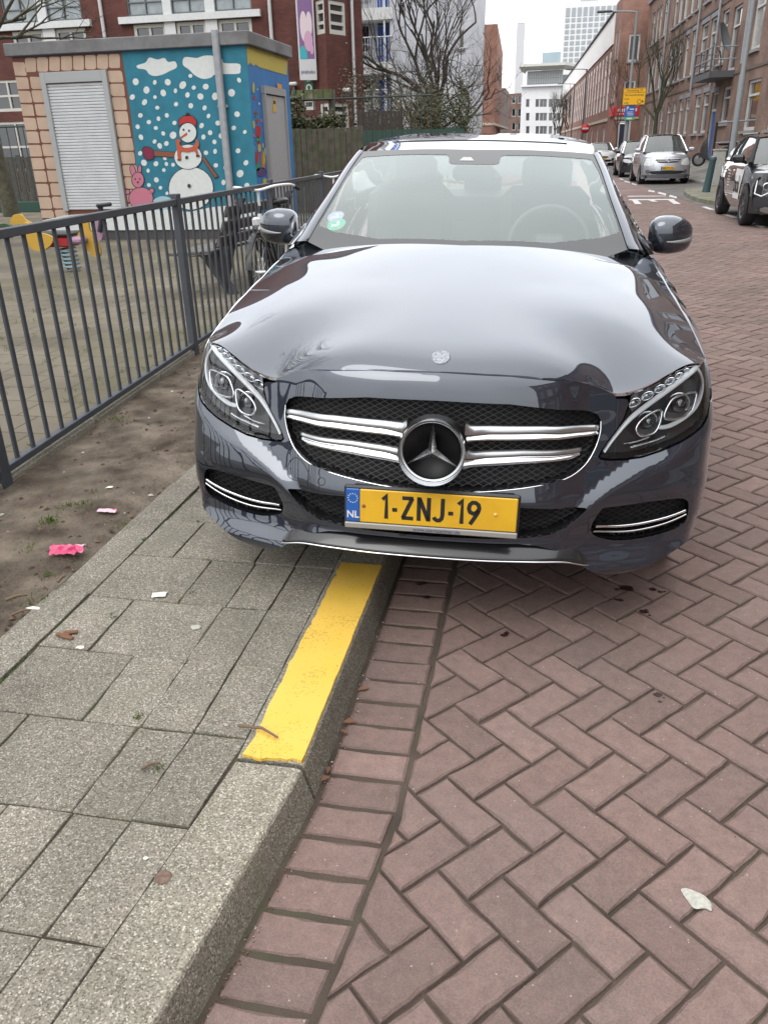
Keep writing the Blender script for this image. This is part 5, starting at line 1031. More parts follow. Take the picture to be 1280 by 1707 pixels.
def win(parent, P0, d, a0, a1, zb, zt, out=None, rev=.10, glass=None, fr=None, bars=(1, (.66,)), fw=.07, sill=True, name='window', lint=None):
    """one window: its glass as a part, with frame, sill and lintel as sub-parts. bars=(columns, transom heights)"""
    d = Vector((d[0], d[1], 0)); out = Vector((out[0], out[1], 0)) if out else Vector((d.y, -d.x, 0)); O = Vector((P0[0], P0[1], 0))-(Vector(parent.location) if parent else Vector())
    M = Matrix((d, -out, Vector((0, 0, 1)))).transposed(); C_ = lambda a, k, z: O+d*a-out*k+Vector((0, 0, z))
    g_ = MB(); g_.add([C_(a0+.01, rev, zb+.01), C_(a1-.01, rev, zb+.01), C_(a1-.01, rev, zt-.01), C_(a0+.01, rev, zt-.01)], [(0, 1, 2, 3)]); wn = g_.build(name, glass or random.choice([glassA, glassA, glassB, glassC]), parent)
    f = MB(); B = lambda x0, x1, y0, y1: f.box(C_((x0+x1)/2, rev-.035, (y0+y1)/2), (x1-x0, .07, y1-y0), M=M)
    B(a0, a0+fw, zb, zt); B(a1-fw, a1, zb, zt); B(a0+fw, a1-fw, zb, zb+fw*1.2); B(a0+fw, a1-fw, zt-fw, zt)
    nc, tr = bars
    for i in range(1, nc): x = a0+(a1-a0)*i/nc; B(x-fw*.4, x+fw*.4, zb+fw*1.2, zt-fw)
    for t in tr:
        z = zb+(zt-zb)*t
        for i in range(nc): B(a0+(a1-a0)*i/nc+fw*(.4 if i else 1), a0+(a1-a0)*(i+1)/nc-fw*(.4 if i < nc-1 else 1), z-fw*.4, z+fw*.4)
    f.build('frame', fr or fwhite, wn)
    if sill: s_ = MB(); s_.box(C_((a0+a1)/2, -.03, zb-.06), (a1-a0+.12, .16, .10), M=M); s_.build('sill', sillm, wn)
    if lint: s_ = MB(); s_.box(C_((a0+a1)/2, -.004, zt+.11), (a1-a0+.2, .03, .20), M=M); s_.build('lintel', lint, wn)
    return wn
def rel(mb, parent): o = Vector(parent.location); mb.v = [tuple(Vector(q)-o) for q in mb.v]; return mb
# school
schoolbrick = brick_mat('school_brick', (.115, .038, .030), (.082, .030, .025), (.060, .040, .036), .22, .065, rough=.85)
SY = 35.
school = thing('school_building', 'dark red brick school with white lattice windows behind the painted hut', 'building', (-18, SY, 0))
sxp = lambda u, v: aty(u, v, SY)
X0, XB = -30., sxp(528, 100).x; L_ = XB-X0
lat = []; low = []
for u0, u1, v in ((214, 274, 26), (286, 346, 22), (358, 420, 18)): p, q = sxp(u0, v), sxp(u1, v); lat.append((p.x-X0, q.x-X0, 6.54, 8.9))
for u0, u1, v in ((8, 66, 40), (78, 138, 34)): p, q = sxp(u0, v), sxp(u1, v); lat.append((p.x-X0, q.x-X0, 6.54, 8.9))
for u0, u1 in ((222, 276), (294, 344), (364, 420)): p, q = sxp(u0, 45), sxp(u1, 45); low.append((p.x-X0, q.x-X0, 5.1, 6.25))
for u0, u1 in ((20, 72), (92, 143)): p, q = sxp(u0, 58), sxp(u1, 55); low.append((p.x-X0, q.x-X0, 5.1, 6.25))
p, q = sxp(2, 190), sxp(60, 190); low2 = [(p.x-X0-.6, q.x-X0, .9, 2.9), (p.x-X0-.6, q.x-X0, 3.3, 4.5), (sxp(505, 165).x-X0, sxp(524, 165).x-X0, 2.95, 3.6)]
wm = MB(); wallmesh(wm, (X0, SY), (1, 0), L_, 0, 15.5, lat+low+low2, out=(0, -1))
# canted bay at the corner
A1, A2, A3 = Vector((XB, SY-.02, 0)), Vector((sxp(548, 50).x, SY-.55, 0)), Vector((sxp(592, 100).x, SY+1.5, 0))
d2 = (A2-A1); l2 = d2.length; d2.normalize(); d3 = A3-A2; l3 = d3.length; d3.normalize()
z_ = lambda v: sxp(540, v).z
bw = [(.08, l2-.02, z_(60)+.05, z_(6)+.1), (.08, l2-.02, z_(222)+.05, z_(172))]; cw = [(.25, l3*.55, z_(60)+.05, z_(6)+.1), (.25, l3*.55, z_(222)+.05, z_(172))]
wallmesh(wm, (A1.x, A1.y), (d2.x, d2.y), l2, 0, 15.5, bw, out=(d2.y, -d2.x)); wallmesh(wm, (A2.x, A2.y), (d3.x, d3.y), l3, 0, 15.5, cw, out=(d3.y, -d3.x))
sb3 = Vector((-.42, 1, 0)).normalized(); wallmesh(wm, (A3.x, A3.y), (sb3.x, sb3.y), 12, 0, 15.5, [], out=(sb3.y, -sb3.x)); wm.add([(X0, SY, 15.5), (A2.x, A2.y, 15.5), (A3.x, A3.y, 15.5), (A3.x+sb3.x*12, A3.y+sb3.y*12, 15.5), (X0, SY+13, 15.5)], [(0, 1, 2, 3, 4)])
rel(wm, school).build('wall', schoolbrick, school)
lf = mat('lattice_frame', (.09, .10, .11), rough=.5); latg = mat('lattice_glass', (.16, .19, .20), rough=.07, spec=.9, coat=.6, var=.3, vscale=1.5)
for o in lat: win(school, (X0, SY), (1, 0), *o, out=(0, -1), glass=latg, fr=lf, bars=(2, (.2, .4, .6, .8)), sill=False, fw=.05)
for o in low: win(school, (X0, SY), (1, 0), *o, out=(0, -1), glass=glassA, fr=fcream, bars=(2, ()), sill=False, fw=.13)
for o in low2: win(school, (X0, SY), (1, 0), *o, out=(0, -1), glass=glassA, fr=fcream, bars=(2 if o[1]-o[0] > 1 else 1, (.5,)), sill=False, fw=.10)
for o in bw: win(school, (A1.x, A1.y), (d2.x, d2.y), *o, out=(d2.y, -d2.x), glass=glassA, fr=fcream, bars=(1, (.33, .66)), sill=False, fw=.13)
for o in cw: win(school, (A2.x, A2.y), (d3.x, d3.y), *o, out=(d3.y, -d3.x), glass=glassA, fr=fcream, bars=(1, (.33, .66)), sill=False, fw=.13)
tr = MB()
for u0, u1 in ((200, 436), (-10, 152)):
    p, q = sxp(u0, 30), sxp(u1, 30); tr.box(((p.x+q.x)/2, SY-.08, 6.40), (q.x-p.x, .22, .24))
for us in ((276, 286), (346, 358), (66, 78)): p, q = sxp(us[0], 30), sxp(us[1], 30); tr.box(((p.x+q.x)/2, SY-.02, 7.75), (q.x-p.x+.1, .10, 2.5))
for us in ((276, 294), (344, 364), (72, 92)): p, q = sxp(us[0], 50), sxp(us[1], 50); tr.box(((p.x+q.x)/2, SY-.03, 5.7), (q.x-p.x, .08, 1.15))
rel(tr, school).build('window_surround', mat('trim_white', (.50, .51, .51), rough=.7, var=.08), school)
dp = MB()
for u, yo, r_ in ((172, -.10, .075), (452, -.10, .075), (580, .75, .06)):
    p = sxp(u, 30); dp = MB(); dp.tube([(p.x, SY+yo, 0), (p.x, SY+yo, 12.4)], r_, 8); rel(dp, school).build('drainpipe', mat('drain_white', (.42, .42, .42), rough=.5), school)
# banner and green sign on the school's wall
def wallrect(u0, v0, u1, v1, Y): p, q = aty(u0, (v0+v1)/2, Y), aty(u1, (v0+v1)/2, Y); a, c = aty((u0+u1)/2, v0, Y), aty((u0+u1)/2, v1, Y); return p.x, q.x, c.z, a.z
x0, x1, z0, z1 = wallrect(498, 0, 524, 133, 34.6); z1 += .15; banner = thing('banner', 'tall white banner with a purple picture panel on the dark red brick school wall', 'banner', ((x0+x1)/2, 34.6, (z0+z1)/2), R_(22)); W_, H_ = x1-x0+.05, z1-z0
def bflat(mb, pts, y, mi): mb.add([(a*W_/2, y, c*H_/2) for a, c in pts], [tuple(range(len(pts)))], mi)
MB().box((0, .03, 0), (W_, .05, H_), bev=.008).build('board', mat('banner_white', (0.4752, 0.4752, 0.4824), rough=.5), banner)
o = MB(); bflat(o, [(-.85, -.48), (.85, -.48), (.85, .92), (-.85, .92)], .003, 0); ce = lambda cx, cz, rx, rz: [(cx+rx*math.cos(2*math.pi*k/16), cz+rz*math.sin(2*math.pi*k/16)) for k in range(16)]
bflat(o, ce(-.25, .30, .42, .36), .001, 1); bflat(o, ce(.38, .35, .34, .30), -.001, 1); bflat(o, ce(.2, -.05, .5, .25), -.002, 2); bflat(o, [(-.85, -.48), (.0, -.48), (-.05, -.3), (-.3, -.17), (-.6, -.17), (-.85, -.25)], -.004, 3); bflat(o, ce(.55, -.25, .22, .12), -.004, 2)
o.build('picture', [mat('banner_purple', (.17, .09, .21), rough=.5), mat('banner_pale', (.56, .47, .50), rough=.5), mat('banner_pink', (.48, .28, .40), rough=.5), mat('banner_teal', (.03, .32, .36), rough=.5)], banner)
o = MB()
for k in range(11): o.box((-W_*.38+k*W_*.075, 0, -H_*.405+.01*(k % 3)), (W_*.05, .006, H_*.030*(1 if k % 4 else 1.5)))
o.build('lettering', mat('banner_ink', (.16, .12, .20), rough=.6), banner)
x0, x1, z0, z1 = wallrect(508, 134, 522, 157, 34.85); sg = thing('wall_sign', 'small green sign with a white ring below the banner on the school wall', 'sign', ((x0+x1)/2, 34.85, (z0+z1)/2)); MB().box((0, .02, 0), (x1-x0, .04, z1-z0)).build('panel', mat('sign_green', (.012, .10, .045), rough=.5), sg)
o = MB(); o.lathe([(.07, 0), (.12, 0)], 16, (0, -.003, 0), Matrix.Rotation(R_(90), 3, 'X')@Matrix.Diagonal((1, 1.15, 1))); o.box((0, -.003, .24), (.16, .004, .04)); o.box((0, -.003, -.24), (.16, .004, .04)); o.build('emblem', kwhite, sg)
for u, v in ((489, 139), (578, 149)):
    p = aty(u, v, 34.8); o = thing('wall_lamp', 'white wall lamp on the school wall left of the green sign' if u < 500 else 'white wall lamp on the school bay right of the green sign', 'lamp', p); MB().box((0, 0, 0), (.32, .22, .13), bev=.04).build('lamp_head', fwhite, o); MB().box((0, .15, -.12), (.07, .3, .2)).build('bracket', lf, o)
# white block of flats
AY = 55.; apt = thing('white_flats', 'white block of flats with blue doors and balconies behind the bare tree', 'building', (-9, AY, 0)); ap = lambda u, v: aty(u, v, AY)
awhite = mat('flat_white', (.50, .515, .55), rough=.8, col2=(.44, .455, .49), vscale=.7); adoor = mat('door_blue', (.010, .075, .36), rough=.4); abeam = mat('flat_beam', (.58, .59, .58), rough=.8, var=.06)
X0a, X1a = ap(560, 100).x, ap(784, 100).x; XM = ap(650, 60).x; zf = lambda v: ap(620, v).z; stor = zf(26)-zf(116)
wm = MB(); ops = [(ap(765, 60).x-X0a, ap(774, 60).x-X0a, ap(770, 80).z, ap(770, 49).z), (ap(765, 140).x-X0a, ap(774, 140).x-X0a, ap(770, 155).z, ap(770, 133).z)]
wm2 = MB(); wallmesh(wm2, (XM, AY), (1, 0), X1a-XM, 0, 15, [(o[0]-(XM-X0a), o[1]-(XM-X0a), o[2], o[3]) for o in ops], out=(0, -1)); wallmesh(wm2, (X0a, AY+1.4), (1, 0), XM-X0a, 0, 15, [], out=(0, -1)); wallmesh(wm2, (XM, AY), (0, 1), 1.4, 0, 15, [], out=(-1, 0)); wallmesh(wm2, (X1a, AY), (0, 1), 10, 0, 15, [], out=(1, 0)); wm2.add([(X0a, AY, 15), (X1a, AY, 15), (X1a, AY+10, 15), (X0a, AY+10, 15)], [(0, 1, 2, 3)])
rel(wm2, apt).build('wall', awhite, apt)
for o in ops: win(apt, (X0a, AY), (1, 0), *o, out=(0, -1), glass=glassB, fr=fwhite, bars=(1, ()), fw=.06)
aw = []
for k in range(-1, 4):
    zb = zf(116)+k*stor
    sb = MB(); sb.box(((X0a+XM)/2+.1, AY+.65, zb-.15+.25), (XM-X0a+.2, 1.55, .62)); rel(sb, apt).build('balcony_slab', abeam, apt)
    r_ = MB(); zt = zb+1.75
    r_.tube([(X0a, AY-.05, zt), (XM+.2, AY-.05, zt)], .035, 6); x = ap(600, 60).x
    while x < XM+.2: r_.tube([(x, AY-.05, zb+.3), (x, AY-.05, zt)], .014, 5, cap=False); x += .16
    xc = ap(641, 60).x; r_.tube([(xc, AY-.02, zb+.3), (xc, AY-.02, zb+stor-.2)], .06, 8); rel(r_, apt).build('railing', mat('rail_white', (.62, .64, .68), rough=.5), apt)
    xd0, xd1 = ap(623, 60).x, ap(641, 60).x; dd = MB(); dd.box(((xd0+xd1)/2, AY+1.36, zb+1.4), (xd1-xd0, .06, 2.1)); do = rel(dd, apt).build('door', adoor, apt); dg_ = MB(); dg_.box(((xd0+xd1)/2, AY+1.36, zb+2.72), (xd1-xd0, .05, .45)); rel(dg_, apt).build('fanlight', glassA, do)
    win(apt, (X0a, AY+1.4), (1, 0), ap(592, 60).x-X0a, ap(610, 60).x-X0a, zb+1.05, zb+2.6, out=(0, -1), rev=-.04, glass=glassA, fr=fwhite, bars=(1, (.3,)), fw=.08)
# brick block and orange block further along the left side
bb = brick_mat('brown_brick', (.150, .070, .055), (.115, .055, .045), (.07, .05, .045), .22, .065); ob_ = brick_mat('orange_brick', (.30, .150, .112), (.26, .13, .098), (.18, .12, .10), .22, .065)
def block(name, label, corner, wx, dy, h, m, front_ops=(), side_ops=(), z0=0, frames=None):
    t = thing(name, label, 'building', (corner[0], corner[1], 0)); wm = MB(); wallmesh(wm, (corner[0]-wx, corner[1]), (1, 0), wx, z0, h, [o[:4] for o in front_ops], out=(0, -1)); wallmesh(wm, corner, (-.037, 1), dy, z0, h, [o[:4] for o in side_ops], out=(1, .037)); wm.add([(corner[0]-wx, corner[1], h), (corner[0], corner[1], h), (corner[0]-.037*dy, corner[1]+dy, h), (corner[0]-wx, corner[1]+dy, h)], [(0, 1, 2, 3)])
    rel(wm, t).build('wall', m, t)
    for o in front_ops: win(t, (corner[0]-wx, corner[1]), (1, 0), *o, out=(0, -1), fr=frames or fwhite, bars=(2, (.7,)))
    for o in side_ops: win(t, corner, (-.037, 1), *o, out=(1, .037), fr=frames or fwhite, bars=(2, (.7,)))
    return t
c_ = aty(793, 150, 70); bk = block('brick_block', 'narrow dark brown brick building end between the bare tree and the orange block', (c_.x, 70.), 1.3, 14, 15.5, bb, (), [(1.2+3.1*i, 2.9+3.1*i, 1.6+3*k, 3.4+3*k) for i in range(4) for k in range(4)])
o = MB(); o.tube([(.06, -.1, 0), (.06, -.1, 15.4)], .09, 8); o.build('drainpipe', mat('drain_white', (.55, .55, .55)), bk)
c_ = aty(826, 150, 86); ok_ = block('orange_block', 'orange brick block standing at the street beyond the brown brick building', (c_.x, 86.), 4.2, 26, 11.6, ob_, (), [(1.5+3.6*i, 3.3+3.6*i, 1.8+3*k, 3.6+3*k) for i in range(6) for k in range(3)])
o = MB(); o.box((-2.1, -.03, 3.3), (4.3, .08, .22)); o.box((.03-.5, 13, 3.3), (.9, 26, .22)); o.build('string_course', mat('course_pale', (.45, .40, .33), rough=.8), ok_)
# wooden fence, trellis and green panels across the end of the playground
wood = mat('old_board', (.075, .066, .050), rough=.95, col2=(.055, .060, .034), vscale=2.5, var=.3)
def boardfence(name, label, x0, x1, y, z0, z1, m, bw=.14, posts_=True):
    t = thing(name, label, 'fence', ((x0+x1)/2, y, z0)); bo = MB(); x = x0
    while x < x1: bo.box((x+bw/2-(x0+x1)/2, random.gauss(0, .008), (z1-z0)/2+random.gauss(0, .012)), (bw-.012, .022, z1-z0)); x += bw
    bo.build('boards', m, t)
    p_ = MB(); n = max(2, int((x1-x0)/1.8)+1)
    for i in range(n): p_ = MB().box((-(x1-x0)/2+(x1-x0)*i/(n-1), .07, (z1-z0)/2), (.09, .09, z1-z0+.1)); p_.build('post', m, t)
    return t
WY = 20.5; wx0, wx1 = aty(486, 260, WY).x, aty(602, 260, WY).x
boardfence('board_fence', 'weathered upright boards of the fence right of the painted hut', wx0-.3, wx1, WY, .05, 1.95, wood)
tl = thing('bar_fence', 'thin dark upright bars and two rails standing behind the weathered boards', 'fence', ((wx0+wx1)/2+1, WY+.6, .05)); o = MB()
for i in range(18): x = -2.6+i*.24; o.tube([(x, 0, 0), (x, 0, 2.75)], .014, 5)
o.build('bars', mat('bar_green_black', (.020, .030, .026), rough=.6), tl); o = MB(); o.tube([(-2.6, 0, 2.55), (1.5, 0, 2.55)], .02, 6); o.build('rail', MATS['bar_green_black'], tl); o = MB(); o.tube([(-2.6, 0, .4), (1.5, 0, .4)], .02, 6); o.build('rail', MATS['bar_green_black'], tl)
pgx0, pgx1 = aty(484, 182, 24).x, aty(556, 190, 24).x; pgt = thing('pergola', 'mossy wooden pergola beam above the board fence by the school', 'pergola', ((pgx0+pgx1)/2, 24, 0)); o = MB(); o.box((0, 0, 2.85), (pgx1-pgx0, .5, .26)); o.build('beam', mat('mossy_wood', (.16, .15, .10), rough=.95, col2=(.07, .08, .03), vscale=2, var=.3), pgt)
for s in (-1, 1): MB().box((s*(pgx1-pgx0)/2*.95, 0, 1.4), (.14, .14, 2.7)).build('post', wood, pgt)
boardfence('dark_fence', 'dark brown plank fence under the ivy left of the bare tree', aty(598, 200, 28).x, aty(668, 200, 28).x, 28, .05, 2.55, mat('dark_board', (.040, .032, .026), rough=.95, var=.3))
boardfence('green_fence', 'dark green metal panel fence below the bare tree', aty(588, 215, 26).x, aty(760, 215, 26).x, 26.6, .05, 1.98, mat('green_panel', (.012, .045, .032), rough=.6, var=.15), .3)
boardfence('left_board_fence', 'grey board fence at the left behind the playground tree', -24, -11.2, 25, .05, 1.5, mat('grey_board', (.085, .078, .070), rough=.95, var=.25))
lm = thing('mesh_fence', 'dark green mesh fence above the grey boards at the far left', 'fence', (-16, 24.6, .05)); o = MB()
for i in range(50): x = -7+i*.28; o.tube([(x, 0, 0), (x, 0, 2.35)], .016, 4)
o.build('bars', mat('bar_green', (.020, .045, .036), rough=.6), lm); o = MB(); o.tube([(-7, 0, 2.3), (7, 0, 2.3)], .03, 6); o.build('rail', MATS['bar_green'], lm)
be = thing('low_beam', 'low dark green board edging the playground at the far left', 'edging', (-15.5, 22.0, .05)); MB().box((0, 0, .14), (13, .12, .28), bev=.01).build('board', mat('edge_green', (.015, .055, .04), rough=.7), be)
# bench
BN = thing('park_bench', 'dark slatted bench with steel legs just behind the railing', 'bench', (-3.42, 8.95, .05), R_(-4)); dw = mat('bench_slat', (.075, .070, .064), rough=.6, col2=(.085, .085, .082), vscale=6, var=.2); bst = mat('bench_steel', (.035, .037, .042), rough=.5)
for k in range(4): MB().box((-.50+.135*k, .35, .45+.008*k), (.115, 1.9, .035), bev=.006).build('seat_slat', dw, BN)
for k in range(3): MB().box((.06+.055*k, .35, .58+.15*k), (.028, 1.9, .115), M=Matrix.Rotation(R_(20), 3, 'Y'), bev=.006).build('back_slat', dw, BN)
for y in (-.35, 1.05):
    o = MB(); o.prism([(-.5, .40), (.02, .43), (.28, 1.0), (.22, 1.0), (-.02, .47), (-.18, .42), (.10, 0), (-.02, 0), (-.30, .40)], .06, c=(0, y, 0)); o.build('leg', bst, BN)
# spring rider
SRt = thing('spring_rider', 'yellow and red playground spring rider with purple nose panel behind the railing', 'spring rider', (onground(122, 452, .05).x, onground(122, 452, .05).y, .05)); sy_ = SRt.location.y
ry_ = mat('rider_yellow', (0.4464, 0.2664, 0.0324), rough=.45); rr2 = mat('rider_red', (0.3024, 0.00864, 0.0108), rough=.45); rp = mat('rider_mauve', (0.3024, 0.18, 0.2592), rough=.45)
def rp_(u, v, y): p = aty(u, v, y); return (p.x-SRt.location.x, p.z-.05)
def rpoly(nm, pts, y, d, m, k=4): q = smooth_closed([rp_(u, v, sy_+y) for u, v in pts], k); return MB().prism(q, d, c=(0, y, 0)).build(nm, m, SRt)
rpoly('tail_panel', [(16, 372), (22, 358), (34, 357), (42, 366), (52, 372), (60, 384), (68, 392), (84, 402), (82, 412), (70, 418), (56, 417), (44, 405), (40, 388), (36, 374), (24, 374)], .1, .04, ry_)
rpoly('tail_panel', [(38, 372), (50, 374), (60, 386), (76, 390), (88, 396), (84, 408), (72, 416), (58, 416), (46, 402)], -.22, .04, ry_)
rpoly('nose_panel', [(128, 395), (134, 382), (138, 362), (146, 366), (150, 385), (160, 398), (167, 415), (166, 426), (158, 428), (148, 420), (140, 412)], .02, .04, ry_)
rpoly('nose_shield', [(150, 362), (160, 358), (170, 362), (176, 374), (172, 388), (168, 400), (158, 402), (154, 390), (156, 376)], -.1, .04, rp)
o = MB(); p0 = rp_(104, 402, sy_); o.box((p0[0], 0, p0[1]), (.36, .30, .12), bev=.02); o.build('seat_box', rr2, SRt); p0 = rp_(100, 391, sy_); o = MB(); o.box((p0[0], 0, p0[1]+.02), (.46, .34, .05), bev=.02); o.build('seat', bst, SRt)
for u in (80, 133): p0 = rp_(u, 399, sy_); MB().box((p0[0], -.03, p0[1]), (.22, .22, .09), bev=.03).build('side_bar', rp, SRt)
o = MB(); a = rp_(166, 386, sy_-.15); c = rp_(167, 342, sy_-.15); o.tube([(a[0], -.15, a[1]), (a[0]+.06, -.15, (a[1]+c[1])/2), (c[0], -.15, c[1])], .035, 8); o.box((c[0], -.05, c[1]), (.05, .36, .05), bev=.015); o.build('handle', mat('rider_black', (.02, .02, .03), rough=.4), SRt)
o = MB(); pts = []; p0 = rp_(112, 412, sy_); p1 = rp_(122, 448, sy_)
for k in range(90): t = k/89; a = t*2*math.pi*5.5; pts.append((p0[0]+(p1[0]-p0[0])*t+.10*math.cos(a), .10*math.sin(a), p0[1]*(1-t)+.03*t))
o.tube(pts, .016, 6); o.build('spring', mat('spring_blue', (.20, .30, .33), rough=.5), SRt)
p0 = rp_(8, 385, sy_-.1); o = MB(); q = [(p0[0]+.13*math.cos(a), p0[1]+.10*math.sin(a)) for a in [2*math.pi*k/16 for k in range(16)]]; o.prism(q, .05, c=(0, -.1, 0)); o.build('wing', mat('rider_green', (.015, .06, .02), rough=.5), SRt); MB().box((p0[0], -.105, p0[1]), (.26, .012, .03), M=Matrix.Rotation(R_(35), 3, 'Y')).build('wing_stripe', rr2, SRt)
# bicycles against the fence
def bicycle(label, x, y, rz, lean, scale=1.0):
    t = thing('bicycle', label, 'bicycle', (x, y, .09), rz); t.rotation_euler = (0, lean, rz); t.scale = (scale,)*3
    fm = mat('bike_black', (.018, .018, .020), rough=.35); sv = mat('bike_silver', (.62, .63, .65), rough=.3, metal=.8); wh = mat('bike_white', (.66, .67, .68), rough=.3)
    WR = .345; yf, yr = 0., 1.10
    for yc in (yf, yr):
        o = MB(); o.lathe([(WR-.014+.021*math.cos(a), .021*math.sin(a)) for a in [2*math.pi*k/8 for k in range(9)]], 40, (0, yc, WR), Matrix.Rotation(R_(90), 3, 'Y')); w_ = o.build('wheel', rubber, t)
        o = MB(); o.lathe([(WR-.035, -.013), (WR-.028, -.015), (WR-.028, .015), (WR-.035, .013)], 40, (0, yc, WR), Matrix.Rotation(R_(90), 3, 'Y')); o.build('rim', sv, w_)
        o = MB()
        for k in range(24): a = 2*math.pi*k/24; o.tube([(.02*(-1)**k, yc, WR), (0, yc+(WR-.03)*math.cos(a), WR+(WR-.03)*math.sin(a))], .0014, 3, cap=False)
        o.tube([(-.05, yc, WR), (.05, yc, WR)], .02, 8); o.build('spokes', sv, w_)
        o = MB(); V = []
        for k in range(15): a = R_(20+150*k/14) if yc == yr else R_(30+140*k/14); V += [(dx, yc+(WR+.022)*math.cos(a), WR+(WR+.022)*math.sin(a)+(.006 if dx == 0 else 0)) for dx in (-.03, 0, .03)]
        o.add(V, [(i*3+j, i*3+j+1, i*3+j+4, i*3+j+3) for i in range(14) for j in range(2)], smooth=True); o.build('mudguard', fm, t)
    o = MB(); hd = (0, .17, .86); hd2 = (0, .13, .72); bb_ = (0, .62, .29); st_ = (0, .80, .80)
    o.tube([hd, (0, .19, .93)], .018, 8); o.tube([hd2, (0, .42, .42), bb_], .019, 8); o.tube([hd, (0, .48, .55), bb_], .016, 8); o.tube([bb_, st_], .017, 8)
    for s in (-1, 1): o.tube([bb_, (s*.06, yr, WR)], .011, 6); o.tube([(0, .76, .70), (s*.06, yr, WR)], .009, 6); o.tube([hd2, (s*.05, .10, .66), (s*.055, .05, .5), (s*.055, 0, WR)], [.016, .013, .012, .010], 6)
    o.build('frame', fm, t); o = MB(); o.tube([(0, .19, .93), (0, .20, 1.06)], .014, 8); o.tube([hd2, hd], .022, 8); o.build('stem', wh, t)
    o = MB(); pts = smooth_open([(-.30, .50, 1.06), (-.28, .34, 1.10), (-.17, .17, 1.10), (0, .17, 1.07), (.17, .17, 1.10), (.28, .34, 1.10), (.30, .50, 1.06)], 5); o.tube(pts, .013, 8); hb_ = o.build('handlebar', wh, t)
    for s in (-1, 1): o = MB(); o.tube([(s*.295, .42, 1.08), (s*.302, .54, 1.055)], .019, 8); o.build('grip', rubber, hb_)
    o = MB(); o.lathe([(0, .03), (.07, .035), (.10, .0), (.07, -.03), (0, -.02)], 14, (0, .90, .93), Matrix.Diagonal((1, 1.35, 1))); o.tube([st_, (0, .86, .92)], .013, 8); o.build('saddle', fm, t)
    o = MB(); o.box((0, .03, .80), (.07, .06, .09), bev=.02); o.build('front_lamp', wh, t)
    o = MB(); o.lathe([(.0, -.01), (.08, -.01), (.095, 0), (.08, .01), (0, .01)], 20, (.06, .62, .29), Matrix.Rotation(R_(90), 3, 'Y')); o.tube([(.08, .62, .29), (.10, .74, .17)], .01, 6); o.tube([(-.08, .62, .29), (-.10, .50, .41)], .01, 6); o.box((.14, .74, .17), (.09, .07, .02)); o.box((-.14, .50, .41), (.09, .07, .02)); o.build('crank', sv, t)
    o = MB(); o.box((0, 1.12, .745), (.13, .42, .012)); o.tube([(.06, 1.30, .74), (.06, yr, WR)], .006, 5); o.tube([(-.06, 1.30, .74), (-.06, yr, WR)], .006, 5); o.build('carrier', sv, t)
    return t
bicycle('black bicycle with white handlebar leaning on the railing behind the car mirror', -2.665, 7.55, R_(2), R_(-2), 1.0)
bicycle('second bicycle against the railing, only its handlebar showing above the car', fence_x(11.2)+.20, 10.9, R_(2), R_(-2), 1.0)
# bare trees, ivy and shrubs
bark = mat('bark', (.055, .050, .040), rough=1, col2=(.075, .078, .048), vscale=3, var=.3, bump=.5, bscale=30); twig = mat('twig', (.050, .042, .034), rough=1)
def grow(mb, p, d, L, r, depth, spread, rnd, up=.12, tw=None):
    n = 4; pts = [p]; q = p.copy(); dd = d.copy()
    for i in range(n): dd = (dd+Vector((rnd.gauss(0, .16), rnd.gauss(0, .16), rnd.gauss(0, .12)+up*.4))).normalized(); q = q+dd*(L/n); pts.append(q.copy())
    tgt = mb if depth > 2 or tw is None else tw
    tgt.tube(pts, [r*(1-.42*i/n) for i in range(n+1)], 5 if r > .02 else 3, cap=False)
    if depth <= 0: return
    for k in range(rnd.choice([2, 3, 3]) if depth > 1 else rnd.choice([2, 3])):
        i = rnd.choice([2, 3, 4, 4]); ax = dd.orthogonal().normalized(); ax.rotate(Matrix.Rotation(rnd.uniform(0, 6.28), 3, dd)); nd = (dd+ax*spread*rnd.uniform(.6, 1.3)+Vector((0, 0, up))).normalized(); grow(mb, pts[i], nd, L*rnd.uniform(.62, .85), r*.56, depth-1, spread, rnd, up, tw)
def bare_tree(label, loc, h, depth, spread, seed, lean=(0, 0), rad=.14, mt=None, group=None, up=.12, name='bare_tree'):
    rnd = random.Random(seed); t = thing(name, label, 'tree', loc, group=group); tk = MB(); cr_ = MB(); top = Vector((lean[0]*h*.35, lean[1]*h*.35, h*.36)); tk.tube([(0, 0, 0), (top*.5+Vector((.03, .02, 0))), top], [rad*1.25, rad, rad*.85], 10); tk.build('trunk', mt or bark, t)
    for k in range(5):
        a = 2*math.pi*k/5+rnd.uniform(-.4, .4); grow(cr_, top-Vector((0, 0, rnd.uniform(0, h*.06))), Vector((math.cos(a)*spread, math.sin(a)*spread, 1)).normalized(), h*.24, rad*.6, depth, spread, rnd, up)
    cr_.build('crown', mt or twig, t); return t
p = aty(726, 190, 40); bare_tree('large bare tree in front of the white flats', (p.x, 40, .0), 9.2, 6, .50, 12, rad=.20)
for k, (u, y_, hh) in enumerate(((690, 36, 7.0), (775, 38, 7.0), (712, 33, 5.0))):
    p = aty(u, 200, y_); bare_tree(['bare bushy tree left of the large bare tree', 'bare bushy tree at the brown brick block', 'low bare bush in front of the large bare tree'][k], (p.x, y_, 0), hh, 4, .95, 20+k, rad=.10, name='bare_bush' if k == 2 else 'bare_tree')
p = aty(14, 300, 20.5); bare_tree('mossy trunk and drooping branches at the left edge of the photo', (p.x-.1, 20.5, .05), 9.0, 5, .85, 5, lean=(-.10, 0), rad=.18, mt=mat('mossy_bark', (.075, .072, .045), rough=1, col2=(.050, .045, .034), vscale=4, var=.3))
bare_tree('big bare tree in the playground, left of the picture, mirrored in the bonnet', (-11.5, 3.4, .05), 13., 6, .72, 77, rad=.26)
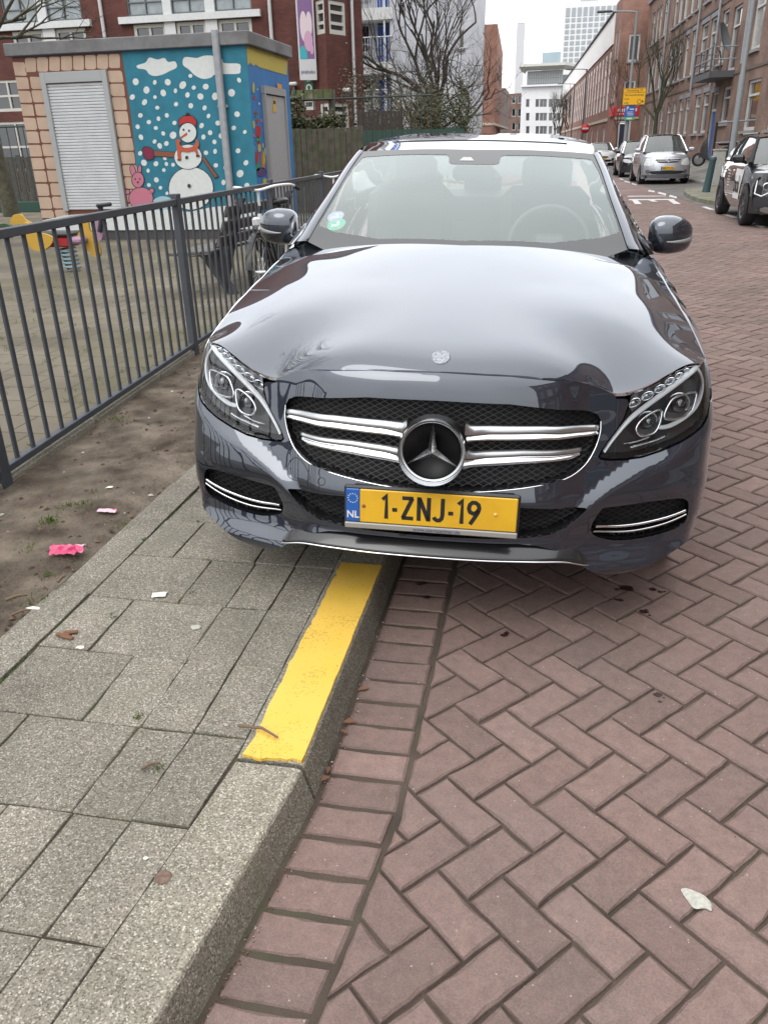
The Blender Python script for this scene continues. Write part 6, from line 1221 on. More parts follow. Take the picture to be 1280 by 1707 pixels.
bare_tree('second big bare tree out of view at the left, added to darken the bonnet reflection', (-15.5, 9.5, .05), 13.5, 6, .7, 78, rad=.22)  # unseen tree, added so that the bonnet mirrors something dark
bare_tree('third big bare tree out of view at the left, put in for the bonnet reflection', (-13.2, 11.5, .05), 12., 6, .62, 79, rad=.24)  # one more unseen tree, put in for dark branches on the bonnet flank
def leafy(name, label, cat, loc, size, n, m, seed, ls=.07, kind=None):
    rnd = random.Random(seed); o = MB(); 
    cl = [Vector((rnd.uniform(-1, 1)*size[0]*.8, rnd.uniform(-1, 1)*size[1]*.8, rnd.uniform(.1, .9)*size[2])) for _ in range(14)]
    for i in range(n):
        c = rnd.choice(cl)+Vector((rnd.gauss(0, size[0]*.2), rnd.gauss(0, size[1]*.25), rnd.gauss(0, size[2]*.14))); 
        if c.z < 0.02: c.z = rnd.uniform(.02, .3)
        s = ls*rnd.uniform(.6, 1.5); a = Vector((rnd.gauss(0, 1), rnd.gauss(0, 1), rnd.gauss(0, 1))).normalized(); b = a.orthogonal().normalized()
        o.add([c-a*s, c+b*s*.5, c+a*s, c-b*s*.5], [(0, 1, 2, 3)], rnd.choice([0, 0, 1, 2]))
    t = thing(name, label, cat, loc); o.build('foliage', m, t); st_ = MB()
    for k in range(8): q = rnd.choice(cl); st_.tube([(q.x*.3, q.y*.3, 0), (q.x*.7, q.y*.6, q.z*.6), tuple(q)], [.03, .02, .008], 4)
    st_.build('stems', twig, t); return t
ivy = [mat('leaf_dark', (.030, .042, .014), rough=.7), mat('leaf_mid', (.060, .075, .024), rough=.7), mat('leaf_brown', (.085, .062, .035), rough=.8)]; iv2 = [mat('leaf_brown', (.085, .062, .035)), mat('twig_brown', (.055, .042, .030), rough=.9), mat('leaf_mid', (.06, .075, .024))]
p = aty(740, 205, 32); leafy('ivy_thicket', 'olive green ivy thicket at the foot of the large bare tree', 'shrub', (p.x, 32, 0), (1.35, .8, 3.2), 9000, ivy, 3, .045)
p = aty(675, 205, 31); leafy('brown_thicket', 'brown leafless thicket left of the olive ivy', 'shrub', (p.x, 31, 0), (1.2, .8, 3.2), 6500, iv2, 4, .04)
p = aty(620, 205, 29.5); leafy('hedge', 'dark brown creeper covering the wall behind the plank fence', 'shrub', (p.x, 29.6, 0), (1.1, .5, 3.5), 6000, iv2, 8, .04)
p = aty(500, 240, 21.5); leafy('ivy_bush', 'green ivy hanging over the weathered boards beside the hut', 'shrub', (p.x, 21.0, .6), (.42, .25, 2.0), 1500, ivy, 6, .06)
p = aty(535, 222, 22); leafy('creeper', 'strip of green leaves on top of the weathered boards', 'shrub', (p.x, 21.2, 1.85), (.9, .2, .42), 1100, ivy, 9, .05)

# ------------------------------------------------------------------ right: terraced houses, corner block, long block, the far city
rowbrick = brick_mat('row_brick', (.250, .162, .128), (.200, .132, .106), (.135, .108, .092), .22, .065, rough=.9, dirt=.28)
cornerbrick = brick_mat('corner_brick', (.285, .155, .120), (.245, .135, .105), (.16, .11, .09), .22, .065)
RD = Vector((-.033, 1, 0)).normalized(); RO = (-RD.y, RD.x)                         # along the row; out towards the street
RY0 = -14.; RP = (fac_x(RY0), RY0); al = lambda y: (y-RY0)/RD.y
GF, F1, F2 = (1.76, 3.52), (4.56, 6.64), (7.55, 9.5)
def house(y0, y1, label, wins, doors=(), h=10.3, m=rowbrick, pipes=(), col=fwhite):
    P = (fac_x(y0), y0); t = thing('terraced_house', label, 'house', (P[0], P[1], 0), group='brick houses along the right side'); L = (y1-y0)/RD.y-.004
    ops = [(a-y0, b-y0, z0, z1) for a, b, z0, z1, *_ in wins]+[(a-y0, b-y0, .62, 3.42) for a, b, *_ in doors]
    wm = MB(); wallmesh(wm, P, (RD.x, RD.y), L, 0, h, ops, out=RO); e = Vector((P[0], P[1], 0))
    n_ = Vector((-RO[0], -RO[1], 0)); a = e; b = e+RD*L; c = b+n_*9; d = a+n_*9; z = Vector((0, 0, h)); wm.add([a+z, b+z, c+z, d+z], [(0, 1, 2, 3)]); wm.add([a, a+z, d+z, d], [(0, 1, 2, 3)]); wm.add([b, c, c+z, b+z], [(0, 1, 2, 3)])
    rel(wm, t).build('wall', m, t)
    M = Matrix((RD, -Vector((RO[0], RO[1], 0)), Vector((0, 0, 1)))).transposed()
    for a_, b_, z0, z1, *k in wins: win(t, P, (RD.x, RD.y), a_-y0, b_-y0, z0, z1, out=RO, rev=.14, glass=random.choice([glassA, glassA, glassB, glassC]), fr=col, bars=(1, (.70,)), fw=.10, lint=lintm if (k and k[0]) else None)
    for a_, b_, m_ in doors:
        C_ = lambda q, kk, z: RD*q-Vector((RO[0], RO[1], 0))*kk+Vector((0, 0, z)); o = MB(); o.box(C_((a_+b_)/2-y0, .16, 1.63), (b_-a_-.16, .06, 2.02), M=M); dr = o.build('door', m_, t); o = MB()
        for x0, x1, zz0, zz1 in ((a_, a_+.08, .62, 3.42), (b_-.08, b_, .62, 3.42), (a_+.08, b_-.08, 2.64, 2.74), (a_+.08, b_-.08, 3.34, 3.42)): o.box(C_((x0+x1)/2-y0, .12, (zz0+zz1)/2), (x1-x0, .10, zz1-zz0), M=M)
        o.build('frame', fcream, dr); o = MB(); o.box(C_((a_+b_)/2-y0, .17, 3.04), (b_-a_-.16, .02, .6), M=M); o.build('fanlight', glassA, dr); o = MB(); o.box(C_((a_+b_)/2-y0, -.004, 3.52), (b_-a_+.3, .03, .2), M=M); o.build('lintel', lintm, dr)
        o = MB(); o.box(C_((a_+b_)/2-y0, -.12, .58), (b_-a_, .5, .10), M=M); o.build('doorstep', sillm, dr)
    cp = MB(); q = RD*(L/2)-Vector((RO[0], RO[1], 0))*.03+Vector((0, 0, h+.08)); cp.box(q, (L, .35, .16), M=M); cp.build('coping', lintm, t)
    for zz in (3.95, 6.95): s_ = MB(); s_.box(RD*(L/2)+Vector((RO[0], RO[1], 0))*.018+Vector((0, 0, zz)), (L, .036, .10), M=M); s_.build('string_course', m, t)
    for y, z0, z1 in pipes: o = MB(); q = RD*(y-y0)+Vector((RO[0], RO[1], 0))*.10; o.tube([q+Vector((0, 0, z0)), q+Vector((0, 0, z1))], .055, 8); o.build('downpipe', MATS['pipe_grey'], t)
    return t
bdoor = mat('door_blue2', (.012, .085, .33), rough=.4); ddoor = mat('door_dark', (.03, .032, .04), rough=.45)
def rows(y0, pairs, full=True): return [(y0+a, y0+b, *f) for f in (GF, F1, F2) for a, b in pairs]
house(-14, -1.5, 'brick house of the right row beside the viewer, out of the picture', rows(-14, [(1, 2.6), (3.4, 5), (6.5, 8.1), (9, 10.6)])); house(-1.5, 11, 'brick house of the right row abreast of the saloon', rows(-1.5, [(1, 2.6), (3.4, 5), (6.5, 8.1), (9, 10.6)]))
house(11, 23.5, 'brick house of the right row before the black car', rows(11, [(1, 2.6), (3.4, 5), (6.5, 8.1), (9, 10.6)])); house(23.5, 34.4, 'brick house of the right row beside the black car', rows(23.5, [(1, 2.6), (3.4, 5), (6, 7.6), (8.6, 10.2)]))
house(34.4, 44.1, 'brick house with a satellite dish on its balcony and a blue door', [(35.3, 37.2, *GF), (40.0, 41.5, 2.1, 3.52), (36.3, 37.9, *F1), (40.0, 41.5, 4.1, 6.5), (42.4, 43.7, 4.56, 6.64), (36.3, 37.9, *F2), (40.3, 41.8, *F2), (42.5, 43.7, *F2)], [(42.45, 43.75, bdoor)], pipes=[(38.4, 4.2, 10), (44.0, 3.7, 10)])
house(44.1, 53.0, 'brick house with grey lintels right of the triple windows', [(44.4, 45.8, *GF, 1), (46.4, 47.8, *GF, 1), (49.3, 50.5, *GF, 1), (51.2, 52.4, *GF, 1), (44.4, 46.1, *F1, 1), (46.6, 48.3, *F1, 1), (49.4, 50.7, *F1, 1), (51.6, 52.7, *F1, 1), (44.5, 46, *F2), (46.7, 48.2, *F2), (49.4, 50.7, *F2), (51.5, 52.6, *F2)], pipes=[(48.9, 3.8, 10.2)])
house(53.0, 60.3, 'brick house with a row of three narrow windows on each floor', [(53.3, 54.6, *GF), (55.2, 56.6, *GF), (58, 59.2, .7, 3.4), (53.4, 54.7, *F1), (55.1, 56.4, *F1), (56.8, 58.1, *F1), (53.4, 54.7, *F2), (55.1, 56.4, *F2), (56.8, 58.1, *F2)], pipes=[(59.6, 3.4, 10.2)])
house(60.3, 69.6, 'brick house with paired narrow windows next to the orange corner', [(61, 62.4, .7, 3.3), (63.4, 64.6, .7, 3.3), (65.6, 66.8, .7, 3.3), (60.8, 62, *F1), (62.9, 64, *F1), (64.4, 65.5, *F1), (66, 67.2, *F1), (60.8, 62, *F2), (62.9, 64, *F2), (64.4, 65.5, *F2), (66, 67.2, *F2)])
# balcony and dish
by = 41.6; bx = fac_x(by); bal = thing('balcony', 'dark steel balcony with thin rails below the satellite dish', 'balcony', (bx, by, 3.95), math.atan2(.033, 1)); bsteel = mat('balcony_steel', (.075, .078, .085), rough=.6)
MB().box((-.5, 0, 0), (1.0, 3.6, .24)).build('floor', bsteel, bal)
for zz in (.55, 1.0): o = MB(); o.tube([(0, -1.8, zz), (-.98, -1.8, zz), (-.98, 1.8, zz), (0, 1.8, zz)], .028, 6); o.build('rail', mat('rail_grey', (.22, .225, .23), rough=.5), bal)
for y in (-1.8, -.6, .6, 1.8): o = MB(); o.tube([(-.98, y, 0), (-.98, y, 1.02)], .032, 6); o.build('post', bsteel, bal)
dp_ = aty(1203, 63, 40.2); dish = thing('satellite_dish', 'grey satellite dish fixed to the balcony rail of the brick house', 'satellite dish', dp_); o = MB(); prof = [(r_, .16*(r_/.55)**2) for r_ in (0, .12, .25, .38, .48, .55)]
dM = Matrix.Rotation(R_(62), 3, 'Z')@Matrix.Rotation(R_(70), 3, 'X')@Matrix.Diagonal((1, 1.05, 1)); o.lathe(prof, 28, (0, 0, 0), dM); o.lathe([(r_, z-.012) for r_, z in prof[::-1]], 28, (0, 0, 0), dM); o.build('dish', mat('dish_grey', (.19, .20, .21), rough=.55, var=.08), dish)
o = MB(); o.tube([(.0, .05, -.45), (.1, .1, -.8), (.1, .1, -1.2)], .03, 6); o.tube([(0, 0, -.5), (-.35, -.25, -.15)], .015, 6); o.build('arm', bsteel, dish)
# corner block and long white block
cb = thing('corner_block', 'orange brick corner block with a red shop sign over its door', 'building', (4.45, 70, 0)); ce = (fac_x(70)-4.45+.4)
cw1 = [(.55, 1.35, 3.95, 5.6), (.62, 1.40, 6.85, 8.6), (.40, 1.25, .6, 2.75)]
wm = MB(); wallmesh(wm, (4.45, 70), (1, 0), ce, 0, 11.2, cw1, out=(0, -1)); LD = Vector((-.037, 1, 0)).normalized(); LO = (-LD.y, LD.x); cso = [(1.0, 1.9, 4.3, 6.2), (2.8, 3.7, 4.3, 6.2), (1.0, 1.9, 7.2, 9.1), (2.8, 3.7, 7.2, 9.1)]; wallmesh(wm, (4.45, 70), (LD.x, LD.y), 5, 0, 11.2, cso, out=LO); wm.add([(4.45, 70, 11.2), (4.45+ce, 70, 11.2), (4.45+ce, 75, 11.2), (4.45-.185, 75, 11.2)], [(0, 1, 2, 3)]); rel(wm, cb).build('wall', cornerbrick, cb)
for o in cw1[:2]: win(cb, (4.45, 70), (1, 0), *o, out=(0, -1), glass=glassB, bars=(1, ()), fw=.11)
for o in cso: win(cb, (4.45, 70), (LD.x, LD.y), *o, out=LO, glass=glassB, bars=(1, ()), fw=.11)
o = cw1[2]; MB().box(((o[0]+o[1])/2, .10, (o[2]+o[3])/2), (o[1]-o[0]-.16, .05, o[3]-o[2]-.1)).build('door', mat('door_navy', (.02, .025, .05), rough=.5), cb)
f = MB()
for x0, x1, z0, z1 in ((o[0]-.05, o[0]+.1, o[2], o[3]), (o[1]-.1, o[1]+.05, o[2], o[3]), (o[0]-.05, o[1]+.05, o[3]-.02, o[3]+.14)): f.box(((x0+x1)/2, .03, (z0+z1)/2), (x1-x0, .12, z1-z0))
f.build('door_frame', fwhite, cb); MB().box((ce/2, -.03, 3.12), (ce+.02, .08, .22)).build('string_course', mat('course_pale', (.45, .40, .33)), cb)
rs = thing('shop_sign', 'red shop sign with white lettering wrapping the orange corner', 'sign', (4.45, 69.9, 3.55)); rdm = mat('sign_red', (.50, .018, .02), rough=.5)
MB().box((ce*.48, 0, 0), (ce*.98, .10, .62), bev=.01).build('board', rdm, rs); MB().box((-.12, 1.4, 0), (.10, 3.0, .62), rz=.037, bev=.01).build('side_board', rdm, rs)
o = MB(); 
for k in range(9): o.box((.22+k*.17, -.055, .08+.0*k), (.11, .012, .20)); o.box((.22+k*.15, -.055, -.17), (.09, .012, .09))
o.build('lettering', mat('sign_white', (.7, .62, .62), rough=.5), rs)
lb = thing('long_block', 'long block with white upper cladding and tall window strips beyond the orange corner', 'building', (4.45-.037*5, 75, 0)); P = (4.45-.037*5, 75.); Lb = 82.
strips = [(1.0+3.2*i, 1.0+3.2*i+1.9, 3.9, 8.2) for i in range(25)]; gw = [(1.0+6.4*i+.3, 1.0+6.4*i+2.2, .8, 2.6) for i in range(12)]
wm = MB(); wallmesh(wm, P, (LD.x, LD.y), Lb, 0, 8.6, strips+gw, out=LO, rev=.2); rel(wm, lb).build('wall', cornerbrick, lb)
M = Matrix((LD, -Vector((LO[0], LO[1], 0)), Vector((0, 0, 1)))).transposed(); o = MB(); o.box(LD*(Lb/2)+Vector((LO[0], LO[1], 0))*-.30+Vector((0, 0, 9.55)), (Lb, .8, 2.1), M=M); o.build('cladding', mat('cladding_white', (.74, .74, .74), rough=.6, var=.06, vscale=.4), lb); o = MB(); o.box(LD*(Lb/2)-Vector((LO[0], LO[1], 0))*.4+Vector((0, 0, 10.68)), (Lb, 1.3, .12), M=M); o.build('roof_edge', mat('roof_dark', (.07, .07, .075), rough=.7), lb)
o = MB(); o.box(LD*(Lb/2)+Vector((LO[0], LO[1], 0))*.04+Vector((0, 0, 3.12)), (Lb, .08, .22), M=M); o.build('string_course', mat('course_pale', (.45, .4, .33)), lb)
for s_ in strips: win(lb, P, (LD.x, LD.y), *s_, out=LO, rev=.12, glass=glassB, bars=(1, (.33, .66)), fw=.5, fr=mat('strip_white', (.70, .69, .68), rough=.6), sill=False)
for s_ in gw: win(lb, P, (LD.x, LD.y), *s_, out=LO, rev=.12, glass=glassB, bars=(2, ()), fw=.14, sill=False)
# far city
def farblock(name, label, x0, x1, y, z1, m, dy=14., wins=(), rev=.25, wm_=None, fr=None, fw=.12, bars=(1, ())):
    t = thing(name, label, 'building', (x0, y, 0)); wm = MB(); wallmesh(wm, (x0, y), (1, 0), x1-x0, 0, z1, [w_[:4] for w_ in wins], out=(0, -1), rev=rev); wallmesh(wm, (x1, y), (0, 1), dy, 0, z1, [], out=(1, 0)); wallmesh(wm, (x0, y), (0, 1), dy, 0, z1, [], out=(-1, 0)); wm.add([(x0, y, z1), (x1, y, z1), (x1, y+dy, z1), (x0, y+dy, z1)], [(0, 1, 2, 3)]); rel(wm, t).build('wall', m, t)
    for w_ in wins: win(t, (x0, y), (1, 0), *w_[:4], out=(0, -1), rev=rev, glass=wm_ or glassB, fr=fr or fwhite, fw=fw, bars=bars, sill=False)
    return t
fa = lambda u, v, y: aty(u, v, y)
pale = mat('far_white', (.64, .64, .65), rough=.8, var=.04, vscale=.3); fbrown = brick_mat('far_brown', (.20, .125, .10), (.17, .11, .09), (.12, .09, .08))
x0, x1 = fa(868, 185, 200).x, fa(950, 185, 200).x; zt = fa(905, 143, 200).z
tw_ = []
for v in (172, 195, 217):
    for u in (879, 895, 902, 908, 917, 930, 938): p = fa(u, v, 200); tw_.append((p.x-x0-.35, p.x-x0+.45, p.z-.7, p.z+.9))
farblock('white_terrace', 'white rendered terrace closing the far end of the street', x0, x1, 200, zt, pale, wins=tw_, fw=.08)
o = MB(); o.box(((x1-x0)/2, -.2, zt+.15), (x1-x0+.6, 1.2, .35)); o.build('roof_edge', mat('far_edge', (.62, .63, .66), rough=.7), bpy.data.objects['white_terrace'])
x0b = fa(838, 185, 201).x; tw_ = []
for v in (165, 187, 210):
    for u in (856, 866): p = fa(u, v, 201); tw_.append((p.x-x0b-.45, p.x-x0b+.45, p.z-.8, p.z+.8))
farblock('brown_terrace', 'brown brick house left of the white terrace at the street end', x0b, x0-.05, 201, fa(855, 155, 201).z, fbrown, wins=tw_, wm_=glassA, fw=.12)
farblock('dark_house', 'narrow dark brown house right behind the orange block', fa(831, 180, 170).x, fa(841, 180, 170).x, 170, fa(836, 146, 170).z, mat('far_dark', (.13, .10, .09), rough=.9))
# office with a flared roof
oy = 300.; x0, x1 = fa(878, 130, oy).x, fa(938, 130, oy).x; z0o, z1o = 0, fa(905, 117, oy).z; of = thing('office_block', 'pale grey office with a flared flat roof above the white terrace', 'building', (x0, oy, 0)); gl2 = mat('office_grey', (.43, .44, .44), rough=.7); ogl = mat('office_glass', (.26, .29, .31), rough=.2)
MB().box(((x1-x0)/2, 8, z1o/2), (x1-x0, 16, z1o)).build('wall', gl2, of); MB().box(((x1-x0)+2.6, 10, z1o/2-.6), (5.2, 14, z1o-1.2)).build('side_wing', ogl, of)
o = MB(); zt = fa(905, 106, oy).z; w_ = x1-x0; V = [(0, -1, z1o), (w_, -1, z1o), (w_+6, 12, z1o), (-1, 12, z1o), (-2.5, -4, zt-.8), (w_+.5, -4, zt-.8), (w_+8, 14, zt-.8), (-2.5, 14, zt-.8), (-2.5, -4, zt), (w_+.5, -4, zt), (w_+8, 14, zt), (-2.5, 14, zt)]; o.add(V, [(0, 1, 5, 4), (1, 2, 6, 5), (3, 0, 4, 7), (4, 5, 9, 8), (5, 6, 10, 9), (7, 4, 8, 11), (8, 9, 10, 11)]); o.build('roof', mat('office_roof', (.52, .51, .48), rough=.8), of)
for v in (126, 135, 144): p = fa(905, v, oy); MB().box((w_/2, -.08, p.z), (w_-.4, .2, 1.1)).build('window_band', ogl, of)
for k in range(15): MB().box((.4+k*(w_-.8)/14, -.2, z1o*.75), (.18, .3, z1o*.5)).build('mullion', gl2, of)
farblock('blue_office', 'pale blue glass block between the chimney and the white tower', fa(904, 90, 420).x, fa(935, 90, 420).x, 420, fa(920, 86, 420).z, mat('blue_glass', (.34, .43, .48), rough=.4, var=.08, vscale=.05)); 
farblock('blue_house', 'small pale blue house front before the long block', fa(944, 160, 175).x, fa(962, 160, 175).x, 175, fa(955, 138, 175).z, mat('pale_blue', (.40, .47, .58), rough=.7))
cy = 400.; p = fa(868.5, 40, cy); ch = thing('chimney', 'tall plain concrete chimney standing against the white sky', 'chimney', (p.x, cy, 0)); o = MB(); o.box((0, 0, p.z/2), (3.35, 3.35, p.z)); o.build('shaft', mat('chimney_grey', (.50, .51, .53), rough=.8, var=.04, vscale=.05), ch); MB().box((0, 0, p.z+.3), (3.1, 3.1, .6)).build('cap', mat('chimney_cap', (.42, .43, .45), rough=.8), ch)
ty = 550.; x0, x1 = fa(936, 90, ty).x, fa(1045, 60, ty).x; zt = fa(960, 2, ty).z; twr = thing('white_tower', 'white office tower with a grid of grey windows on the skyline', 'tower', (x0, ty, 0)); MB().box(((x1-x0)/2, 15, zt/2), (x1-x0, 30, zt)).build('wall', mat('tower_white', (.66, .66, .66), rough=.7), twr)
tgl = mat('tower_glass', (.30, .33, .36), rough=.35); px_ = 3.28; pz_ = (fa(955, 40, ty).z-fa(955, 116, ty).z)/8; src = None; zrow = fa(945, 33, ty).z
o = MB(); o.box((0, -.1, 0), (2.25, .3, pz_*.66)); src = o.build('window', tgl, twr); first = True
for r_ in range(9):
    for c in range(10):
        q = src if first else src.copy(); 
        if not first: COL.objects.link(q); q.parent = twr
        first = False; q.location = (2.2+c*px_, 0, zrow-r_*pz_)
o = MB(); o.box((0, -.1, 0), (2.25, .3, pz_*1.5)); s2 = o.build('tall_window', tgl, twr)
for c in range(10):
    q = s2 if c == 0 else s2.copy()
    if c: COL.objects.link(q); q.parent = twr
    q.location = (2.2+c*px_, 0, zrow+pz_*1.35)
o = MB(); o.box((14, 15, zt+2), (10, 10, 5)); o.build('roof_plant', tgl, twr)
# left side of the street: nothing seen past the orange block but more wall; trees and lamps
lampm = mat('lamp_post_grey', (.20, .215, .225), rough=.55, var=.06); lampd = mat('lamp_post_dark', (.10, .105, .11), rough=.6)
def lamp(label, loc, h, arm, m, r=.075, lower=1.6, low_r=.11):
    t = thing('street_lamp', label, 'street lamp', loc, group='street lamps along the right side'); o = MB(); o.tube([(0, 0, 0), (0, 0, lower), (0, 0, lower+.12), (0, 0, h)], [low_r, low_r, r, r*.75], 12); o.build('post', m, t); o = MB(); o.tube([(0, 0, h-.15), (-.08, 0, h-.03), (-.3, 0, h), (-arm, 0, h+.05)], .035, 8); o.build('arm', m, t); o = MB(); o.box((-arm-.32, 0, h+.06), (.75, .24, .10), bev=.04); o.build('lamp_head', mat('lamp_head_dark', (.06, .062, .066), rough=.5), t); return t
q = onground(1206, 292, .11); lamp('thick grey lamp post behind the black car by the bollards', (5.25, 27.6, .11), 8.6, 1.4, lampm, .072, 3.0, .092)
p = aty(1040, 235, 48); l2_ = lamp('grey street lamp carrying the yellow and the blue sign', (p.x+.06, 48, .11), 7.25, 1.25, lampm, .075, 3.2, .10)
p = aty(972, 200, 90); lamp('dark street lamp beside the round no-entry sign', (p.x, 90, .11), 7.8, 1.3, lampd, .10)
p = aty(954, 190, 118); lamp('third dark street lamp towards the street end', (p.x, 118, .11), 8.2, 1.4, lampd, .10); p = aty(943, 200, 140); lamp('farthest street lamp before the white terrace', (p.x, 140, .11), 7.4, 1.3, lampd, .10)
def board(name, label, u0, v0, u1, v1, y, m, cat='sign', th=.03): x0, x1, z0, z1 = wallrect(u0, v0, u1, v1, y); t = thing(name, label, cat, ((x0+x1)/2, y, (z0+z1)/2)); MB().box((0, 0, 0), (x1-x0, th, z1-z0), bev=.005).build('panel', m, t); return t, x1-x0, z1-z0
sy = mat('sign_yellow', (.80, .42, .005), rough=.45); sbk = mat('sign_black', (.02, .018, .012), rough=.5)
t, W_, H_ = board('detour_sign', 'yellow detour sign with black text on the lamp post', 1038, 146, 1076, 174.5, 47.75, sy); rx = (R_(90), 0, 0)
text(t, 'heading', 'Omleiding 25', H_*.20, (0, -.018, H_*.36), rx, sbk, .001, sx=.95); text(t, 'street_name', 'Rochussenstraat', H_*.20, (0, -.018, H_*.10), rx, sbk, .001, sx=.9); text(t, 'direction', 'richt.', H_*.18, (-W_*.32, -.018, -H_*.13), rx, sbk, .001); text(t, 'direction', 'volg', H_*.18, (-W_*.34, -.018, -H_*.35), rx, sbk, .001)
o = MB(); o.box((0, -.018, H_*.235), (W_*.96, .006, .012)); 
for s in (-1, 1): o.box((s*W_*.485, -.018, 0), (.014, .006, H_*.95)); o.box((0, -.018, s*H_*.475), (W_*.97, .006, .014))
o.build('border', sbk, t); o = MB(); o.lathe([(.08, 0), (.105, 0)], 20, (W_*.24, -.018, -H_*.30), Matrix.Rotation(R_(90), 3, 'X')); o.add([(W_*.36, -.018, -H_*.20), (W_*.44, -.018, -H_*.30), (W_*.36, -.018, -H_*.40)], [(0, 1, 2)]); o.build('arrow', sbk, t)
t, W_, H_ = board('parking_sign', 'blue parking zone sign with a green foot below the yellow sign', 1041, 175, 1058, 200, 47.8, mat('sign_blue', (.01, .10, .42), rough=.45)); text(t, 'letter', 'P', H_*.36, (-W_*.24, -.018, H_*.30), rx, kwhite, .001, bold=.008)
o = MB(); o.box((0, -.018, -H_*.37), (W_*.96, .006, H_*.22)); o.build('foot_panel', mat('sign_green2', (.10, .36, .10), rough=.5), t); o = MB()
for k in range(3): o.box((.02*k, -.018, H_*.06-H_*.10*k), (W_*.6, .006, H_*.04))
o.box((0, -.022, -H_*.37), (W_*.5, .006, H_*.10)); o.box((W_*.18, -.018, H_*.24), (W_*.4, .006, H_*.08)); o.build('lettering', kwhite, t)
p = aty(975.5, 213.5, 88); ne = thing('no_entry_sign', 'round red no-entry sign with a white bar far down the street', 'sign', p); Mx = Matrix.Rotation(R_(90), 3, 'X'); MB().lathe([(0, .01), (.42, .01), (.42, -.02)], 24, (0, 0, 0), Mx).build('disc', rdm, ne); MB().box((0, -.02, 0), (.62, .01, .15)).build('bar', kwhite, ne); o = MB(); o.tube([(0, .03, .4), (0, .03, -p.z)], .04, 8); o.build('post', lampm, ne)
p = aty(1089, 235, 54); bare_tree('slim mossy street tree behind the yellow sign', (p.x, 54, .2), 7.6, 4, .42, 31, lean=(.0, 0), rad=.13, mt=mat('green_bark', (.060, .068, .040), rough=1, col2=(.045, .042, .034), vscale=4), up=.35)
p = aty(1028, 220, 66); bare_tree('thin reddish bare tree left of the blue parking sign', (p.x, 66, .2), 7.0, 4, .35, 33, rad=.07, up=.4, mt=mat('red_bark', (.10, .06, .045), rough=1))
for k, (u, y_) in enumerate(((934, 150), (925, 160), (949, 132))): p = aty(u, 215, y_); bare_tree(['bare tree before the white terrace, right one of the pair', 'bare tree before the white terrace, left one of the pair', 'forked dark tree between the two far lamps'][k], (p.x, y_, .1), 9.5 if k < 2 else 8.5, 4, .3, 40+k, rad=.16, up=.4)

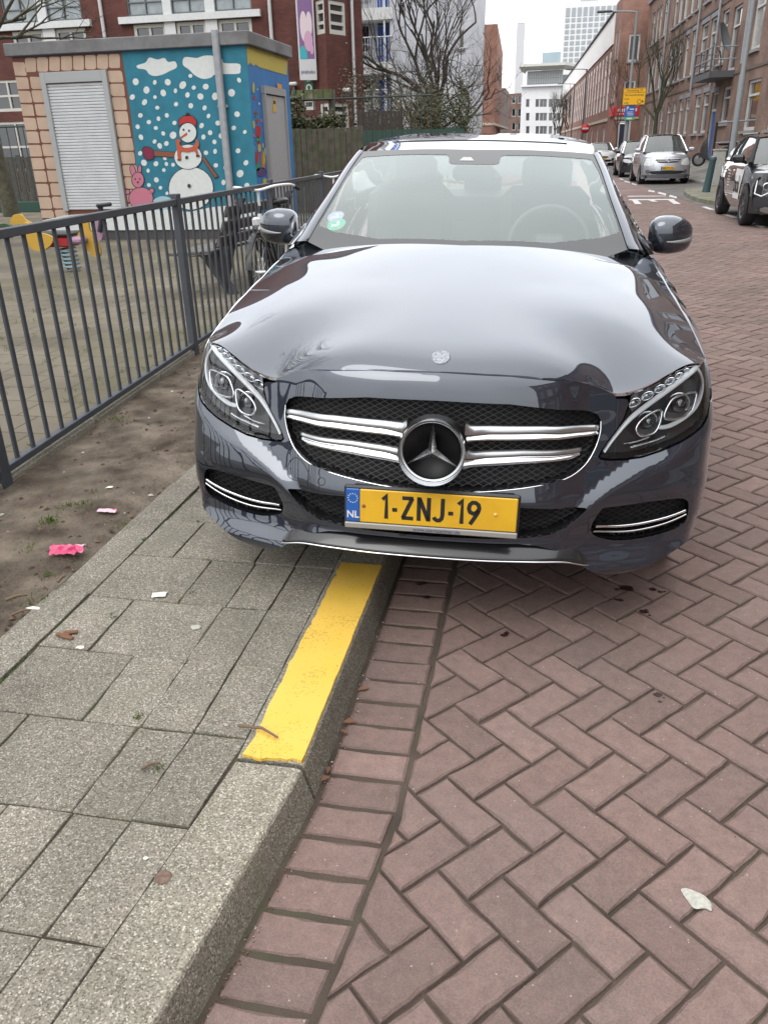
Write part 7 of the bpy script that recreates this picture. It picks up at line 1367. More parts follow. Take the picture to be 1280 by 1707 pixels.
# ------------------------------------------------------------------ parked cars
tyre = rubber; wheelg = mat('alloy_grey', (.30, .30, .31), rough=.35, metal=.8); wheeld = mat('alloy_dark', (.10, .10, .105), rough=.4, metal=.6); lampc = mat('lamp_clear', (.58, .60, .60), rough=.12, coat=.6, var=.25, vscale=14); platem = MATS['plate_yellow']; carglass = mat('car_glass', (.055, .070, .072), rough=.03, spec=1., coat=1.); carglass2 = glass_mat('car_windscreen', (.40, .48, .46), 1.5, extra=.0, refl=1.5, dust=.07)
def parked(name, label, loc, rz, L, W, H, zf, zh, y1, y2, y3, zbelt, m, bump=None, wheelm=wheelg, wr=.31, z0=.20, wf=.82, wb=.80, plate=None, kind='', emblem=None, hwroof=.60, group='cars parked on the right'):
    """nose at y=0 looking along -y. zf bonnet lip, zh bonnet rear at y1, windscreen y1..y2, roof to y3"""
    t = thing(name, label, 'car', loc, rz, group=group); hw = W/2
    def yf(x, z): return .42*np.abs(x/hw)**3.2+.10*np.clip((z-.45)/.5, -1, 1)**2*1.2
    o = MB(); nx, nz = 25, 11; xs = np.linspace(-hw, hw, nx); zs = np.linspace(z0, zf, nz); V = [(x*(1-.06*abs(z-.55)), float(yf(x, z)), z) for z in zs for x in xs]
    o.add(V, [(i*nx+j, i*nx+j+1, (i+1)*nx+j+1, (i+1)*nx+j) for i in range(nz-1) for j in range(nx-1)], smooth=True); o.build('front_bumper', m, t)
    o = MB(); ny = 9; V = []
    for i in range(ny):
        s = i/(ny-1)
        for x in xs:
            k = abs(x/hw); y = (1-s)*float(yf(x, zf))+s*(y1+.22*k**2.2); z = zf+(zh-zf)*(s**.75)-.07*k**3*(1-.3*s)-.05*k**8; V.append((x*(.97-.05*s), y, z))
    o.add(V, [(i*nx+j, i*nx+j+1, (i+1)*nx+j+1, (i+1)*nx+j) for i in range(ny-1) for j in range(nx-1)], smooth=True); o.build('bonnet', m, t)
    ys = [.34, .55, wf, y1+.22, 1.8, 2.6, L-wb, L-.35, L-.05]; wfac = [.965, .985, 1, 1, 1, 1, 1, .97, .90]
    for s in (-1, 1):
        o = MB(); V = []
        for y, k in zip(ys, wfac):
            tz = zf-.06 if y < .4 else (zf+(zh-zf)*((y-.34)/(y1+.22-.34))**.75-.08 if y < y1+.2 else zbelt+.02*(y-y1)/L)
            V += [(s*hw*k*.93, y, z0), (s*hw*k*.985, y, z0+.15), (s*hw*k, y, .5), (s*hw*k*.995, y, .68), (s*hw*k*.965, y, tz-.07), (s*hw*k*.91, y, tz)]
        n = 6; o.add(V, [(i*n+j, i*n+j+1, (i+1)*n+j+1, (i+1)*n+j) for i in range(len(ys)-1) for j in range(n-1)], smooth=True); sd_ = o.build('side', m, t)
        for yc in (wf, L-wb):
            o = MB(); q = [(yc+(wr+.055)*math.cos(R_(a)), wr+(wr+.055)*math.sin(R_(a))) for a in range(-20, 201, 10)]; o.add([(s*hw*1.004, y, max(z0-.02, z)) for y, z in q], [tuple(range(len(q)))]); o.build('wheel_arch', matte, sd_)
            o = MB(); Mx = Matrix.Rotation(R_(90), 3, 'Y'); c = (s*(hw-.085), yc, wr); o.lathe([(wr*.66, -.11), (wr*.95, -.11), (wr, -.075), (wr, .075), (wr*.95, .11), (wr*.66, .11)], 32, c, Mx); wh = o.build('wheel', tyre, t)
            o = MB(); o.lathe([(wr*.67, .105*s), (wr*.6, .09*s), (wr*.58, 0)], 28, c, Mx)
            for k in range(7): a = 2*math.pi*k/7; o.box((c[0]+s*.082, c[1]+wr*.33*math.cos(a), c[2]+wr*.33*math.sin(a)), (.02, wr*.6, .05), M=Matrix.Rotation(a, 3, 'X'))
            o.lathe([(0, .10*s), (.05, .10*s), (.055, .07*s)], 14, c, Mx); o.lathe([(0, .03*s), (wr*.6, .03*s)], 24, c, Mx, 1); o.build('rim', [wheelm, matte], wh)
    # glasshouse
    hb, hr = hw*.90, hw*hwroof/.68*.68+.0
    hr = hw*(.68 if hwroof == .60 else hwroof); zb = zbelt; zr = H
    def ws(a, s): x = (hb+(hr-hb)*s)*a; y = y1+(y2-y1)*s+(.22-.10*s)*abs(a)**2.2; z = zh-.01+(zr-.05-zh)*s**.92-.03*abs(a)**2*s; return (x, y, z)
    o = MB(); V = [ws(a, s) for s in np.linspace(0, 1, 7) for a in np.linspace(-1, 1, 13)]; o.add(V, [(i*13+j, i*13+j+1, (i+1)*13+j+1, (i+1)*13+j) for i in range(6) for j in range(12)], smooth=True); o.build('windscreen', carglass2, t)
    ye = y3+(.55 if kind != 'suv' else .35)
    def rf(a, s): x = hr*a*(1.0-.06*s*s); y = y2+.12*abs(a)**2.2+(y3-y2-.12*abs(a)**2.2)*s; z = zr-.05+.05*math.sin(math.pi*min(1, s*1.1+.08))-.035*abs(a)**2.5-.05*s**3; return (x, y, z)
    o = MB(); V = [rf(a, s) for s in np.linspace(0, 1, 9) for a in np.linspace(-1, 1, 11)]; o.add(V, [(i*11+j, i*11+j+1, (i+1)*11+j+1, (i+1)*11+j) for i in range(8) for j in range(10)], smooth=True); o.build('roof', m, t)
    for s in (-1, 1):
        o = MB(); o.tube([ws(s, q) for q in np.linspace(0, 1, 6)], [.05, .045, .04, .04, .035, .035], 6); o.build('windscreen_pillar', m if kind != 'suv' else matte, t)
        yb0, yb1 = y1+.30, L-.30; P0 = [(s*hb*.995, yb0, zb), (s*hb*1.0, (yb0+yb1)/2, zb+.02), (s*hb*.96, yb1, zb+.05)]; o = MB(); V = []
        for q in np.linspace(0, 1, 9):
            bt = (s*hb*(1-.04*q**3), yb0+(yb1-yb0)*q, zb+.04*q); r_ = rf(s, min(1, q*1.02)); r_ = (r_[0]*1.01, y2+.15+(y3-y2-.15)*q, r_[2]-.01)
            V += [bt, tuple((np.array(bt)*.5+np.array(r_)*.5)+np.array([s*.03, 0, 0])), r_]
        o.add(V, [(i*3+j, i*3+j+1, i*3+4+j, i*3+3+j) for i in range(8) for j in range(2)], smooth=True); sw_ = o.build('side_window', carglass, t)
        o = MB()
        for q in (4, 6): o.tube([Vector(V[q*3])+Vector((s*.004, 0, 0)), Vector(V[q*3+1])+Vector((s*.006, 0, 0)), Vector(V[q*3+2])], .028, 5)
        o.tube([V[3*i+2] for i in range(9)], .03, 6); o.build('window_pillar', m if kind != 'suv' else matte, sw_)
        o = MB(); mc = Vector((s*(hw+.10), y1+.42, zb+.10)); Vv = []; 
        o.box(mc, (.22, .11, .15), bev=.045); o.tube([(s*(hw-.06), y1+.45, zb+.02), tuple(mc)], .03, 6); o.build('door_mirror', m if kind != 'suv' else black, t)
        o = MB()
        for yy in (y1+1.0, y1+1.95): o.box((s*(hw*1.003), yy+.2, zbelt-.13), (.03, .20, .03), bev=.01)
        o.build('door_handle', m, t)
    o = MB(); V = []
    for s in np.linspace(0, 1, 5):
        for a in np.linspace(-1, 1, 9): r_ = rf(a, 1); V.append((r_[0]+(hb*.92*a-r_[0])*s, r_[1]+(L-.12-r_[1])*s-.05*a*a*s, r_[2]+(zb-r_[2])*s))
    o.add(V, [(i*9+j, i*9+j+1, (i+1)*9+j+1, (i+1)*9+j) for i in range(4) for j in range(8)], smooth=True); o.build('rear_window', carglass, t)
    o = MB(); o.add([(-hw*.9, L-.05, z0), (hw*.9, L-.05, z0), (hw*.84, L-.08, zb+.05), (-hw*.84, L-.08, zb+.05)], [(0, 1, 2, 3)]); o.build('tailgate', m, t)
    MB().box((0, L/2, z0+.06), (W*.86, L*.9, .1)).build('underbody', matte, t)
    o = MB(); o.box((0, y1+.35, zb-.05), (W*.8, .5, .12), bev=.04)
    for s in (-1, 1): o.box((s*.36, y1+1.35, zb+.02), (.44, .14, .5), bev=.06); o.box((s*.36, y1+1.4, zb+.36), (.25, .10, .18), bev=.04)
    o.build('cabin', cab, t)
    def fpatch(nm, pts, m_, off=-.006, k=3, par=None, mirror=False):
        for s in ((-1, 1) if mirror else (1,)):
            q = smooth_closed([(s*a, b) for a, b in pts], k) if k else [(s*a, b) for a, b in pts]
            f = lambda a, b: np.stack([a*(1-.06*np.abs(b-.55)), yf(a, b)+off-.0*a, b], -1)
            panel(nm, q, [], f, .05, m_, par or t, estep=.03, nrm=(0, -1, 0), depth=.03)
    return t, fpatch, yf
silver = paint_mat('silver_paint', (.42, .43, .47), .6, .35, 1.5, 1.3); whitep = paint_mat('white_paint', (.72, .73, .74), 0, .4, 1.45, 1.2); darkp = paint_mat('dark_paint', (.028, .032, .040), .4, .35, 1.5, 1.4); blackp = paint_mat('black_paint', (.020, .021, .024), .3, .35, 1.5, 1.5)
rzc = math.atan2(.037, 1)
def plate_on(t, yf, body, z, w=.46): 
    y = float(yf(0., z))-.03; q = MB().box((0, y, z), (w, .02, .115), bev=.004).build('number_plate', platem, t); text(q, 'registration', body, .095, (.02, y-.012, z), rx, kblack, .0008, sx=.85, bold=.001); MB().box((-w/2+.02, y-.003, z), (.042, .02, .113)).build('country_band', MATS['plate_blue'], q)
t, fp_, yf = parked('silver_people_carrier', 'silver compact people carrier parked facing the viewer beyond the bollards', (4.17, 33.2, .004), rzc, 4.04, 1.74, 1.71, .95, 1.10, .66, 1.40, 3.45, 1.06, silver)
fp_('headlight', [(.50, .66), (.52, .80), (.66, .88), (.80, .86), (.84, .76), (.82, .66), (.66, .64)], lampc, -.012, 3, mirror=True); fp_('grille', [(-.42, .86), (.42, .86), (.40, .80), (.30, .74), (-.30, .74), (-.40, .80)], matte, -.010, 2)
for z in (.845, .785): y = float(yf(0., z)); o = MB(); o.tube([(-.40, y+.02, z+.008), (0, y-.02, z), (.40, y+.02, z+.008)], .020, 6); o.build('grille_bar', satin, t)
y = float(yf(0., .82))-.035; o = MB(); o.lathe([(.058+.010*math.cos(a), .010*math.sin(a)) for a in [2*math.pi*k/6 for k in range(7)]], 22, (0, y, .815), Matrix.Rotation(R_(90), 3, 'X')); o.add([(-.075, y, .822), (.01, y-.004, .830), (-.005, y-.004, .815), (.075, y, .808), (-.01, y-.004, .800), (.005, y-.004, .815)], [(0, 1, 2), (2, 1, 5, 4), (3, 4, 5)]); o.build('emblem', chrome, t)
fp_('lower_intake', [(-.55, .46), (.55, .46), (.50, .36), (-.50, .36)], matte, -.008, 2); fp_('lower_bumper', [(-.80, .34), (.80, .34), (.76, .23), (-.76, .23)], mat('grey_plastic', (.10, .105, .12), rough=.5), -.012, 2); fp_('fog_recess', [(.60, .48), (.72, .50), (.74, .40), (.64, .36)], MATS['grey_plastic'], -.008, 2, mirror=True); plate_on(t, yf, 'MZ-VV-ZH', .555)
t, fp_, yf = parked('dark_hatchback', 'dark hatchback parked close behind the silver people carrier', (3.95, 40.2, .004), rzc, 3.95, 1.70, 1.52, .82, .98, .85, 1.62, 3.4, .96, darkp); fp_('headlight', [(.46, .62), (.56, .74), (.78, .76), (.80, .66), (.62, .60)], lampc, -.012, 3, mirror=True); fp_('grille', [(-.40, .58), (.40, .58), (.32, .40), (-.32, .40)], matte, -.01, 2); plate_on(t, yf, 'KX-41-PT', .50)
p = aty(1007, 250, 58); t, fp_, yf = parked('white_hatchback', 'white hatchback parked farther on, past the silver people carrier', (3.30, 60, .004), rzc, 4.05, 1.80, 1.46, .80, .96, .95, 1.75, 3.5, .94, whitep); fp_('headlight', [(.42, .64), (.52, .72), (.80, .76), (.82, .66), (.60, .58)], lampc, -.012, 3, mirror=True); fp_('grille', [(-.36, .60), (.36, .60), (.30, .50), (-.30, .50)], matte, -.01, 2); fp_('lower_intake', [(-.55, .40), (.55, .40), (.50, .27), (-.50, .27)], matte, -.01, 2); fp_('fog_recess', [(.62, .46), (.78, .48), (.76, .34), (.64, .32)], matte, -.01, 2, mirror=True); plate_on(t, yf, 'TJ-093-K', .45)
t, fp_, yf = parked('black_saloon', 'black car half hidden behind the white hatchback', (3.85, 68.5, .004), rzc, 4.3, 1.78, 1.45, .80, .96, .95, 1.75, 3.5, .94, blackp); fp_('headlight', [(.42, .64), (.52, .72), (.80, .76), (.82, .66), (.60, .58)], lampc, -.012, 3, mirror=True)
# black electric crossover with white lettering wrap
t, fp_, yf = parked('black_crossover', 'black crossover with a white lettered wrap on its door at the right edge', (4.46, 16.05, .004), -.02, 4.42, 1.84, 1.57, .92, 1.06, 1.0, 1.72, 3.75, 1.04, blackp, kind='suv', wheelm=wheeld, wr=.345, z0=.24, wf=.86, wb=.86, hwroof=.70)
fp_('headlight', [(.52, .60), (.54, .80), (.80, .82), (.88, .74), (.84, .60), (.70, .56)], mat('dark_lamp', (.02, .021, .024), rough=.1, coat=.8), -.012, 2, mirror=True)
for s in (-1, 1):
    o = MB(); P_ = [(s*a, float(yf(a, b))-.018, b) for a, b in ((.84, .80), (.86, .58), (.76, .54), (.66, .60), (.54, .60))]; o.tube(P_, .013, 6); o.build('daytime_light', drlm, t); o = MB(); c = Vector((s*.70, float(yf(.70, .70))-.012, .70)); o.lathe([(.045, .0), (.060, .012), (.066, 0)], 18, c, Matrix.Rotation(R_(90), 3, 'X')); o.build('projector', chrome, t)
    fp_('arch_cladding', [(.62, .52), (.88, .50), (.86, .26), (.60, .26)], mat('cladding_black', (.022, .022, .024), rough=.6), -.014, 2, mirror=(s == 1)) if s == 1 else None
fp_('skid_plate', [(-.70, .36), (.70, .36), (.62, .25), (-.62, .25)], satin, -.016, 2); fp_('grille', [(-.5, .72), (.5, .72), (.5, .62), (-.5, .62)], black, -.012, 2)
hw = .92
wp = MB(); V = []
for q in np.linspace(0, 1, 6): V += [(-hw*1.006-.002, 1.58+.02*q, .44), (-hw*1.012-.002, 1.56, .60), (-hw*1.006-.003, 1.55, .72), (-hw*.978-.006, 1.50, .97)] if q == 0 else []
a_ = [(-hw*.999-.006, 1.44, .42), (-hw*1.003-.006, 1.42, .56), (-hw*.998-.006, 1.40, .70), (-hw*.967-.008, 1.36, .95)]; b2 = [(-hw*.999-.006, 2.02, .42), (-hw*1.003-.006, 2.06, .56), (-hw*.998-.006, 2.10, .70), (-hw*.967-.008, 2.14, .95)]
wp.add(a_+b2, [(0, 4, 5, 1), (1, 5, 6, 2), (2, 6, 7, 3)]); wr_ = wp.build('white_wrap', mat('wrap_white', (.66, .66, .65), rough=.5), t)
text(wr_, 'lettering', 'bol', .44, (-hw-.018, 1.75, .67), (R_(90), 0, R_(-90)), kblack, .002, sx=.95, bold=.004)
o = MB()
for k in range(6): o.box((-hw-.006, 2.72, .90-.055*k), (.008, .26-.05*(k % 3), .016))
o.build('small_print', kwhite, t)
for s in (-1, 1): o = MB(); o.tube([(s*.60, 2.1, 1.57), (s*.62, 3.5, 1.56)], .02, 6); o.build('roof_rail', black, t)
# bollards, cabinet, hand rail, scooter
bolm = mat('bollard_green', (.026, .062, .066), rough=.5, var=.1, vscale=6); btop = mat('bollard_top', (.15, .16, .17), rough=.6)
for k, (u, v) in enumerate(((1176.5, 320), (1203, 322))):
    q = onground(u, v, .11); t = thing('bollard', ['dark green bollard on the island, the one nearer the silver people carrier', 'dark green bollard on the island, the one nearer the black crossover'][k], 'bollard', (q.x, q.y, .105), group='green bollards on the pavement island'); t.rotation_euler = (0, R_(5), 0)
    o = MB(); o.lathe([(.112, 0), (.108, .05), (.088, .82), (.096, .85), (.096, .89), (.078, .93)], 20); o.build('post', bolm, t); MB().lathe([(.078, .93), (.055, .955), (0, .968)], 20).build('cap', btop, t)
q = aty(1194, 300, 29.5); t = thing('utility_cabinet', 'pale grey utility cabinet behind the two bollards', 'cabinet', (q.x, 29.6, .12)); MB().box((0, 0, .5), (.32, .5, 1.05), bev=.02).build('body', mat('cabinet_grey', (.33, .33, .31), rough=.8, var=.1), t); MB().box((0, 0, 1.05), (.36, .54, .05), bev=.01).build('lid', mat('cabinet_lid', (.28, .28, .27), rough=.8), t)
q = aty(1216, 245, 34); t = thing('hand_rail', 'steel frame rail standing on the pavement in front of the blue door', 'railing', (q.x, 34, .3)); 
o = MB(); o.tube([(-.55, 0, 1.72), (.75, 0, 1.78)], .035, 6); o.build('rail', lampm, t); o = MB(); o.tube([(-.55, 0, 1.05), (.75, 0, 1.1)], .03, 6); o.build('rail', lampm, t)
for x in (-.55, .0): o = MB(); o.tube([(x, 0, 0), (x, 0, 1.75)], .045, 6); o.build('post', matte, t)
q = onground(1168, 277, .47); t = thing('motor_scooter', 'black motor scooter parked on the pavement beside the blue door', 'scooter', (q.x-.12, q.y, .47), R_(-12)); sc = mat('scooter_black', (.018, .018, .02), rough=.25, coat=.6)
for x, r_ in ((0, .27), (1.22, .26)): o = MB(); o.lathe([(r_-.05+.05*math.cos(a), .05*math.sin(a)) for a in [2*math.pi*k/8 for k in range(9)]], 24, (x, 0, r_), Matrix.Rotation(R_(90), 3, 'X')); wv = o.build('wheel', rubber, t); MB().lathe([(0, .03), (r_-.09, .02)], 20, (x, 0, r_), Matrix.Rotation(R_(90), 3, 'X')).build('hub', wheelg, wv)
o = MB(); o.prism(smooth_closed([(.10, .35), (.02, .60), (.12, .95), (.24, 1.02), (.30, .7), (.36, .34), (.62, .28), (.72, .55), (.95, .72), (1.40, .80), (1.42, .66), (1.15, .48), (.95, .24), (.5, .20), (.3, .26)], 3), .30, c=(0, -.15, 0)); o.build('body', sc, t); o = MB(); o.box((1.02, 0, .84), (.72, .27, .13), bev=.05); o.build('seat', matte, t)
o = MB(); o.tube([(.0, 0, .27), (.14, 0, .75), (.22, 0, 1.05)], .035, 8); o.tube([(.24, -.32, 1.08), (.22, 0, 1.06), (.24, .32, 1.08)], .018, 6); o.build('handlebar', sc, t); MB().box((.09, 0, .42), (.3, .14, .06), bev=.02).build('mudguard', sc, t)
for s in (-1, 1): o = MB(); o.tube([(.24, s*.25, 1.08), (.22, s*.30, 1.25)], .008, 5); o.box((.22, s*.31, 1.27), (.03, .12, .07), bev=.01); o.build('rear_mirror', sc, t)
MB().box((1.43, 0, .74), (.06, .18, .09), bev=.02).build('tail_light', mat('tail_red', (.45, .015, .02), rough=.3), t); MB().box((1.46, -.10, .50), (.18, .10, .17)).build('number_plate', platem, t); MB().box((.02, -.02, .52), (.05, .1, .06), bev=.02).build('front_reflector', MATS['tail_red'], t)

# ------------------------------------------------------------------ small things lying about
pink = mat('wrapper_pink', (.56, .05, .15), rough=.35, coat=.4); palep = mat('wrapper_pale', (.62, .40, .46), rough=.4); leafb = mat('leaf_litter', (.15, .070, .038), rough=.85); stick = mat('stick', (.135, .095, .062), rough=.95); shell = mat('bone_white', (.62, .60, .54), rough=.6)
def crumple(name, label, cat, u, v, z, sx, sy, rz, m, m2=None, n=7, amp=.012, group=None):
    p = onground(u, v, z); t = tag(MB().build('x', m), label, cat, group); bpy.data.objects.remove(t)
    o = MB(); V = []
    for i in range(n+1):
        for j in range(n+1): a, b = (i/n-.5), (j/n-.5); V.append((a*sx*(1+.25*noise2(i, j, .7)), b*sy*(1+.25*noise2(j, i, .9)), .004+amp*abs(noise2(i*3.1+u, j*2.7, .37))+amp*.6*(1-4*b*b)))
    for i in range(n):
        for j in range(n): o.add([V[k] for k in (i*(n+1)+j, (i+1)*(n+1)+j, (i+1)*(n+1)+j+1, i*(n+1)+j+1)], [(0, 1, 2, 3)], 1 if (m2 and i > n*.6 and j > n*.35) else 0)
    ob = o.build(name, [m, m2 or m]); ob.location = (p.x, p.y, z); ob.rotation_euler = (0, 0, rz); return tag(ob, label, cat, group)
crumple('sweet_wrapper', 'bright pink crumpled wrapper lying on the bare earth', 'wrapper', 115, 922, .095, .130, .062, .15, pink, palep, n=9, amp=.032)
crumple('paper_scrap', 'small pale pink scrap on the bare earth nearer the car', 'litter', 180, 853, .092, .085, .032, .1, palep, pink, amp=.008)
crumple('paper_scrap', 'cream scrap lying on the grey paving slab', 'litter', 266, 993, ZT+.002, .050, .034, .3, shell, amp=.003, n=4)
def blob(name, label, u, v, z, s, m, cat, sq=.35, seed=0):
    r_ = random.Random(seed); p = onground(u, v, z); o = MB(); n = 9; ring = [(s*math.cos(2*math.pi*k/n)*r_.uniform(.6, 1.1), s*sq*math.sin(2*math.pi*k/n)*r_.uniform(.6, 1.2)) for k in range(n)]
    o.add([(a, b, 0) for a, b in ring]+[(a*.7, b*.7, s*.12) for a, b in ring], [(k, (k+1) % n, n+(k+1) % n, n+k) for k in range(n)]+[tuple(range(n, 2*n))]); ob = o.build(name, m); ob.location = (p.x, p.y, z); ob.rotation_euler = (0, 0, r_.uniform(-.6, .6)); return tag(ob, label, cat)
blob('pebble', 'white pebble on the bare earth just behind the pink scrap', 183, 812, .09, .022, shell, 'pebble', .5, 1); blob('pebble', 'white chip on the bare earth close to the front wheel', 241, 788, .09, .016, shell, 'pebble', .5, 2); blob('pebble', 'long white chip at the earth edge left of the paving', 57, 1014, .095, .030, shell, 'pebble', .35, 3)
blob('pebble', 'white chip on the joint beside the brown bark pieces', 134, 1079, ZT+.001, .016, shell, 'pebble', .6, 4); blob('bottle_cap', 'flat grey disc on the large paving slab', 326, 1046, ZT+.001, .018, mat('cap_grey', (.36, .35, .31), rough=.7), 'disc', .9, 5); blob('pebble', 'tiny white chip on the near slab beside the kerb', 243, 1431, ZT+.002, .0075, shell, 'pebble', .6, 6)
def twigs(label, pts, z, r, name='stick', m=None): o = MB(); P = [onground(u, v, z) for u, v in pts]; c = P[0].copy(); o.tube([(p.x-c.x, p.y-c.y, (r*1.1 if k != 1 else r*2)) for k, p in enumerate(P)], [r, r*.95, r*.7][:len(P)] if len(P) <= 3 else r, 6); ob = o.build(name, m or stick); ob.location = (c.x, c.y, z); return tag(ob, label, 'stick')
twigs('brown twig lying across the near end of the yellow strip', [(397, 1212), (437, 1218), (463, 1232)], .102, .0042)
twigs('short brown twig on the paving slab left of the kerb', [(235, 1285), (252, 1278), (268, 1274)], ZT+.003, .0045)
twigs('pale stick on the bare earth at the left edge', [(10, 1003), (30, 998), (46, 994)], .10, .006); twigs('thin stick beside the pale stick at the left edge', [(20, 1027), (36, 1022), (50, 1018)], .10, .004); twigs('short stick on the earth above the pale stick', [(97, 973), (103, 968), (108, 963)], .10, .006)
for k, (u, v, a) in enumerate(((105, 1060, .2), (118, 1056, .5), (112, 1064, -.1))):
    q = onground(u, v, ZT+.004); o = MB(); o.box((0, 0, .005), (.045, .016, .008), bev=.003); ob = o.build('bark_piece', leafb); ob.location = (q.x, q.y, ZT+.004); ob.rotation_euler = (0, .1, a); tag(ob, 'reddish bark pieces heaped on the slab joint', 'bark', 'bark pieces on the slab')
rc_ = onground(272, 1463, .0955); ob = MB().lathe([(0, .0022), (.012, .0024), (.0165, .0016), (.018, 0)], 24).build('rusty_disc', mat('rust', (.115, .070, .052), rough=.9, col2=(.16, .11, .085), vscale=90)); ob.location = (rc_.x, rc_.y, .0958); tag(ob, 'rusty brown disc pressed into the near kerb stone', 'disc')
q = onground(383, 1582, -.004); ob = MB().box((0, 0, .004), (.009, .030, .008), bev=.003).build('cigarette_end', mat('filter_orange', (.46, .22, .06), rough=.8)); ob.location = (q.x, q.y, -.004); ob.rotation_euler = (0, 0, -.35); tag(ob, 'orange cigarette end in the gutter at the kerb foot', 'cigarette end')
q = onground(1161, 1499, .002); o = MB(); pl = smooth_closed([(-.030, .020), (-.010, .024), (.018, .010), (.030, -.008), (.026, -.026), (.014, -.022), (-.008, -.026), (-.020, -.008)], 4); n = len(pl); o.add([(x, y, .0) for x, y in pl]+[(x*.9, y*.9, .0022+.001*math.sin(k)) for k, (x, y) in enumerate(pl)], [(k, (k+1) % n, n+(k+1) % n, n+k) for k in range(n)]+[tuple(range(n, 2*n))]); ob = o.build('flattened_gum', mat('gum_grey', (.36, .35, .31), rough=.7, var=.2, vscale=60)); ob.location = (q.x, q.y, .002); tag(ob, 'flattened pale grey blob on a brick at the lower right', 'litter')
for k, (u, v) in enumerate(((542, 1300), (548, 1285), (582, 1205), (574, 1222), (606, 1150))):
    r_ = random.Random(k+50); q = onground(u, v, .0); o = MB(); s = .016*r_.uniform(.7, 1.3); o.add([(-s, 0, .002), (0, -s*.5, .006), (s, 0, .003), (0, s*.5, .009)], [(0, 1, 2, 3)]); ob = o.build('dead_leaf', leafb); ob.location = (q.x, q.y, .0); ob.rotation_euler = (0, 0, r_.uniform(0, 3)); tag(ob, 'small dead leaf in the gutter along the kerb foot', 'leaf', 'dead leaves in the gutter')
o = MB(); oil = mat('oil_drip', (.030, .014, .012), rough=.35)
for u, v, s in ((843, 1057, .016), (1079, 1020, .020), (1109, 1165, .017), (712, 998, .018), (706, 972, .016), (1050, 985, .03), (1092, 982, .018), (1030, 1000, .014)):
    r_ = random.Random(int(u)); p = onground(u, v, .0015); n = 11
    for m_ in range(3): dx, dy, k_ = r_.gauss(0, s*.6), r_.gauss(0, s*.5), r_.uniform(.25, .7) if m_ else 1; o.add([(p.x+dx+s*k_*math.cos(2*math.pi*k/n)*r_.uniform(.55, 1), p.y+dy+s*k_*.8*math.sin(2*math.pi*k/n)*r_.uniform(.55, 1), .0022+.0002*m_) for k in range(n)], [tuple(range(n))])
struct(o.build('oil_stains', oil))
# grass in the joints and on the earth
gm = [mat('grass_green', (.075, .130, .022), rough=.8), mat('grass_yellow', (.150, .165, .045), rough=.85), mat('moss_dark', (.040, .060, .014), rough=1)]
o = MB(); rg = random.Random(9)
def tuft(x, y, z, n, h, sp):
    for _ in range(n):
        a = rg.uniform(0, 6.28); r_ = abs(rg.gauss(0, sp)); bx_, by_ = x+r_*math.cos(a), y+r_*math.sin(a); hh = h*rg.uniform(.4, 1.1); lx, ly = rg.gauss(0, hh*.5), rg.gauss(0, hh*.5); w_ = .0016; o.add([(bx_-w_, by_, z), (bx_+w_, by_, z), (bx_+lx*.4+w_*.7, by_+ly*.4, z+hh*.7), (bx_+lx, by_+ly, z+hh), (bx_+lx*.4-w_*.7, by_+ly*.4, z+hh*.7)], [(0, 1, 2, 3, 4)], rg.choice([0, 0, 1, 2]))
for u, v, n, h, sp in ((84, 872, 130, .035, .03), (140, 840, 60, .02, .05), (115, 843, 40, .02, .03), (48, 912, 40, .018, .03), (75, 1000, 60, .022, .04), (190, 702, 120, .03, .05), (208, 875, 40, .015, .03), (78, 960, 30, .02, .03), (160, 820, 20, .02, .02)): p = onground(u, v, .085); tuft(p.x, p.y, .082, n, h, sp)
for _ in range(90):                                              # along the joint beside the edging stones
    y = rg.uniform(1.5, 4.2); tuft(-1.513+rg.gauss(0, .004), y, ZT-.008, rg.choice([3, 6, 12]), .013, .010)
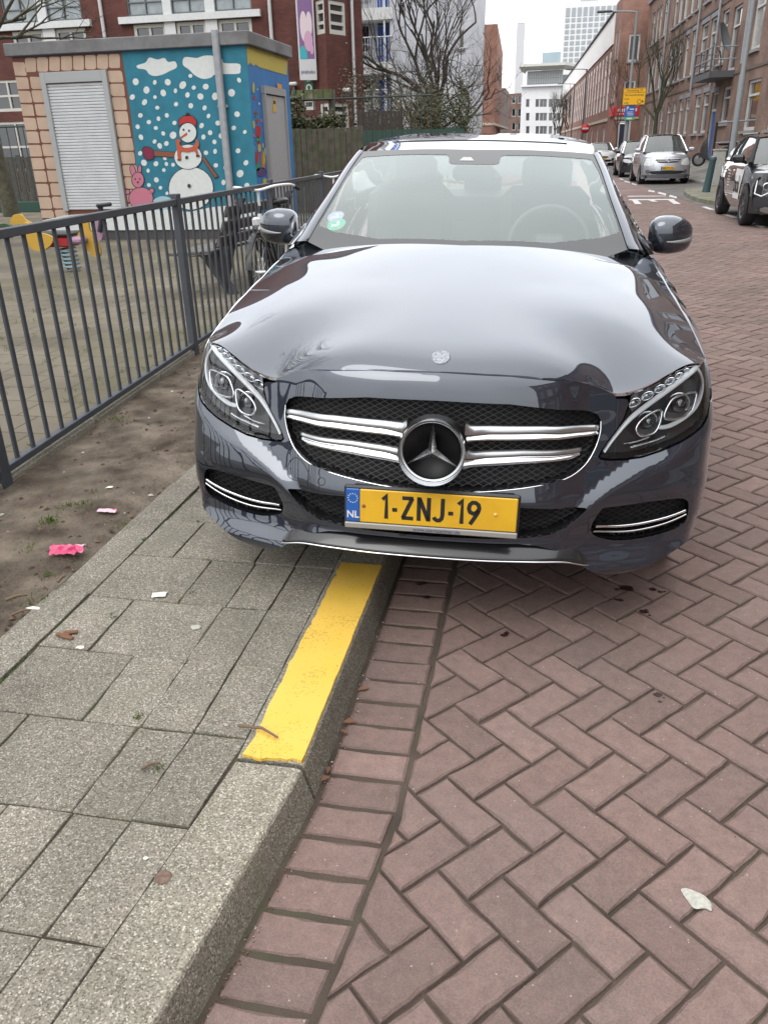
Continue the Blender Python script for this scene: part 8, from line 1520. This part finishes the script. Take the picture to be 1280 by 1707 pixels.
for u, v in ((290, 920), (305, 905), (330, 870), (190, 1030), (300, 1000), (318, 990), (345, 935), (185, 1025), (230, 1195), (310, 1105), (265, 1280), (320, 960), (240, 900)): p = onground(u, v, ZT); tuft(p.x, p.y, ZT-.008, 40, .014, .012)
for _ in range(260):
    y = rg.uniform(.8, 3.6); k = rg.choice([-1.338, -1.178, -1.01, -1.003]); tuft(k+rg.gauss(0, .002), y, ZT-.010, 3, .007, .006)
for _ in range(260): y = rg.uniform(3, 12); x = fence_x(y)-rg.uniform(.1, 3.5); tuft(x, y, .05, 10, .03, .04)
struct(o.build('grass_tufts', gm), 'stuff')
# crumbs, grit and bits of bark on the earth and in the gutter
o = MB(); rg = random.Random(21)
def crumb(x, y, z, s, mi): a = rg.uniform(0, 3); c_, s_ = math.cos(a)*s, math.sin(a)*s; k = rg.uniform(.4, .8); o.add([(x+c_, y+s_, z), (x-s_*k, y+c_*k, z), (x-c_, y-s_, z), (x+s_*k, y-c_*k, z), (x, y, z+s*.6)], [(0, 1, 4), (1, 2, 4), (2, 3, 4), (3, 0, 4)], mi)
for _ in range(1500):
    y = rg.uniform(1.2, 7.5)**1.0; x = rg.uniform(fence_x(y)+.05, -1.67); z = .082+.016*noise2(x, y, 2.2)+.011*noise2(x, y, 9)+.006*noise2(x, y, 27); crumb(x, y, z-.001, rg.choice([.004, .005, .007, .010, .016]), rg.choice([0, 0, 0, 2, 2]) if rg.random() > .035 else 1)
for _ in range(420): y = rg.uniform(.7, 2.6); crumb(-.487+bend(y)+rg.uniform(-.004, .022), y, -.006, rg.choice([.002, .003, .004]), rg.choice([0, 2, 2, 0, 2, 0, 1]))
for _ in range(160): y = rg.uniform(.8, 3.4); crumb(rg.uniform(-1.5, -.7), y, ZT+.0015, rg.choice([.0015, .002, .003]), rg.choice([0, 1, 2]))
for _ in range(200): crumb(rg.uniform(-.25, 1.6), rg.uniform(.7, 3.2), .0005, rg.choice([.0010, .0014, .0022]), rg.choice([1, 2, 2, 0]))
struct(o.build('grit', [mat('crumb_dark', (.055, .038, .026), rough=1), mat('crumb_pale', (.42, .39, .34), rough=.9), mat('crumb_brown', (.14, .085, .055), rough=1)]), 'stuff')
